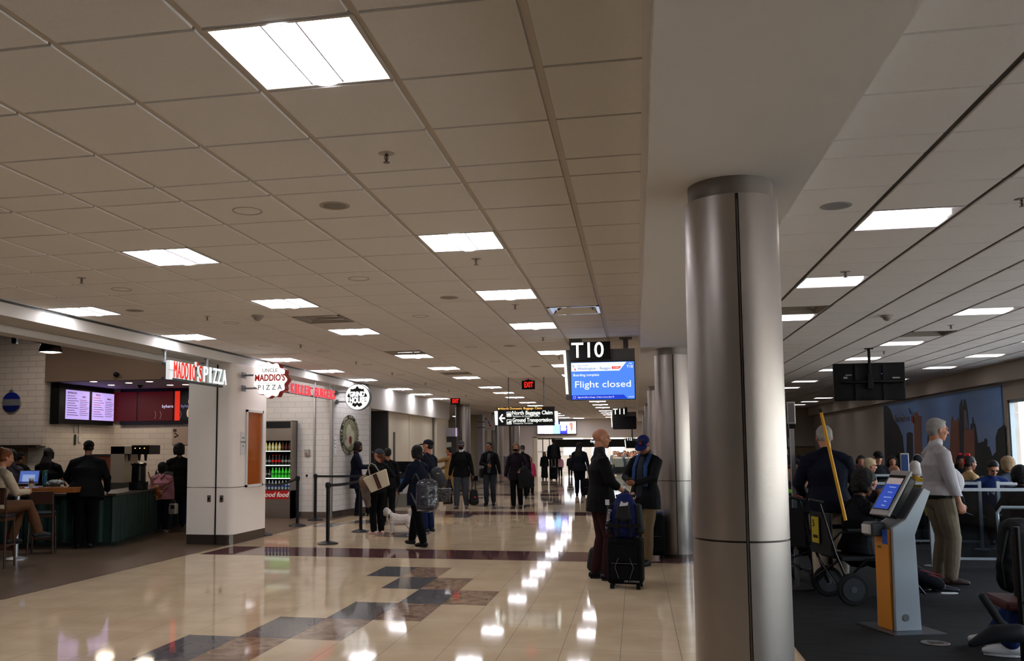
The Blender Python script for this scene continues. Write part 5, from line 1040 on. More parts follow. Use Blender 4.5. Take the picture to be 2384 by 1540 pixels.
# ================================================================ PEOPLE
SKIN = {'l': '#a8745a', 'm': '#8a5a42', 't': '#6a4230', 'd': '#3c251b'}
def ik(a, c, l1, l2, pole):
    a, c, pole = V3(a), V3(c), V3(pole); d = c-a; L = min(d.length, (l1+l2)*.998); d.normalize(); c = a+d*L
    x = (l1*l1-l2*l2+L*L)/(2*L); h = math.sqrt(max(0, l1*l1-x*x)); p = pole-d*pole.dot(d)
    p = p.normalized() if p.length > 1e-5 else d.orthogonal().normalized()
    return a+d*x+p*h, c
def person(label, loc, rz=0, H=1.75, near=1, pel=(0, 0, .945), lean=0, tw=0, head=(0, 0), ra=None, la=None, rf=(.1, 0, .08), lf=(-.1, 0, .08), rkn=(0, 1, 0), lkn=(0, 1, 0),
           rel=(.6, -1, -.2), lel=(-.6, -1, -.2), skin='l', hair=('short', '#1a1412'), top='#101014', hem=-.10, flare=0, sleeve=1., bot='#14141a', shoe='#0c0c0c', mask=None, cap=None, belly=0., fat=1.,
           coat=None, curl=1., skirt=None, collar=None, group=None, sole=None, stack=True, extra=None, inner=None, topname='jacket', palm=None, seated=False, hands=True):
    """pose is in metres for a 1.75 m figure facing +y; near: 2 close-up, 1 middle, 0 far"""
    fat = fat*1.10
    t = thing('person', label, 'person', loc, rz, group); k = H/1.75; t.scale = (k, k, k)
    vox = {2: .0072, 1: .012, 0: .02}[near]; sk = mat(SKIN.get(skin, skin), .5, noise=.06, ns=20)
    P_ = V3(pel); Rl = Matrix.Rotation(R(-lean), 3, 'X'); Rt = Rl @ Matrix.Rotation(R(tw), 3, 'Z')
    up = lambda z, y=0., x=0.: P_+Rt @ V3((x, y, z))
    NB = up(.53, -.01); hc = NB+Rl @ V3((0, .005, .17)) if lean < 50 else NB+V3((0, .1, .12))
    Rh = Rl.lerp(Matrix.Identity(3), .6) @ Matrix.Rotation(R(head[0]), 3, 'Z') @ Matrix.Rotation(R(-head[1]), 3, 'X') if True else None
    hc = NB+(Rl @ V3((0, .005, .055)))+Rh @ V3((0, .018, .10))
    fh = lambda x, y, z: hc+Rh @ V3((x, y, z))
    xd = tuple(Rt @ V3((1, 0, 0)))
    SH = {1: up(.448, -.01, .168*fat**.5), -1: up(.448, -.01, -.168*fat**.5)}
    ra = ra or (.26, .06, .82); la = la or (-.26, .06, .82)
    W_ = {1: V3(ra), -1: V3(la)}; EL = {}
    for s, pole in ((1, rel), (-1, lel)): EL[s], W_[s] = ik(SH[s], W_[s], .285, .25, pole)
    HP = {1: P_+V3((.092, 0, -.02)), -1: P_+V3((-.092, 0, -.02))}; AN = {1: V3(rf), -1: V3(lf)}; KN = {}
    for s, pole in ((1, rkn), (-1, lkn)): KN[s], AN[s] = ik(HP[s], AN[s], .44, .415, pole)
    # ---- body: one continuous skin surface
    b = B(); g = .012
    b.blob([up(-.04), up(.14), up(.34), up(.44), up(.49)], [(.135, .085), (.12, .08), (.14, .09), (.13, .07), (.07, .055)], 16, xd)
    b.blob([up(.44), NB, hc+Rh @ V3((0, -.025, -.06))], [(.075, .06), (.056, .058), (.052, .054)], 14, xd)
    # head
    b.ell(fh(0, -.012, .035), (.074, .096, .083), Rh, 18, 12); b.ell(fh(0, .022, -.035), (.060, .068, .075), Rh, 16, 10); b.ell(fh(0, .060, -.088), (.026, .024, .024), Rh)
    b.ell(fh(0, .015, -.07), (.05, .055, .045), Rh)
    b.blob([fh(0, .085, .018), fh(0, .104, -.018)], [.009, .015], 10); b.ell(fh(.012, .092, -.022), (.010, .012, .009), Rh); b.ell(fh(-.012, .092, -.022), (.010, .012, .009), Rh)
    b.ell(fh(0, .074, .030), (.054, .022, .014), Rh); b.ell(fh(0, .081, -.052), (.023, .014, .007), Rh, 10); b.ell(fh(0, .080, -.063), (.021, .013, .008), Rh, 10)
    for s in (1, -1):
        b.ell(fh(s*.076, -.008, -.005), (.009, .020, .031), Rh, 10); b.ell(fh(s*.04, .052, -.02), (.022, .03, .022), Rh)
        b.blob([SH[s]+(SH[-s]-SH[s])*.2, SH[s], EL[s], W_[s]], [.05, .05, .036, .024], 12)
        b.blob([HP[s], KN[s], AN[s]], [.075, .05, .035], 12)
        # foot core
        b.blob([AN[s], AN[s]+V3((0, .08, -.045))], [.03, .028], 8)
    # hands with separate fingers
    if hands:
        for s in (1, -1):
            d = (W_[s]-EL[s]).normalized(); pn = V3(palm[s] if palm and s in palm else (-s, 0, 0)); pn = (pn-d*pn.dot(d)); pn = pn.normalized() if pn.length > .05 else d.orthogonal().normalized()
            sd = d.cross(pn)                    # across the palm
            if sd.dot(V3((0, 1, 0))) < 0: sd = -sd   # thumb side forward/up
            w = W_[s]; c1 = w+d*.09
            b.blob([w+d*.005, w+d*.045, c1], [(.027, .02), (.038, .016), (.040, .013)], 12, tuple(sd))
            cu = curl if not isinstance(curl, dict) else curl[s]
            for i, (o_, ln) in enumerate(((.031, .068), (.0105, .076), (-.0105, .071), (-.031, .056))):
                base = w+d*(.086-.004*abs(i-1))+sd*o_; a1, a2, a3 = cu*28, cu*75, cu*115; p_ = [base]
                for an, fr in ((a1, .42), (a2, .32), (a3, .26)):
                    p_.append(p_[-1]+(d*math.cos(R(an))+pn*math.sin(R(an)))*ln*fr)
                b.blob(p_, [.0098, .009, .0083, .0072], 8)
            th = w+d*.03+sd*.028; b.blob([th, th+sd*.024+d*.024+pn*.012, th+sd*.026+d*.05+pn*.026*max(.3, cu)], [.0125, .0105, .0088], 8)
    solid(b, 'body', sk, t, vox, 3)
    if near == 2:
        for s in (1, -1):
            b = B(); b.ell(fh(s*.029, .0835, .012), (.0105, .0065, .0045), Rh, 10, 7); b.build('eye', mat('#8f8884', .3), t, smooth=True); b = B(); b.ell(fh(s*.029, .0885, .012), (.005, .0035, .005), Rh, 8, 6); b.build('pupil', black, t, smooth=True)
            b = B(); b.blob([fh(s*.014, .092, .030), fh(s*.03, .09, .034), fh(s*.046, .078, .030)], [.003, .0036, .0025], 6); b.build('eyebrow', mat(hair[1] if hair[0] != 'bald' else '#2a1c14', .8), t)
        b = B(); b.blob([fh(-.02, .088, -.0575), fh(0, .0955, -.0565), fh(.02, .088, -.0575)], [.0018, .0024, .0018], 6); b.build('mouth', mat('#5a2c24', .5), t)
    # ---- hair
    hs, hcol = hair; hm = mat(hcol, .6, spec=.25, bump=.6, bs=120, noise=.25, ns=60)
    if hs not in ('bald', 'none'):
        b = B(); gg = {'short': .010, 'bob': .018, 'long': .016, 'curly': .045, 'bun': .014, 'pony': .014}.get(hs, .012)*(.25 if cap else 1)
        b.ell(fh(0, -.024, .048), (.074+gg, .088+gg, .078+gg), Rh, 18, 12); b.ell(fh(0, -.05, .0), (.068+gg, .055+gg*.8, .065+gg), Rh, 16, 10)
        if hs in ('bob', 'long', 'curly'):
            for s in (1, -1): b.blob([fh(s*.072, .01, .03), fh(s*.078, -.005, -.06 if hs != 'curly' else -.05)], [(.026+gg*.5), .024+gg*.5], 10)
            b.blob([fh(0, -.06, .02), fh(0, -.07, -.08)], [(.085, .05), (.085, .045)], 14, tuple(Rh @ V3((1, 0, 0))))
        if hs == 'long': b.blob([fh(0, -.07, -.05), fh(0, -.105, -.17), fh(0, -.11, -.33)], [(.10, .045), (.13, .045), (.12, .03)], 14, tuple(Rh @ V3((1, 0, 0))))
        if hs == 'bun': b.ell(fh(0, -.09, .10), (.04, .04, .04), Rh)
        if hs == 'pony': b.blob([fh(0, -.10, .04), fh(0, -.14, -.02), fh(0, -.13, -.14)], [.028, .034, .018], 10)
        if hs == 'short': b.ell(fh(0, .02, .095), (.06, .06, .026), Rh)
        # keep the face clear: everything in front of the hairline is cut away
        o = solid(b, 'hair', hm, t, vox, 2, .012 if hs == 'curly' else .004, .03)
        inv = Rh.inverted(); me = o.data
        for v in me.vertices:
            q = inv @ (v.co-hc); lim = .082 if q.z > .075 else (.052 if q.z > .05 else .030)
            if q.y > lim and q.z > -.3: q.y = lim-.02*(q.y-lim > .02); v.co = hc+Rh @ q
    if cap:
        cm = mat(cap[0], .75, spec=.15, bump=.2, bs=200); b = B(); b.ell(fh(0, -.014, .048), (.088, .108, .084), Rh, 20, 8, z0=-.12, z1=1); o = solid(b, 'cap', cm, t, vox, 2) if near else b.build('cap', cm, t, smooth=True)
        sg = -1 if len(cap) > 1 and cap[1] == 'back' else 1
        b = B(); n = 9; pts = []
        for z in (0, -.006):
            for i in range(n):
                a = math.pi*(.08+.84*i/(n-1)); pts.append(fh(.083*math.cos(a), sg*(.050+.045*math.sin(a)), .048+z)); pts.append(fh(.088*math.cos(a), sg*(.055+.125*math.sin(a)), .026+z+.012*abs(math.cos(a))*-1))
        fs = []
        for i in range(n-1): a = 2*i; fs += [(a, a+1, a+3, a+2), (2*n+a, 2*n+a+2, 2*n+a+3, 2*n+a+1), (a+1, 2*n+a+1, 2*n+a+3, a+3)]
        b.add(pts, fs); b.build('cap_brim', cm, t, smooth=True)
    if mask:
        b = B(); b.ell(fh(0, .042, -.055), (.058, .060, .052), Rh, 16, 10); b.ell(fh(0, .085, -.045), (.028, .030, .034), Rh); solid(b, 'face_mask', mat(mask, .8, spec=.15), t, vox, 3)
        b = B()
        for s in (1, -1): b.tube([fh(s*.055, .05, -.03), fh(s*.082, -.005, .01)], .0025, 5)
        b.build('mask_strap', mat(mask, .8, spec=.15), t)
    # ---- top garment
    G_ = .018; f_ = fat; b = B(); hz = hem
    by = (lambda q: q)
    secs = [(up(hz), (.196*f_+flare, .142*f_+flare*.8)), (up(-.03), (.190*f_+flare*.4, .138*f_+flare*.3)), (up(.05), (.172*f_, .126*f_)), (up(.14, .01*(f_-1)), (.148*f_, .110*f_)), (up(.32), (.168*f_, .122*f_)), (up(.42), (.160, .105)), (up(.465), (.125, .08)), (up(.505), (.07, .064))]
    b.blob([q for q, _ in secs], [r_ for _, r_ in secs], 18, xd)
    if belly: b.ell(up(.13, .05+belly*.5), (.145*f_, .075+belly, .17), Rt, 16, 12)
    b.blob([up(.5, -.005), NB+Rl @ V3((0, 0, .012))], [(.066, .064), (.060, .060)], 14, xd)
    for s in (1, -1):
        b.blob([NB+(SH[s]-NB)*.12+Rt @ V3((0, 0, -.01)), SH[s]+(NB-SH[s])*.1+Rt @ V3((0, 0, .006))], [.050, .050], 12)
        pts = [SH[s]+(SH[-s]-SH[s])*.2, SH[s]+V3((0, 0, -.008))]; rr = [.058, .060]
        if sleeve >= 1: e = EL[s]+(W_[s]-EL[s])*(sleeve-1+.0 if sleeve > 1 else .96 if sleeve == 1 else 0)
        if sleeve == 1: pts += [EL[s], EL[s]+(W_[s]-EL[s])*.97]; rr += [.053, .040]
        elif sleeve > .5: pts += [EL[s], EL[s]+(W_[s]-EL[s])*(sleeve-.5)]; rr += [.053, .046]
        else: pts += [SH[s]+(EL[s]-SH[s])*.65]; rr += [.06]
        b.blob(pts, [r_*(.82+.28*f_) for r_ in rr], 14)
    tm_ = top if not isinstance(top, str) else mat(top, .8, bump=.25, bs=160, noise=.12, ns=12, spec=.12)
    if coat:                                # long skirt of a coat
        zz = coat; b.blob([up(0), P_+V3((0, 0, (zz-P_.z)*.5)), V3((P_.x*.5+(AN[1].x+AN[-1].x)*.25, P_.y*.5+(AN[1].y+AN[-1].y)*.25, zz-.05))], [(.195, .145), (.21, .17), (.235, .20)], 16, xd)
    o = solid(b, topname, tm_, t, vox, 3, .010 if near else 0, .10)
    if coat:
        for v in o.data.vertices:
            if v.co.z < coat: v.co.z = coat+(v.co.z-coat)*.03
    else:
        iv = Rt.inverted()
        for v in o.data.vertices:
            q = iv @ (v.co-P_)
            if q.z < hz: q.z = hz+(q.z-hz)*.04; v.co = P_+Rt @ q
    if collar: b = B(); b.blob([NB+Rl @ V3((0, 0, -.03)), NB+Rl @ V3((0, .005, .03))], [(.076, .074), (.064, .066)], 16, xd); solid(b, 'collar', mat(collar, .7), t, vox, 2)
    if inner: b = B(); b.blob([up(-.04, .125*f_), up(.1, .108*f_), up(.3, .106*f_), up(.42, .088), up(.48, .062)], [(.05, .03), (.055, .03), (.055, .03), (.05, .03), (.045, .02)], 12, xd); solid(b, 'shirt_front', mat(inner, .8), t, vox, 2)
    # ---- trousers
    b = B(); b.blob([up(-.05), up(.06)], [(.150*f_, .108*f_), (.146*f_, .108*f_)], 16, xd)
    bm = bot if not isinstance(bot, str) else mat(bot, .85, bump=.25, bs=160, noise=.12, ns=12, spec=.12)
    for s in (1, -1):
        kn = KN[s]; an = AN[s]; b.blob([HP[s]+V3((0, 0, .02)), HP[s]+(kn-HP[s])*.35, kn, kn+(an-kn)*.5, an+(kn-an)*.06], [.096*(.55+.45*f_), .094*(.5+.5*f_), .074*(.6+.4*f_), .072*(.6+.4*f_), .066], 14)
    if skirt: b.blob([up(-.05), (KN[1]+KN[-1])/2, (AN[1]+AN[-1])/2+V3((0, 0, skirt))], [(.16, .12), (.17, .13), (.17, .13)], 16, xd)
    solid(b, 'trousers', bm, t, vox, 3, .010 if near else 0, .10)
    # ---- shoes
    for s in (1, -1):
        a = AN[s]; dk = (a-KN[s]); fd = V3((0, 1, 0)); yaw = R(-8*s); fd = V3((math.sin(-yaw), math.cos(yaw), 0))
        if seated == 'x' and s == 1: fd = V3((0, .85, -.5))
        zf = a.z-.08; b = B(); o_ = V3((a.x, a.y, zf)); z3 = V3((0, 0, 1)); xs_ = tuple(fd.cross(z3))
        b.blob([o_+z3*.045-fd*.055, o_+z3*.05, o_+z3*.042+fd*.09, o_+z3*.034+fd*.155], [(.036, .040), (.040, .046), (.043, .036), (.036, .026)], 14, xs_); b.blob([a+z3*.02, a-z3*.02], [.042, .045], 12)
        o = solid(b, 'shoe', mat(shoe, .5, spec=.25), t, min(vox, .012), 2)
        for v in o.data.vertices: v.co.z = max(v.co.z, zf+.012)
        b = B(); n = 16; pts = []
        for z in (0, .018):
            for i in range(n):
                an_ = 2*math.pi*i/n; q = o_+fd*(.05+.118*math.cos(an_))+fd.cross(z3)*(.042*math.sin(an_)*(1-.12*math.cos(an_))); pts.append((q.x, q.y, q.z+z))
        b.ring(pts, n); b.build('sole', mat(sole or '#1a1a1a', .7), o)
    t['_w'] = 0
    info = dict(t=t, SH=SH, EL=EL, W=W_, hc=hc, Rh=Rh, up=up, NB=NB, AN=AN, KN=KN, P=P_, k=k, fh=fh)
    del t['_w']
    return info
def wpos(I, v): return I['t'].matrix_basis @ V3(v) if False else (Matrix.Translation(I['t'].location) @ Matrix.Rotation(I['t'].rotation_euler.z, 4, 'Z') @ Matrix.Scale(I['k'], 4)) @ V3(v)
def height_at(px, py_head, feet):     # real height from head and foot pixels
    q = G(*feet); a = AT(px, py_head, q.y); return a.z
# ================================================================ THE TRAVELLERS
def top_z(px, py, Y): return AT(px, py, Y).z
def stand(label, feet, headpx, rz, **k):
    q = G(*feet); return person(label, (q.x, q.y, k.pop('z', 0)), rz, H=k.pop('H', None) or top_z(headpx[0], headpx[1], q.y)*1.005, **k)
I1 = stand('bald man in a black pullover and maroon trousers holding the handle of a rolling suitcase', (1403, 1350), (1412, 1000), -76, near=2, hair=('bald', '#1a1412'), top='#09090b', bot='#2c1416', shoe='#08080a', sleeve=.80, fat=1.12, hem=-.16,
   ra=(.20, .27, .99), la=(-.24, .06, .84), head=(0, 2), skin='l', collar='#0a0a0c', rf=(.1, .04, .08), lf=(-.1, -.06, .08), curl=1.25)
b = B(); b.ell(I1['fh'](0, .076, -.083), (.022, .016, .026), I1['Rh']); b.blob([I1['fh'](-.022, .085, -.05), I1['fh'](0, .1, -.044), I1['fh'](.022, .085, -.05)], [.005, .005, .005], 8); solid(b, 'beard', mat('#1c120e', .9), I1['t'], .005, 1)
b = B(); w_, e_ = I1['W'][1], I1['EL'][1]; dd = (w_-e_).normalized(); b.tube([w_-dd*.07, w_-dd*.005], [.036, .034], 16); b.build('wristband', mat('#0c0c10', .7), I1['t'], smooth=True)
I2 = person('man in a blue baseball cap looking down at his phone against the second column', (AT(1500, 1100, 12.25).x, 12.25, 0), 148, H=1.72, near=2, hair=('short', '#14100e'), cap=('#0a1648',), skin='m', top='#101113', bot='#6b5a43', shoe='#15110e', inner='#1c1f2c', head=(8, 34), lean=-4, hem=-.20, fat=1.08,
   ra=(.05, .30, 1.12), la=(-.06, .31, 1.10), rel=(1, -.6, -.4), lel=(-1, -.6, -.4), rf=(.14, .22, .08), lf=(-.08, .10, .08), palm={1: (-.6, 0, .8), -1: (.6, 0, .8)})
f2 = I2['fh']
b = B(); b.cyl(f2(-.01, .095, .088), f2(-.01, .100, .088), .018, n=10); b.build('cap_badge', mat('#a83038', .6), I2['t'])
b = B()
for s in (1, -1): b.blob([I2['NB']+V3((s*.03, -.05, .03)), I2['NB']+V3((s*.085, .04, -.01)), I2['up'](.36, .135, s*.085), I2['up'](.10, .15, s*.10)], [(.03, .02), (.032, .018), (.034, .014), (.034, .012)], 10)
solid(b, 'scarf', mat('#1e3c68', .8, noise=.7, ns=22), I2['t'], .009, 2)
b = B(); b.blob([I2['NB']+V3((-.08, 0, .02)), I2['NB']+V3((0, -.10, .03)), I2['NB']+V3((.08, 0, .02))], [.035, .05, .035], 12); solid(b, 'hood', mat('#6a6668', .85), I2['t'], .01, 3)
b = B(); b.cbox(I2['W'][1]+V3((-.05, .07, .03)), (.14, .07, .01), 10); b.build('phone', black, I2['t'])
I3 = stand('woman in black with a grey cap and a striped cream tote bag', (880, 1246), (893, 1047), 52, near=2, hair=('pony', '#5a3422'), cap=('#30343c',), skin='l', top='#08080a', bot='#060608', shoe='#c8a89c', sole='#b8a8a0', head=(15, -14), fat=.92, la=(-.16, .30, 1.0), ra=(.22, .12, 1.22), rf=(.085, 0, .08), lf=(-.085, .02, .08), sleeve=1)
I4 = stand('person with braids in a long navy jacket walking away with a clear backpack', (974, 1274), (968, 1040), 62, near=2, hair=('bob', '#0e0b0c'), skin='t', top='#0c1222', bot='#050506', shoe='#070708', hem=-.22, fat=1.12, la=(-.2, .26, .98), ra=(.25, .10, .86), rf=(.09, .24, .08), lf=(-.09, -.20, .09), lean=3, rkn=(0, 1, 0))
I5 = stand('tall man in a navy cap and dark blue jeans beside the white dog', (997, 1241), (967, 1026), 68, near=1, hair=('short', '#1a1614'), cap=('#0c101c',), skin='l', top='#0a1020', bot='#101c3c', shoe='#2a2a30', sole='#b8b4b0', head=(12, -4), fat=1.08, la=(-.22, .22, .92), ra=(.27, .06, .86))
I6 = stand('woman in a navy uniform leaning by the oval painting and reading her phone', (829, 1201), (822, 1030), -72, near=1, hair=('bob', '#1a1010'), skin='t', top='#0a0d1c', bot='#080b16', shoe='#08080a', head=(-4, 20), hem=-.30, fat=1.05, ra=(.10, .34, 1.14), la=(-.05, .36, 1.16), mask='#0a0a0c', rf=(.09, .02, .08), lf=(-.07, .05, .08))
b = B(); b.blob([I6['NB']+V3((-.05, .04, 0)), I6['up'](.42, .10, 0), I6['up'](.28, .14, .02)], [.025, .04, .03], 10); solid(b, 'neck_scarf', mat('#8a8890', .8, noise=.8, ns=40), I6['t'], .012, 2)
b = B(); b.cbox(I6['W'][1]+V3((-.08, .1, .03)), (.07, .12, .01), 0); b.build('phone', mat('#8c8c94', .3), I6['t'])
I7 = person('woman in a long tan coat pointing to the left', (AT(1046, 1100, 24.6).x, 24.6, 0), 82, H=1.58, near=1, hair=('short', '#140e0c'), skin='l', top='#8c6c40', bot='#1a1414', shoe='#2a1c14', coat=.36, la=(-.12, .52, 1.28), ra=(.16, .36, 1.06), collar='#8c2418', curl=.25, head=(0, 0))
I8 = stand('man in a grey cap and black mask carrying a dark bag in each hand', (1075, 1185), (1074, 1028), 176, near=2, hair=('short', '#3a3634'), cap=('#4a4648',), mask='#080808', skin='t', top='#0b0b0d', bot='#3a3d44', shoe='#56524e', collar='#c8c8cc', hem=-.12, fat=1.12, ra=(.32, .04, .82), la=(-.32, .02, .80), rf=(.1, .12, .09), lf=(-.1, -.12, .09), head=(4, 4))
I9 = stand('man in a black jacket and grey T-shirt walking toward the viewpoint', (1141, 1176), (1140, 1031), 178, near=2, hair=('short', '#120d0b'), skin='m', top='#0c0b0d', inner='#30333a', bot='#2c3036', shoe='#0c0c0e', hem=-.10, la=(-.30, .04, .84), ra=(.02, .26, 1.10), rel=(1, -.3, -.4), head=(-22, 4), rf=(.09, .06, .08), lf=(-.09, -.06, .08))
I10 = stand('blonde woman in a black mask and plum top with a coat over her arm', (1203, 1184), (1196, 1034), 180, near=2, hair=('bob', '#6a5238'), skin='l', mask='#060606', top='#171018', bot='#060607', shoe='#2c1e18', hem=-.18, fat=.98, ra=(.30, .04, .84), la=(-.18, .26, 1.02), lel=(-1, -.4, -.3), rf=(.07, .10, .08), lf=(-.10, -.10, .09))
b = B(); up_ = I10['W'][-1]; b.blob([up_+V3((-.02, -.02, .04)), up_+V3((-.12, .03, -.2)), up_+V3((-.26, .03, -.42))], [(.14, .06), (.20, .07), (.10, .05)], 14, (1, 0, 0)); b.blob([up_+V3((.02, .03, 0)), up_+V3((.0, .05, -.45))], [(.09, .05), (.07, .04)], 12, (1, 0, 0)); solid(b, 'draped_coat', mat('#08080b', .85), I10['t'], .014, 3, .02, .06)
b = B()
for s in (1, -1): b.blob([I10['AN'][s]+V3((0, 0, .04)), I10['AN'][s]+V3((0, 0, .14))], [.062, .066], 12)
solid(b, 'boot_shafts', mat('#33231b', .9), I10['t'], .012, 2)
I11 = person('person in black with a blue mask and a lanyard behind the blonde woman', (AT(1217, 1100, 27.5).x, 27.5, 0), 180, H=1.62, near=1, hair=('short', '#070606'), mask='#7a8494', skin='d', top='#0b0b0c', bot='#09090b', shoe='#100e0e', inner='#1e1e22')
b = B(); b.cbox(I11['up'](.25, .16), (.06, .01, .09)); b.build('id_card', mat('#b8c0c8', .5), I11['t'])
person('child in a bright pink top beside the person with the lanyard', (AT(1234, 1100, 29.5).x, 29.5, 0), 200, H=1.25, near=0, hair=('long', '#5a3a22'), top='#b0365c', bot='#0c0c10', shoe='#141414')
I13 = stand('tall man with a black backpack walking away toward the portal', (1290, 1117), (1290, 1022), 5, near=1, hair=('short', '#080706'), skin='d', top='#08080a', bot='#221a14', shoe='#5a1c14', hem=-.08, fat=1.15)
b = B(); b.blob([I13['up'](.02, -.20), I13['up'](.42, -.19)], [(.14, .08), (.12, .07)], 12, (1, 0, 0)); solid(b, 'backpack', mat('#060607', .8), I13['t'], .02, 3)
stand('woman in a long dark coat walking toward the viewpoint beside the tall man', (1268, 1117), (1268, 1057), 180, near=1, hair=('long', '#140c0a'), skin='m', top='#121113', bot='#0a0a0a', coat=.12, H=1.32)
stand('girl in a pale pink jacket beyond the tall man with the backpack', (1305, 1112), (1306, 1063), 170, near=0, hair=('short', '#3a2418'), top='#c08a9c', bot='#0e0e10', H=1.12)
stand('dark figure with a bulky bag near the portal', (1328, 1110), (1322, 1066), 180, near=0, hair=('short', '#080706'), skin='t', top='#0e0e12', bot='#16181e', H=1.15, fat=1.2)
I16 = stand('woman in navy walking away and pulling a small black suitcase', (1350, 1154), (1347, 1032), -6, near=1, hair=('long', '#120a08'), skin='t', top='#0a0d16', bot='#0a0c14', shoe='#060606', hem=-.14, fat=1.18, ra=(.36, -.16, .80), rf=(.08, .08, .08), lf=(-.08, -.08, .08))
person('dark figure mostly hidden behind the woman with the cream tote', (AT(903, 1100, 17.6).x, 17.6, 0), 20, H=1.55, near=1, hair=('short', '#0a0808'), skin='m', top='#08080a', bot='#0a0a0c')
# ---- pizza counter
q = V3((G(-24, 1322).x, G(-24, 1322).y, 0))
I17 = person('woman in a cream knitted sweater seated at the wooden bar', q, -22, H=1.70, near=1, hair=('bun', '#6a3e22'), skin='l', top=mat('#b3a48c', .9, bump=.9, bs=50, noise=.15, ns=20), bot='#5a3c28', shoe='#1a1c22', pel=(0, .03, .82), lean=10, rf=(.16, .60, .44), lf=(-.05, .32, .36), rkn=(0, 1, .8), lkn=(0, 1, .6), ra=(.18, .40, 1.02), la=(-.14, .42, 1.04), head=(-20, 10), hem=-.02, seated=True)
I18 = stand('man all in black with a dark cap leaning on the wooden bar', (196, 1277), (184, 1028), 24, near=1, hair=('short', '#0a0808'), cap=('#0c0c0e', 'back'), skin='t', top='#050506', bot='#040405', shoe='#0c0b0b', lean=14, hem=-.16, fat=1.38, la=(-.30, .40, 1.03), ra=(.30, .20, .92), head=(10, 10), H=1.72)
person('woman with long dark hair in a black T-shirt behind the counter', (AT(112, 1100, 14.5).x, 14.5, 0), 4, H=1.58, near=1, hair=('long', '#140c0a'), skin='m', top='#060607', bot='#08080a', sleeve=.4, fat=1.35, la=(-.2, .3, 1.0), ra=(.2, .3, 1.0))
person('cook in a black cap and T-shirt under the range hood', (AT(46, 1100, 15.3).x, 15.3, 0), -8, H=1.52, near=1, hair=('short', '#0a0808'), cap=('#0a0a0c', 'back'), skin='t', top='#07070a', bot='#08080a', sleeve=.4, la=(-.2, .3, 1.0), ra=(.2, .3, 1.0), fat=1.1)
person('person in a grey lavender shirt at the left edge of the counter', (AT(24, 1100, 13.95).x, 13.95, 0), 12, H=1.54, near=1, hair=('curly', '#0a0808'), skin='t', top='#3e3a42', bot='#08080a', fat=1.15, la=(-.2, .3, 1.0), ra=(.2, .3, 1.0), sleeve=.4)
I22 = stand('child in a pink hoodie with a patterned backpack at the counter', (375, 1240), (378, 1081), 14, near=2, hair=('curly', '#0c0909'), skin='d', top='#a06c76', bot='#101828', shoe='#8a6864', sole='#a8a098', hem=-.10, fat=1.42, ra=(.27, .03, .84), la=(-.25, .12, .90), head=(-5, 4))
b = B(); b.blob([I22['NB']+V3((-.05, -.06, .0)), I22['up'](.44, -.12), I22['NB']+V3((.05, -.06, .0))], [.035, .06, .035], 12); solid(b, 'hood', mat('#a06c76', .85), I22['t'], .012, 3)
I23 = stand('woman in a knee length black coat and jeans ordering at the counter', (414, 1229), (411, 1037), 38, near=1, hair=('curly', '#070506'), skin='t', top='#040405', bot='#16233a', shoe='#14141c', sole='#a8a8a8', hem=-.34, fat=1.3, la=(-.12, .36, 1.06), ra=(.16, .34, 1.0), head=(6, 14))
# ---- gate area
I24 = stand('grey haired man in a white shirt and khaki trousers standing in profile', (2196, 1362), (2190, 978), -84, near=2, hair=('short', '#8f8d8c'), skin='l', top=mat('#a8a4a8', .75, bump=.35, bs=30, noise=.05), bot='#6a5f4e', shoe='#2c1a14', belly=.085, fat=1.12, hem=.0, head=(0, 6), ra=(.25, .10, .86), la=(-.25, .12, .86), rf=(.1, .04, .08), lf=(-.1, .0, .08), topname='shirt', curl=1.0)
b = B(); b.tube([I24['up'](-.03, .0), I24['up'](.012, .0)], [(.215, .165), (.218, .168)], 28, xd=(1, 0, 0)); b.build('belt', mat('#0c0908', .4), I24['t'], smooth=True)
b = B(); b.blob([I24['NB']+V3((0, -.01, -.03)), I24['NB']+V3((0, .012, .03))], [(.074, .07), (.064, .066)], 16); solid(b, 'collar', mat('#b0aeb4', .7), I24['t'], .008, 2)
b = B(); w_ = I24['W'][1]; b.cyl(w_+V3((-.01, .0, -.08)), w_+V3((-.01, .13, -.13)), .006, n=8); b.build('pen', mat('#1a2a38', .4), I24['t'])
I25 = stand('white haired man in a navy sweater and cream trousers seen from behind', (1938, 1384), (1918, 1018), -6, near=2, hair=('short', '#8a8784'), skin='l', top='#0c101e', bot='#a09482', shoe='#7a6a54', lean=10, hem=-.12, fat=1.14, head=(4, 22), ra=(.22, .28, .98), la=(-.22, .28, 1.0), H=1.78)
I26 = person('person in a black jacket seated in the wheelchair, hand at the chin', (AT(2003, 1200, 9.75).x, 9.75, 0), -78, H=1.70, near=2, hair=('curly', '#0a0807'), skin='t', top='#0a0b10', bot='#0a0b12', shoe='#12141c', sole='#c8c8c8', pel=(0, -.05, .52), lean=6, rf=(.12, .80, .14), lf=(-.10, .74, .16), rkn=(0, .3, 1), lkn=(0, .3, 1), ra=(.05, .22, 1.06), la=(-.2, .34, .72), rel=(.8, -.2, -1), head=(-6, 16), hem=-.02, fat=1.2, curl=1.3, seated=True)
b = B()
for s in (.012, -.012): b.tube([I26['HP'][1] if 'HP' in I26 else I26['P']+V3((.19, .1, .0+s)), I26['KN'][1]+V3((.07, 0, s)), I26['AN'][1]+V3((.062, -.02, .1+s))], .003, 5)
b.build('red_stripe', mat('#a02030', .7), I26['t'])
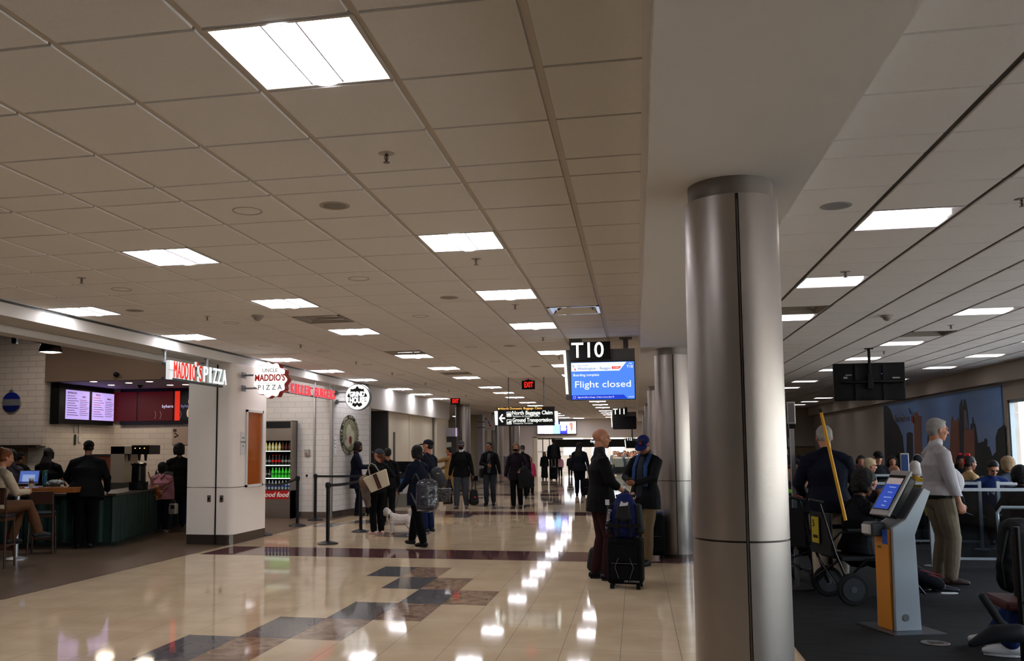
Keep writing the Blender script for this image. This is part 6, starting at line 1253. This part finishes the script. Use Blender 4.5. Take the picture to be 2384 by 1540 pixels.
I27 = person('dark haired man in a teal shirt seated in the farther wheelchair', (AT(1862, 1200, 10.8).x, 10.7, 0), -35, H=1.70, near=1, hair=('short', '#0b0908'), skin='m', top='#13262c', bot='#101218', shoe='#0c0c0c', pel=(0, -.05, .52), lean=4, rf=(.12, .62, .14), lf=(-.10, .62, .14), rkn=(0, .3, 1), lkn=(0, .3, 1), ra=(.22, .3, .72), la=(-.22, .3, .72), head=(0, 10), hem=-.02, fat=1.2, seated=True)
person('person in a lime green top mostly hidden behind the near steel column', (AT(1826, 1200, 11.9).x, 11.9, 0), 0, H=1.66, near=1, hair=('short', '#241a14'), skin='m', top='#5f9a20', bot='#1a1c22', pel=(0, 0, .52), rf=(.12, .42, .08), lf=(-.12, .42, .08), fat=1.2, seated=True)
person('person in a dark jacket standing behind the tall sign stand', (AT(1830, 1200, 13.6).x, 13.6, 0), 10, H=1.68, near=1, hair=('short', '#0e0c0c'), skin='t', top='#14161e', bot='#101014')
I30 = person('seated person in navy trousers and white shoes at the right edge of the picture', (3.22, 7.30, 0), 70, H=1.75, near=1, hair=('short', '#1a1412'), skin='m', top='#10131c', bot='#13244c', shoe='#b4b2b4', sole='#b8b8b8', pel=(0, 0, .56), rf=(.14, .66, .10), lf=(-.12, .56, .08), rkn=(0, .4, 1), lkn=(0, .4, 1), seated=True)
SEAT = [(2022, 1068, 15.9, -88, 'blonde woman in sunglasses and a blue shirt seated in profile', dict(hair=('short', '#a89474'), skin='l', top='#3c5a86')),
 (2043, 1052, 18.6, 180, 'seated person in a tall gold lettered cap', dict(hair=('short', '#14100e'), cap=('#08080a',), skin='l', top='#14161c')),
 (2004, 1062, 19.6, 170, 'dark haired seated person left of the gold lettered cap', dict(hair=('long', '#070606'), skin='m', top='#0c0c10')),
 (2076, 1063, 19.6, 175, 'seated woman with long black hair right of the gold lettered cap', dict(hair=('long', '#060505'), skin='m', top='#0b0b10')),
 (2097, 1056, 21.4, 180, 'dark figure in the farthest row in front of the mural corner', dict(hair=('curly', '#080809'), skin='d', top='#0a0c10')),
 (2079, 1083, 15.9, -150, 'seated person with glasses and a shaved head beside the tube armrests', dict(hair=('bald', '#000000'), skin='m', top='#0c0c0e')),
 (2027, 1107, 13.5, -60, 'black haired child seated low behind the wheelchair', dict(hair=('short', '#080708'), skin='l', top='#15171e', H=1.35)),
 (2130, 1076, 16.1, -10, 'white haired woman in a mustard jacket seen from behind', dict(hair=('bob', '#a8a19a'), skin='l', top='#8a6a1e')),
 (2134, 1060, 19.9, 180, 'seated person in a dark cap and headphones', dict(hair=('short', '#0b0a0a'), cap=('#1c1e22',), skin='d', top='#0d0f16')),
 (2255, 1064, 17.3, -80, 'woman with a red bow in her hair and a tan vest', dict(hair=('bun', '#0c0a0a'), skin='t', top='#a88c64')),
 (2308, 1071, 15.9, 168, 'man in glasses and a navy sweater with white lettering looking down', dict(hair=('short', '#0c0c0e'), skin='l', top='#122450', head=(10, 32), ra=(.62, .06, .98), rel=(0, 0, -1))),
 (2347, 1068, 17.3, 20, 'person with curly blond hair and a dark grey top seen from behind', dict(hair=('curly', '#7c664a'), skin='l', top='#2c3540')),
 (2376, 1093, 13.9, 0, 'person with a rounded dark hood at the right edge behind the barriers', dict(hair=('curly', '#0c0b0e'), skin='t', top='#100e12')),
 (1999, 1084, 16.0, 150, 'seated woman with reddish hair between two other passengers', dict(hair=('bob', '#4a2820'), skin='m', top='#7c7c84')),
 (1861, 1060, 17.2, 175, 'seated woman in a black brimmed hat beside the sign stand', dict(hair=('bob', '#0a0909'), cap=('#08080a',), skin='m', top='#121218')),
 (1884, 1076, 15.6, 160, 'seated person with a black fringe just left of the white haired man', dict(hair=('bob', '#0a0808'), skin='m', top='#18161c')),
 (2236, 1062, 20.2, 180, 'dark seated figure behind the woman with the red bow', dict(hair=('long', '#08080a'), skin='t', top='#0e0e12')),
 (1848, 1082, 13.2, 120, 'seated person half hidden by the tall sign stand', dict(hair=('short', '#3a2a20'), skin='l', top='#20222a'))]
for px, py, Y, rz, lb, k in SEAT:
    Hh = k.pop('H', 1.70); q = AT(px, py, Y); zt_ = q.z; pz = max(.46, zt_/(Hh/1.75)-.805)
    k.setdefault('head', (0, 8)); k.setdefault('ra', (.2, .32, pz+.16)); k.setdefault('la', (-.2, .32, pz+.16))
    I = person(lb, (q.x, Y, 0), rz, H=Hh, near=1 if Y < 18 else 0, pel=(0, 0, pz), rf=(.11, .46, .08), lf=(-.11, .46, .08), bot='#121318', seated=True, group=None, **k)
    if 'red bow' in lb:
        b = B(); b.ell(I['fh'](.02, -.06, .15), (.03, .03, .03), I['Rh']); b.ell(I['fh'](-.02, -.08, .15), (.03, .03, .03), I['Rh']); b.blob([I['fh'](0, -.1, .12), I['fh'](0, -.12, -.02)], [.025, .02], 8); solid(b, 'hair_bow', mat('#a8141c', .7), I['t'], .012, 2)
    if 'gold lettering' in lb and 'tall' in lb:
        b = B(); b.blob([I['fh'](0, -.02, .06), I['fh'](-.05, -.05, .17)], [(.10, .09), (.06, .05)], 14, (1, 0, 0)); solid(b, 'cap_crown', mat('#08080a', .8), I['t'], .02, 3); b = B(); b.ell(I['fh'](0, .095, .07), (.035, .012, .012), I['Rh']); b.build('gold_lettering', mat('#9c7c2c', .5), I['t'])
    if 'sunglasses' in lb or 'glasses' in lb:
        b = B(); b.ell(I['fh'](.03, .09, .012), (.024, .008, .015), I['Rh']); b.ell(I['fh'](-.03, .09, .012), (.024, .008, .015), I['Rh']); b.tube([I['fh'](.055, .08, .015), I['fh'](.078, 0, .012)], .003, 4); b.tube([I['fh'](-.055, .08, .015), I['fh'](-.078, 0, .012)], .003, 4); b.build('glasses', blackg, I['t'])
    if 'headphones' in lb:
        b = B(); b.tube([I['fh'](.09*math.cos(a), 0, .02+.12*math.sin(a)) for a in [R(15*i) for i in range(13)]], .008, 6); b.ell(I['fh'](.09, 0, -.01), (.02, .035, .04)); b.ell(I['fh'](-.09, 0, -.01), (.02, .035, .04)); b.build('headphones', mat('#7a7c80', .4), I['t'])
    if 'navy sweater' in lb: text('NY', .16, mat('#b8bcc8', .7), I['t'], Matrix.Translation(I['up'](.28, .15)) @ Matrix.Rotation(R(180), 4, 'Z'), .004)
# ---- the far crowd beyond the portal: a few figures copied with their parts
protos = []
for i, (hr, tp, bt) in enumerate(((('short', '#14100e'), '#566478', '#20242e'), (('long', '#2a1a12'), '#d8d4d8', '#2a3040'), (('bob', '#3a2a1c'), '#8a3424', '#202028'), (('short', '#0c0a0a'), '#5c80b8', '#2c303c'), (('short', '#5a4a3a'), '#d8c4a8', '#2c303c'))):
    protos.append(person('', (0, 0, 0), 180, near=0, hair=hr, top=tp, bot=bt, hands=False, skin='m' if i % 2 else 'l')['t'])
cr = []; random.seed(5)
cw = ['slate grey jacket', 'white top and long hair', 'rust coloured top', 'blue top', 'pale tan top']
for i in range(32):
    px = 1428+i*2.4+random.uniform(-1.5, 1.5); Y = 62+random.uniform(-6, 9); q = AT(px, 1060, Y); j = (i*3+i//5) % 5
    lb = 'distant traveller in a %s in the crowd beyond the portal' % cw[j]
    if j not in cr: cr.append(j); o = protos[j]; o.location = (q.x, Y, -.5); o['label'] = lb
    else: o = dup(protos[j], (q.x, Y, -.5), lb, 180+random.uniform(-60, 60), None, random.uniform(.93, 1.02))
    o['group'] = 'travellers beyond the portal in a '+cw[j]
# ================================================================ BAGS, DOG, WHEELCHAIRS
def suitcase(label, loc, rz, w=.36, d=.24, h=.58, hand=1.0, col='#060608', name='suitcase'):
    t = thing(name, label, 'suitcase', loc, rz); m = mat(col, .75, bump=.4, bs=200, spec=.12)
    b = B(); b.box(-w/2, w/2, -d/2, d/2, .05, h+.05); b.build('shell', m, t, bevel=.04, seg=3, smooth=True)
    b = B(); b.box(-w/2+.05, w/2-.05, -d/2-.03, -d/2, .10, h*.52); b.build('front_pocket', m, t, bevel=.02); b = B(); b.box(-w/2+.05, w/2-.05, -d/2-.025, -d/2, h*.56, h-.02); b.build('top_pocket', m, t, bevel=.02)
    b = B(); b.tube([(-w/2+.05, -d/2-.028, h*.56), (w/2-.05, -d/2-.028, h*.56)], .004, 6); b.build('zip', mat('#4a4a4e', .4, .6), t)
    for x in (-.08, .08): b = B(); b.cyl((x, d/2-.03, h+.05), (x, d/2-.03, hand), .011, n=10); b.build('handle_tube', alu, t)
    b = B(); b.cbox((0, d/2-.03, hand), (.22, .035, .03)); b.build('grip', black, t, bevel=.01)
    b = B(); b.tube([(-.07, 0, h+.05), (-.06, 0, h+.085), (.06, 0, h+.085), (.07, 0, h+.05)], .010, 8); b.build('carry_handle', black, t)
    for x in (-w/2+.04, w/2-.04): b = B(); b.cyl((x-.015, d/2-.03, .035), (x+.015, d/2-.03, .035), .035, n=16); k = b.build('wheel', rubber, t); b = B(); b.cyl((x-.018, d/2-.03, .035), (x+.018, d/2-.03, .035), .015, n=10); b.build('wheel_hub', mat('#6a6a6a', .4, .6), k)
    for x in (-w/2+.05, w/2-.05): b = B(); b.box(x-.02, x+.02, -d/2+.01, -d/2+.05, 0, .05); b.build('foot', rubber, t)
    return t
q = G(1458, 1372); t = suitcase('large black rolling suitcase held by the bald man, under the blue backpack', (q.x, q.y+.1, 0), -6, .385, .27, .50, 1.0)
for s in (1, -1): b = B(); b.tube([(s*.06, -.17, .34), (s*.10, -.17, .24), (s*.06, -.17, .12)], .0035, 5); b.build('piping', mat('#5a5a5e', .5), t)
text('AIR EXPRESS', .03, mat('#8a8a8a', .5), t, T(.08, -.17, .09))
bt = thing('backpack', 'blue and black sports backpack strapped on top of the large black suitcase', 'backpack', (q.x-.0, q.y+.08, .57), -6); mb = mat('#0b1746', .75, spec=.15, bump=.3, bs=150)
b = B(); b.blob([(0, 0, .08), (0, 0, .28), (0, .02, .40)], [(.185, .13), (.165, .125), (.10, .08)], 18, (1, 0, 0)); solid(b, 'main_body', mb, bt, .010, 4)
b = B(); b.blob([(0, -.10, .20), (0, -.09, .34)], [(.10, .05), (.075, .045)], 14, (1, 0, 0)); solid(b, 'front_pocket', mat('#0a0a0c', .7), bt, .010, 3)
b = B(); b.blob([(-.165, -.03, .06), (-.15, -.02, .32)], [(.05, .09), (.04, .07)], 12, (1, 0, 0)); b.blob([(.165, -.03, .06), (.15, -.02, .32)], [(.05, .09), (.04, .07)], 12, (1, 0, 0)); solid(b, 'side_panel', mat('#0a0a0c', .7), bt, .010, 3)
b = B(); b.box(-.19, .19, -.145, -.135, .10, .14); b.box(-.09, -.06, -.15, -.13, .0, .2); b.box(.06, .09, -.15, -.13, .0, .2); b.build('strap', black, bt)
text('Escola Pia', .055, mat('#b8b8c0', .6), bt, Matrix.Translation((-.165, -.128, .19)) @ Matrix.Rotation(R(100), 4, 'Y') @ Matrix.Rotation(0, 4, 'Z'), .002)
b = B(); b.prism([(-.04, .0), (.05, .01), (.06, .05), (.01, .035), (-.02, .06)], .004, T(.0, -.142, .33) @ Matrix.Rotation(R(90), 4, 'X')); b.build('white_print', mat('#b8b8c0', .6), bt)
b = B(); b.box(-.20, -.155, -.10, -.095, .34, .40); b.build('luggage_tag', mat('#b0b0b4', .6), bt)
q = G(1393, 1352); gc = thing('instrument_case', 'rounded black case standing on the floor behind the bald man', 'case', (q.x-.02, q.y+.28, 0)); b = B(); b.blob([(0, 0, .12), (0, 0, .30)], [(.13, .08), (.10, .07)], 14, (1, 0, 0)); o = solid(b, 'shell', mat('#0c0c0e', .6), gc, .012, 3)
for v in o.data.vertices: v.co.z = max(v.co.z, 0)
b = B(); b.tube([(-.04, -.08, .3), (0, -.1, .33), (.04, -.08, .3)], .008, 6); b.build('handle', black, gc)
q = G(1522, 1299); t = suitcase('wide black suitcase by the second column with a yellow tag', (q.x-.03, q.y-.1, 0), 4, .36, .24, .56, 1.06)
b = B(); b.cbox((-.08, -.05, .64), (.12, .05, .02), 10); b.build('yellow_tag', mat('#a8981c', .6), t); b = B(); b.cbox((.1, 0, .635), (.16, .12, .03), -12); b.build('folded_cloth', mat('#3a4a6c', .8), t, bevel=.01)
q = G(1372, 1157); suitcase('small black suitcase trailing behind the woman in navy', (q.x+.02, q.y, 0), 0, .42, .26, .52, .95)
q = G(1278, 1118); suitcase('slim dark suitcase beside the woman in the long coat', (q.x+.25, q.y-.3, 0), 0, .36, .24, .56, 1.0)
q = G(870, 1201); suitcase('black cabin bag standing by the woman in the navy uniform', (q.x, q.y, 0), 10, .36, .22, .5, .6)
def at_person(I, v): return wpos(I, v)
# cream tote with stripe
p = AT(879, 1121, 15.12); t = thing('tote_bag', 'cream tote with a green and red stripe worn by the woman in black', 'bag', p, 12)
mt2 = mat('#c2b59c', .6, bump=.5, bs=90, noise=.15, ns=80)
def tote(t, m, w=.36, d=.13, h=.27, tilt=0):
    M_ = Matrix.Rotation(R(tilt), 4, 'Y'); b = B(); a, c = w/2, w/2*.78; vs = [(-c, -d/2, -h/2), (c, -d/2, -h/2), (c, d/2, -h/2), (-c, d/2, -h/2), (-a, -d/2*.8, h/2), (a, -d/2*.8, h/2), (a, d/2*.8, h/2), (-a, d/2*.8, h/2)]
    b.add([M_ @ V3(v) for v in vs], [(0, 3, 2, 1), (4, 5, 6, 7), (0, 1, 5, 4), (1, 2, 6, 5), (2, 3, 7, 6), (3, 0, 4, 7)]); return b.build('bag_body', m, t, bevel=.015), M_
o, M_ = tote(t, mt2, .44, .15, .29, tilt=-22)
b = B(); b.box(-.035, -.012, -.079, -.066, -.135, .135, M_); b.box(.012, .035, -.079, -.066, -.135, .135, M_); b.build('green_stripe', mat('#182a1c', .7), t); b = B(); b.box(-.012, .012, -.079, -.066, -.135, .135, M_); b.build('red_stripe', mat('#6a1c16', .7), t)
b = B()
for y in (-.05, .05): b.tube([M_ @ V3(v) for v in ((-.09, y, .12), (-.06, y, .28), (.0, y, .34), (.06, y, .28), (.09, y, .12))], .008, 6)
b.build('handle', mat('#8c8474', .6), t)
p = AT(849, 1130, 15.2); t = thing('folded_jacket', 'fur trimmed beige jacket draped over the arm of the woman in black', 'jacket', p)
b = B(); b.ell((0, 0, .06), (.10, .09, .11)); solid(b, 'fur_collar', mat('#7c6450', .95, bump=1, bs=60, noise=.4, ns=30), t, .012, 1, .05, .02); b = B(); b.blob([(0, 0, 0), (.03, 0, -.2), (.06, .02, -.36)], [(.09, .06), (.08, .05), (.05, .04)], 12); solid(b, 'jacket_body', mat('#5c524c', .85, noise=.3, ns=9), t, .012, 2, .03, .05)
# clear backpack
p = AT(994, 1148, 13.05); t = thing('clear_backpack', 'transparent plastic backpack on the walking person with braids', 'backpack', p, 30); t.scale = (1.15,)*3
b = B(); b.blob([(0, -.02, -.16), (0, -.02, .10)], [(.16, .10), (.15, .09)], 18, (1, 0, 0)); solid(b, 'clear_shell', mat('#4a4a50', .08, spec=1, alpha=.45, bump=.8, bs=14), t, .010, 3)
b = B(); b.blob([(0, -.08, -.17), (0, -.08, -.06)], [(.12, .06), (.12, .05)], 14, (1, 0, 0)); solid(b, 'front_pocket', mat('#3a3a40', .08, spec=1, alpha=.5, bump=.8, bs=14), t, .010, 3)
b = B(); b.blob([(0, .0, -.15), (.0, 0, .02)], [(.11, .05), (.09, .04)], 12, (1, 0, 0)); solid(b, 'contents', mat('#1c1a1e', .6, noise=.5, ns=10), t, .012, 2, .03, .05)
b = B()
for s in (1, -1): b.tube([(s*.08, .05, .14), (s*.09, .20, .24), (s*.10, .36, .16), (s*.11, .37, -.02), (s*.12, .10, -.14)], .012, 6)
b.tube([(-.03, -.02, .19), (0, -.02, .225), (.03, -.02, .19)], .007, 6); b.build('strap', black, t)
b = B(); b.tube([(-.15, -.06, -.22), (.15, -.06, -.22)], .009, 6); b.build('base_trim', mat('#9a8c84', .5), t)
p = at_person(I4, (.28, -.16, .93)); t = thing('quilted_bag', 'shiny black quilted shopping bag behind the clear backpack', 'bag', AT(1034, 1153, 13.7), 10); t.scale = (.8,)*3; tote(t, mat('#07070a', .12, spec=1, bump=1, bs=35), .30, .14, .26)
b = B(); b.tube([(-.08, 0, .12), (-.05, 0, .3), (.05, 0, .3), (.08, 0, .12)], .007, 6); b.build('handle', mat('#3a1c12', .5), t)
p = AT(1016, 1108, 15.8); t = thing('travel_bag', 'grey and black travel bag hanging from the man in the navy cap', 'bag', p, 20); b = B(); b.blob([(0, 0, .08), (.08, 0, -.14)], [(.10, .08), (.13, .10)], 14, (1, 0, 0)); solid(b, 'bag_body', mat('#23262a', .6, bump=.3), t, .012, 3, .02, .08); b = B(); b.tube([(-.02, 0, .1), (-.14, 0, .30), (-.24, .02, .42)], .014, 6); b.build('shoulder_strap', black, t); b = B(); b.ell((.02, -.08, .04), (.03, .01, .012)); b.build('buckle', mat('#9a8c5c', .3, .8), t)
# bags of the masked man
p = at_person(I8, (-.33, .02, .40)); t = thing('duffel_bag', 'upright black bag with a small red label carried by the masked man', 'bag', (p.x, p.y, .05)); b = B(); b.blob([(0, 0, .12), (0, 0, .38)], [(.135, .09), (.10, .07)], 16, (1, 0, 0)); o = solid(b, 'bag_body', mat('#08080a', .7, bump=.3), t, .010, 3)
b = B()
for s in (1, -1): b.tube([(-.05, s*.04, .42), (-.035, 0, .70), (0, 0, .80), (.035, 0, .70), (.05, s*.04, .42)], .008, 6)
b.build('handle', black, t); b = B(); b.box(.02, .08, -.103, -.096, .24, .265); b.build('red_label', mat('#a82030', .6), t)
p = at_person(I8, (.33, .02, .62)); t = thing('carrier_bag', 'black plastic carrier bag in the other hand of the masked man', 'bag', p); b = B(); b.blob([(0, 0, .12), (0, 0, -.14)], [(.04, .04), (.11, .08)], 14, (1, 0, 0)); solid(b, 'bag_body', mat('#070708', .3, bump=.8, bs=20), t, .010, 2, .03, .05)
t = I9['t']; b = B(); u_ = I9['up']; b.tube([u_(.48, .06, -.12), u_(.36, .15, -.04), u_(.15, .16, .08), u_(-.02, .14, .17)], .018, 6); b.build('bag_strap', black, t)
p = at_person(I9, (.24, -.02, .92)); t = thing('sling_bag', 'black sling bag at the hip of the man in the grey T-shirt', 'bag', p); b = B(); b.blob([(0, 0, .05), (0, 0, -.10)], [(.07, .08), (.08, .09)], 12); solid(b, 'bag_body', mat('#0a0a0c', .6), t, .012, 2)
p = at_person(I7, (.16, .42, .86)); t = thing('hand_bag', 'dark handbag hanging from the hand of the woman in the tan coat', 'bag', p); b = B(); b.blob([(0, 0, -.02), (0, 0, -.16)], [(.10, .05), (.11, .06)], 12); solid(b, 'bag_body', mat('#2a2a26', .5), t, .012, 2); b = B(); b.tube([(0, -.06, -.02), (0, -.04, .14), (0, .04, .14), (0, .06, -.02)], .006, 6); b.build('handle', mat('#8a7c50', .5), t)
# child's backpack and bag
p = at_person(I22, (-.08, -.24, 1.02)); t = thing('child_backpack', 'small orange and white patterned backpack on the child in pink', 'backpack', p, 14); b = B(); b.ell((0, -.02, 0), (.12, .09, .145)); solid(b, 'bag_body', mat('#7a3c14', .7), t, .009, 2)
b = B(); random.seed(3)
for i in range(34):
    a = random.uniform(-1.5, 1.5); e = random.uniform(-1.2, 1.2); c_ = V3((.121*math.sin(a)*math.cos(e), -.02-.091*math.cos(a)*math.cos(e), .146*math.sin(e))); b.ell(c_, (.014, .006, .012), None, 7, 5)
b.build('white_spots', mat('#b8a480', .7), t)
b = B(); b.tube([(-.05, .03, .13), (-.16, .10, .30), (-.2, .16, .38)], .013, 6); b.tube([(.06, .03, .10), (.22, .08, .18), (.26, .16, .22)], .013, 6); b.tube([(.05, .02, -.1), (.2, .08, .1)], .008, 6); b.build('strap', mat('#6c3410', .6), t)
p = at_person(I22, (.29, .03, .62)); t = thing('lunch_bag', 'small white bag hanging from the hand of the child in pink', 'bag', p); b = B(); b.box(-.08, .08, -.05, .05, -.12, .08); b.build('bag_body', mat('#b8aca0', .7), t, bevel=.02); b = B(); b.tube([(-.05, 0, .08), (0, 0, .17), (.05, 0, .08)], .006, 6); b.build('handle', mat('#9c9088', .7), t); b = B(); b.box(-.03, .05, -.054, -.05, -.02, .05); b.build('printed_patch', mat('#2c2c30', .6), t)
# ---- white dog
q = G(930, 1244); t = thing('dog', 'small fluffy white dog on a black leash, standing and facing left', 'dog', (q.x, q.y+.05, 0), 8)
fur = mat('#d8cec6', .9, bump=1, bs=55, noise=.12, ns=18)
b = B(); b.blob([(.15, 0, .26), (.02, 0, .25), (-.13, 0, .26)], [(.085, .095), (.082, .095), (.095, .11)], 16, (0, 1, 0)); b.blob([(-.13, 0, .29), (-.20, 0, .36)], [.07, .06], 12)
b.ell((-.24, 0, .385), (.078, .072, .074)); b.blob([(-.27, 0, .37), (-.325, 0, .355)], [.036, .026], 10); b.ell((-.25, 0, .44), (.05, .05, .03))
for y in (.05, -.05): b.ell((-.22, y*1.25, .37), (.028, .018, .052)); 
for x, y, fo in ((-.14, .05, -.02), (-.15, -.05, 0), (.15, .05, 0), (.17, -.05, .02)):
    if x < 0: b.blob([(x, y, .22), (x+fo, y, .11), (x+fo, y, .03), (x+fo-.025, y, .022)], [.042, .032, .028, .022], 10)
    else: b.blob([(x, y, .23), (x-.03, y, .16), (x+.025, y, .09), (x+.01, y, .03), (x-.02, y, .022)], [.055, .042, .030, .026, .022], 10)
b.blob([(.19, 0, .30), (.24, 0, .36), (.235, 0, .42), (.19, 0, .40)], [.04, .068, .068, .055], 12)
solid(b, 'body', fur, t, .009, 2, .022, .02)
b = B(); b.ell((-.352, 0, .362), (.012, .014, .010)); b.build('nose', blackg, t, smooth=True); b = B(); b.ell((-.292, .03, .395), (.008, .008, .008)); b.ell((-.292, -.03, .395), (.008, .008, .008)); b.build('eyes', blackg, t, smooth=True)
b = B(); pts = [(-.185+.01*math.cos(a), .078*math.cos(a), .31+.075*math.sin(a)) for a in [R(30*i) for i in range(13)]]; b.tube(pts, .010, 6); b.tube([(-.15+.0*math.cos(a), .082*math.cos(a), .25+.09*math.sin(a)) for a in [R(30*i) for i in range(13)]], .008, 6); b.build('harness', black, t)
dl = t.location; h_ = wpos(I4, I4['W'][-1]); t = thing('dog_leash', 'thin black leash running up from the white dog', 'leash', (0, 0, 0)); b = B(); a_ = V3((dl.x-.17, dl.y-.0, .385)); c_ = h_-V3((0, 0, .05)); n_ = 12; b.tube([a_+(c_-a_)*(i/n_)-V3((0, 0, .22*4*(i/n_)*(1-i/n_)*.35)) for i in range(n_+1)], .005, 6); b.build('cord', black, t)
# ---- transport wheelchairs
def wheelchair(label, loc, rz, tag_=False, red=False):
    t = thing('wheelchair', label, 'wheelchair', loc, rz); mk = mat('#0c0d10', .35, .3); W2 = .25
    for s in (-1, 1):
        b = B(); b.tube([(s*W2, -.22, .14), (s*W2, -.36, .5), (s*W2, -.50, 1.0), (s*W2, -.60, 1.02)], .013, 8); b.tube([(s*W2, -.34, .16), (s*W2, -.05, .44), (s*W2, .28, .46), (s*W2, .42, .2), (s*W2, .50, .10)], .012, 8); b.tube([(s*W2, -.38, .62), (s*W2, -.3, .70), (s*W2, .1, .70), (s*W2, .2, .62), (s*W2, .22, .46)], .011, 8); b.build('side_frame', mk, t)
        b = B(); b.cyl((s*W2, -.46, .99), (s*W2, -.60, 1.02), .018, n=10); b.build('push_grip', mat('#7c1410' if red else '#0a0a0a', .6), t)
        b = B(); b.cyl((s*(W2+.015), -.22, .155), (s*(W2+.055), -.22, .155), .155, n=32); k = b.build('rear_wheel', rubber, t, bevel=.012); b = B(); b.cyl((s*(W2+.01), -.22, .155), (s*(W2+.062), -.22, .155), .11, n=24); k2 = b.build('wheel_disc', mat('#0d0e11', .5), k); b = B(); b.cyl((s*(W2+.006), -.22, .155), (s*(W2+.066), -.22, .155), .032, n=16); b.build('wheel_hub', mat('#3a3c40', .4, .4), k)
        b = B(); b.cyl((s*W2-.015, .36, .08), (s*W2+.015, .36, .08), .08, n=24); k = b.build('castor', rubber, t, bevel=.006); b = B(); b.cyl((s*W2-.018, .36, .08), (s*W2+.018, .36, .08), .035, n=14); b.build('castor_hub', mat('#5a5e66', .4, .6), k); b = B(); b.tube([(s*W2+.02, .36, .08), (s*W2+.02, .36, .2), (s*W2, .34, .3)], .012, 8); b.build('castor_fork', mat('#6a727c', .35, .7), t)
        b = B(); b.cbox((s*.12, .60, .10), (.16, .18, .012)); b.build('footplate', black, t)
        b = B(); b.cbox((s*W2, -.1, .72), (.05, .3, .03)); b.build('armrest', black, t, bevel=.01)
    b = B(); b.box(-W2, W2, -.3, .26, .42, .46); b.build('seat', mat('#0a0a0c', .8), t, bevel=.01); b = B(); b.box(-W2, W2, -.40, -.375, .46, .88); b.build('backrest', mat('#0a0a0c', .8), t, bevel=.01)
    b = B(); b.tube([(-W2, -.36, .2), (W2, -.34, .42)], .01, 6); b.tube([(W2, -.36, .2), (-W2, -.34, .42)], .01, 6); b.build('cross_brace', mk, t)
    if tag_: b = B(); b.cbox((-.06, -.42, .70), (.17, .008, .26), 0); k = b.build('yellow_tag', mat('#9a8c14', .5), t); text('5', .1, black, k, T(-.09, -.426, .76)); b = B(); b.box(-.1, .0, -.427, -.424, .62, .65); b.build('tag_print', black, k)
    return t
q = G(2030, 1424)
wheelchair('wheelchair with a yellow tag carrying the person in the black jacket', (I26['t'].location.x-.02, I26['t'].location.y-.02, .004), -78, True)
wheelchair('wheelchair with red grips carrying the man in the teal shirt', (I27['t'].location.x-.02, I27['t'].location.y-.02, .004), -35, False, True)
a, c = AT(1967, 1205, 9.35), AT(1910, 955, 9.55); t = thing('yellow_pole', 'long yellow pole with a black tip rising from the tagged wheelchair', 'pole', (0, 0, 0)); b = B(); b.cyl(a+(a-c)*.03, c, .016, n=12); b.build('tube', mat('#c8920c', .4), t, smooth=True); d_ = (c-a).normalized(); b = B(); b.cyl(c-d_*.03, c+d_*.01, .019, n=12); b.build('tip', black, t)
# black bags at the right edge
q = AT(2368, 1250, 9.9); t = thing('luggage_stack', 'bulky black backpack with a pale tubular handle at the right edge', 'backpack', (q.x, q.y, .004)); b = B(); b.blob([(0, 0, .22), (.0, 0, .70)], [(.21, .16), (.17, .13)], 14, (1, 0, 0)); solid(b, 'bag_body', mat('#07070a', .7), t, .014, 3, .03, .1); b = B(); b.tube([(-.14, .05, .55), (-.15, .05, .86), (-.11, .05, .92), (.15, .05, .92)], .016, 8); b.build('tubular_handle', mat('#9cacb8', .3, .5), t)
b = B(); b.tube([(-.12, -.1, .7), (-.20, -.12, .4), (-.17, -.1, .15)], .012, 6); b.build('strap', black, t)
q = AT(2352, 1440, 6.9); t = thing('lounge_chair', 'dark chair frame with a grey padded armrest cut off by the right edge', 'chair', (q.x+.1, q.y, 0)); b = B(); a, c, e = AT(2288, 1390, 6.75), AT(2330, 1452, 6.75), AT(2372, 1478, 6.75); o_ = t.location
b.blob([a-o_, c-o_, e-o_], [.026, .028, .026], 12); b.build('padded_armrest', mat('#1c2022', .8), t, smooth=True)
b = B(); a, c = AT(2372, 1330, 6.7), AT(2362, 1540, 6.7); b.tube([V3((a.x, a.y, 1.0))-o_, V3((a.x, a.y, .9))-o_, V3((a.x, a.y, 0))-o_], .02, 8); b.tube([V3((a.x+.5, a.y, 1.0))-o_, V3((a.x+.5, a.y, 0))-o_], .02, 8); b.tube([V3((a.x, a.y, .5))-o_, V3((a.x+.5, a.y, .5))-o_], .02, 8); b.build('frame', mat('#141414', .4, .5), t)
b = B(); b.box(a.x-o_.x, a.x+.5-o_.x, .05, .5, .40, .46); b.build('seat_cushion', mat('#3c0a0c', .7), t, bevel=.02); b = B(); b.box(a.x+.04-o_.x, a.x+.46-o_.x, -.02, .03, .5, .95); b.build('back_panel', mat('#0c0c0e', .7), t, bevel=.02)
b = B(); a, c = AT(2262, 1500, 6.45), AT(2370, 1475, 6.45); b.blob([a-o_, (a+c)/2-o_+V3((0, 0, .03)), c-o_], [.022, .06, .06], 14); b.build('dark_leg_shape', mat('#0b0e16', .7), t, smooth=True)  # stands for a dark outstretched leg and shoe

_w = bpy.data.scenes.get('bench')
if _w: bpy.data.scenes.remove(_w)
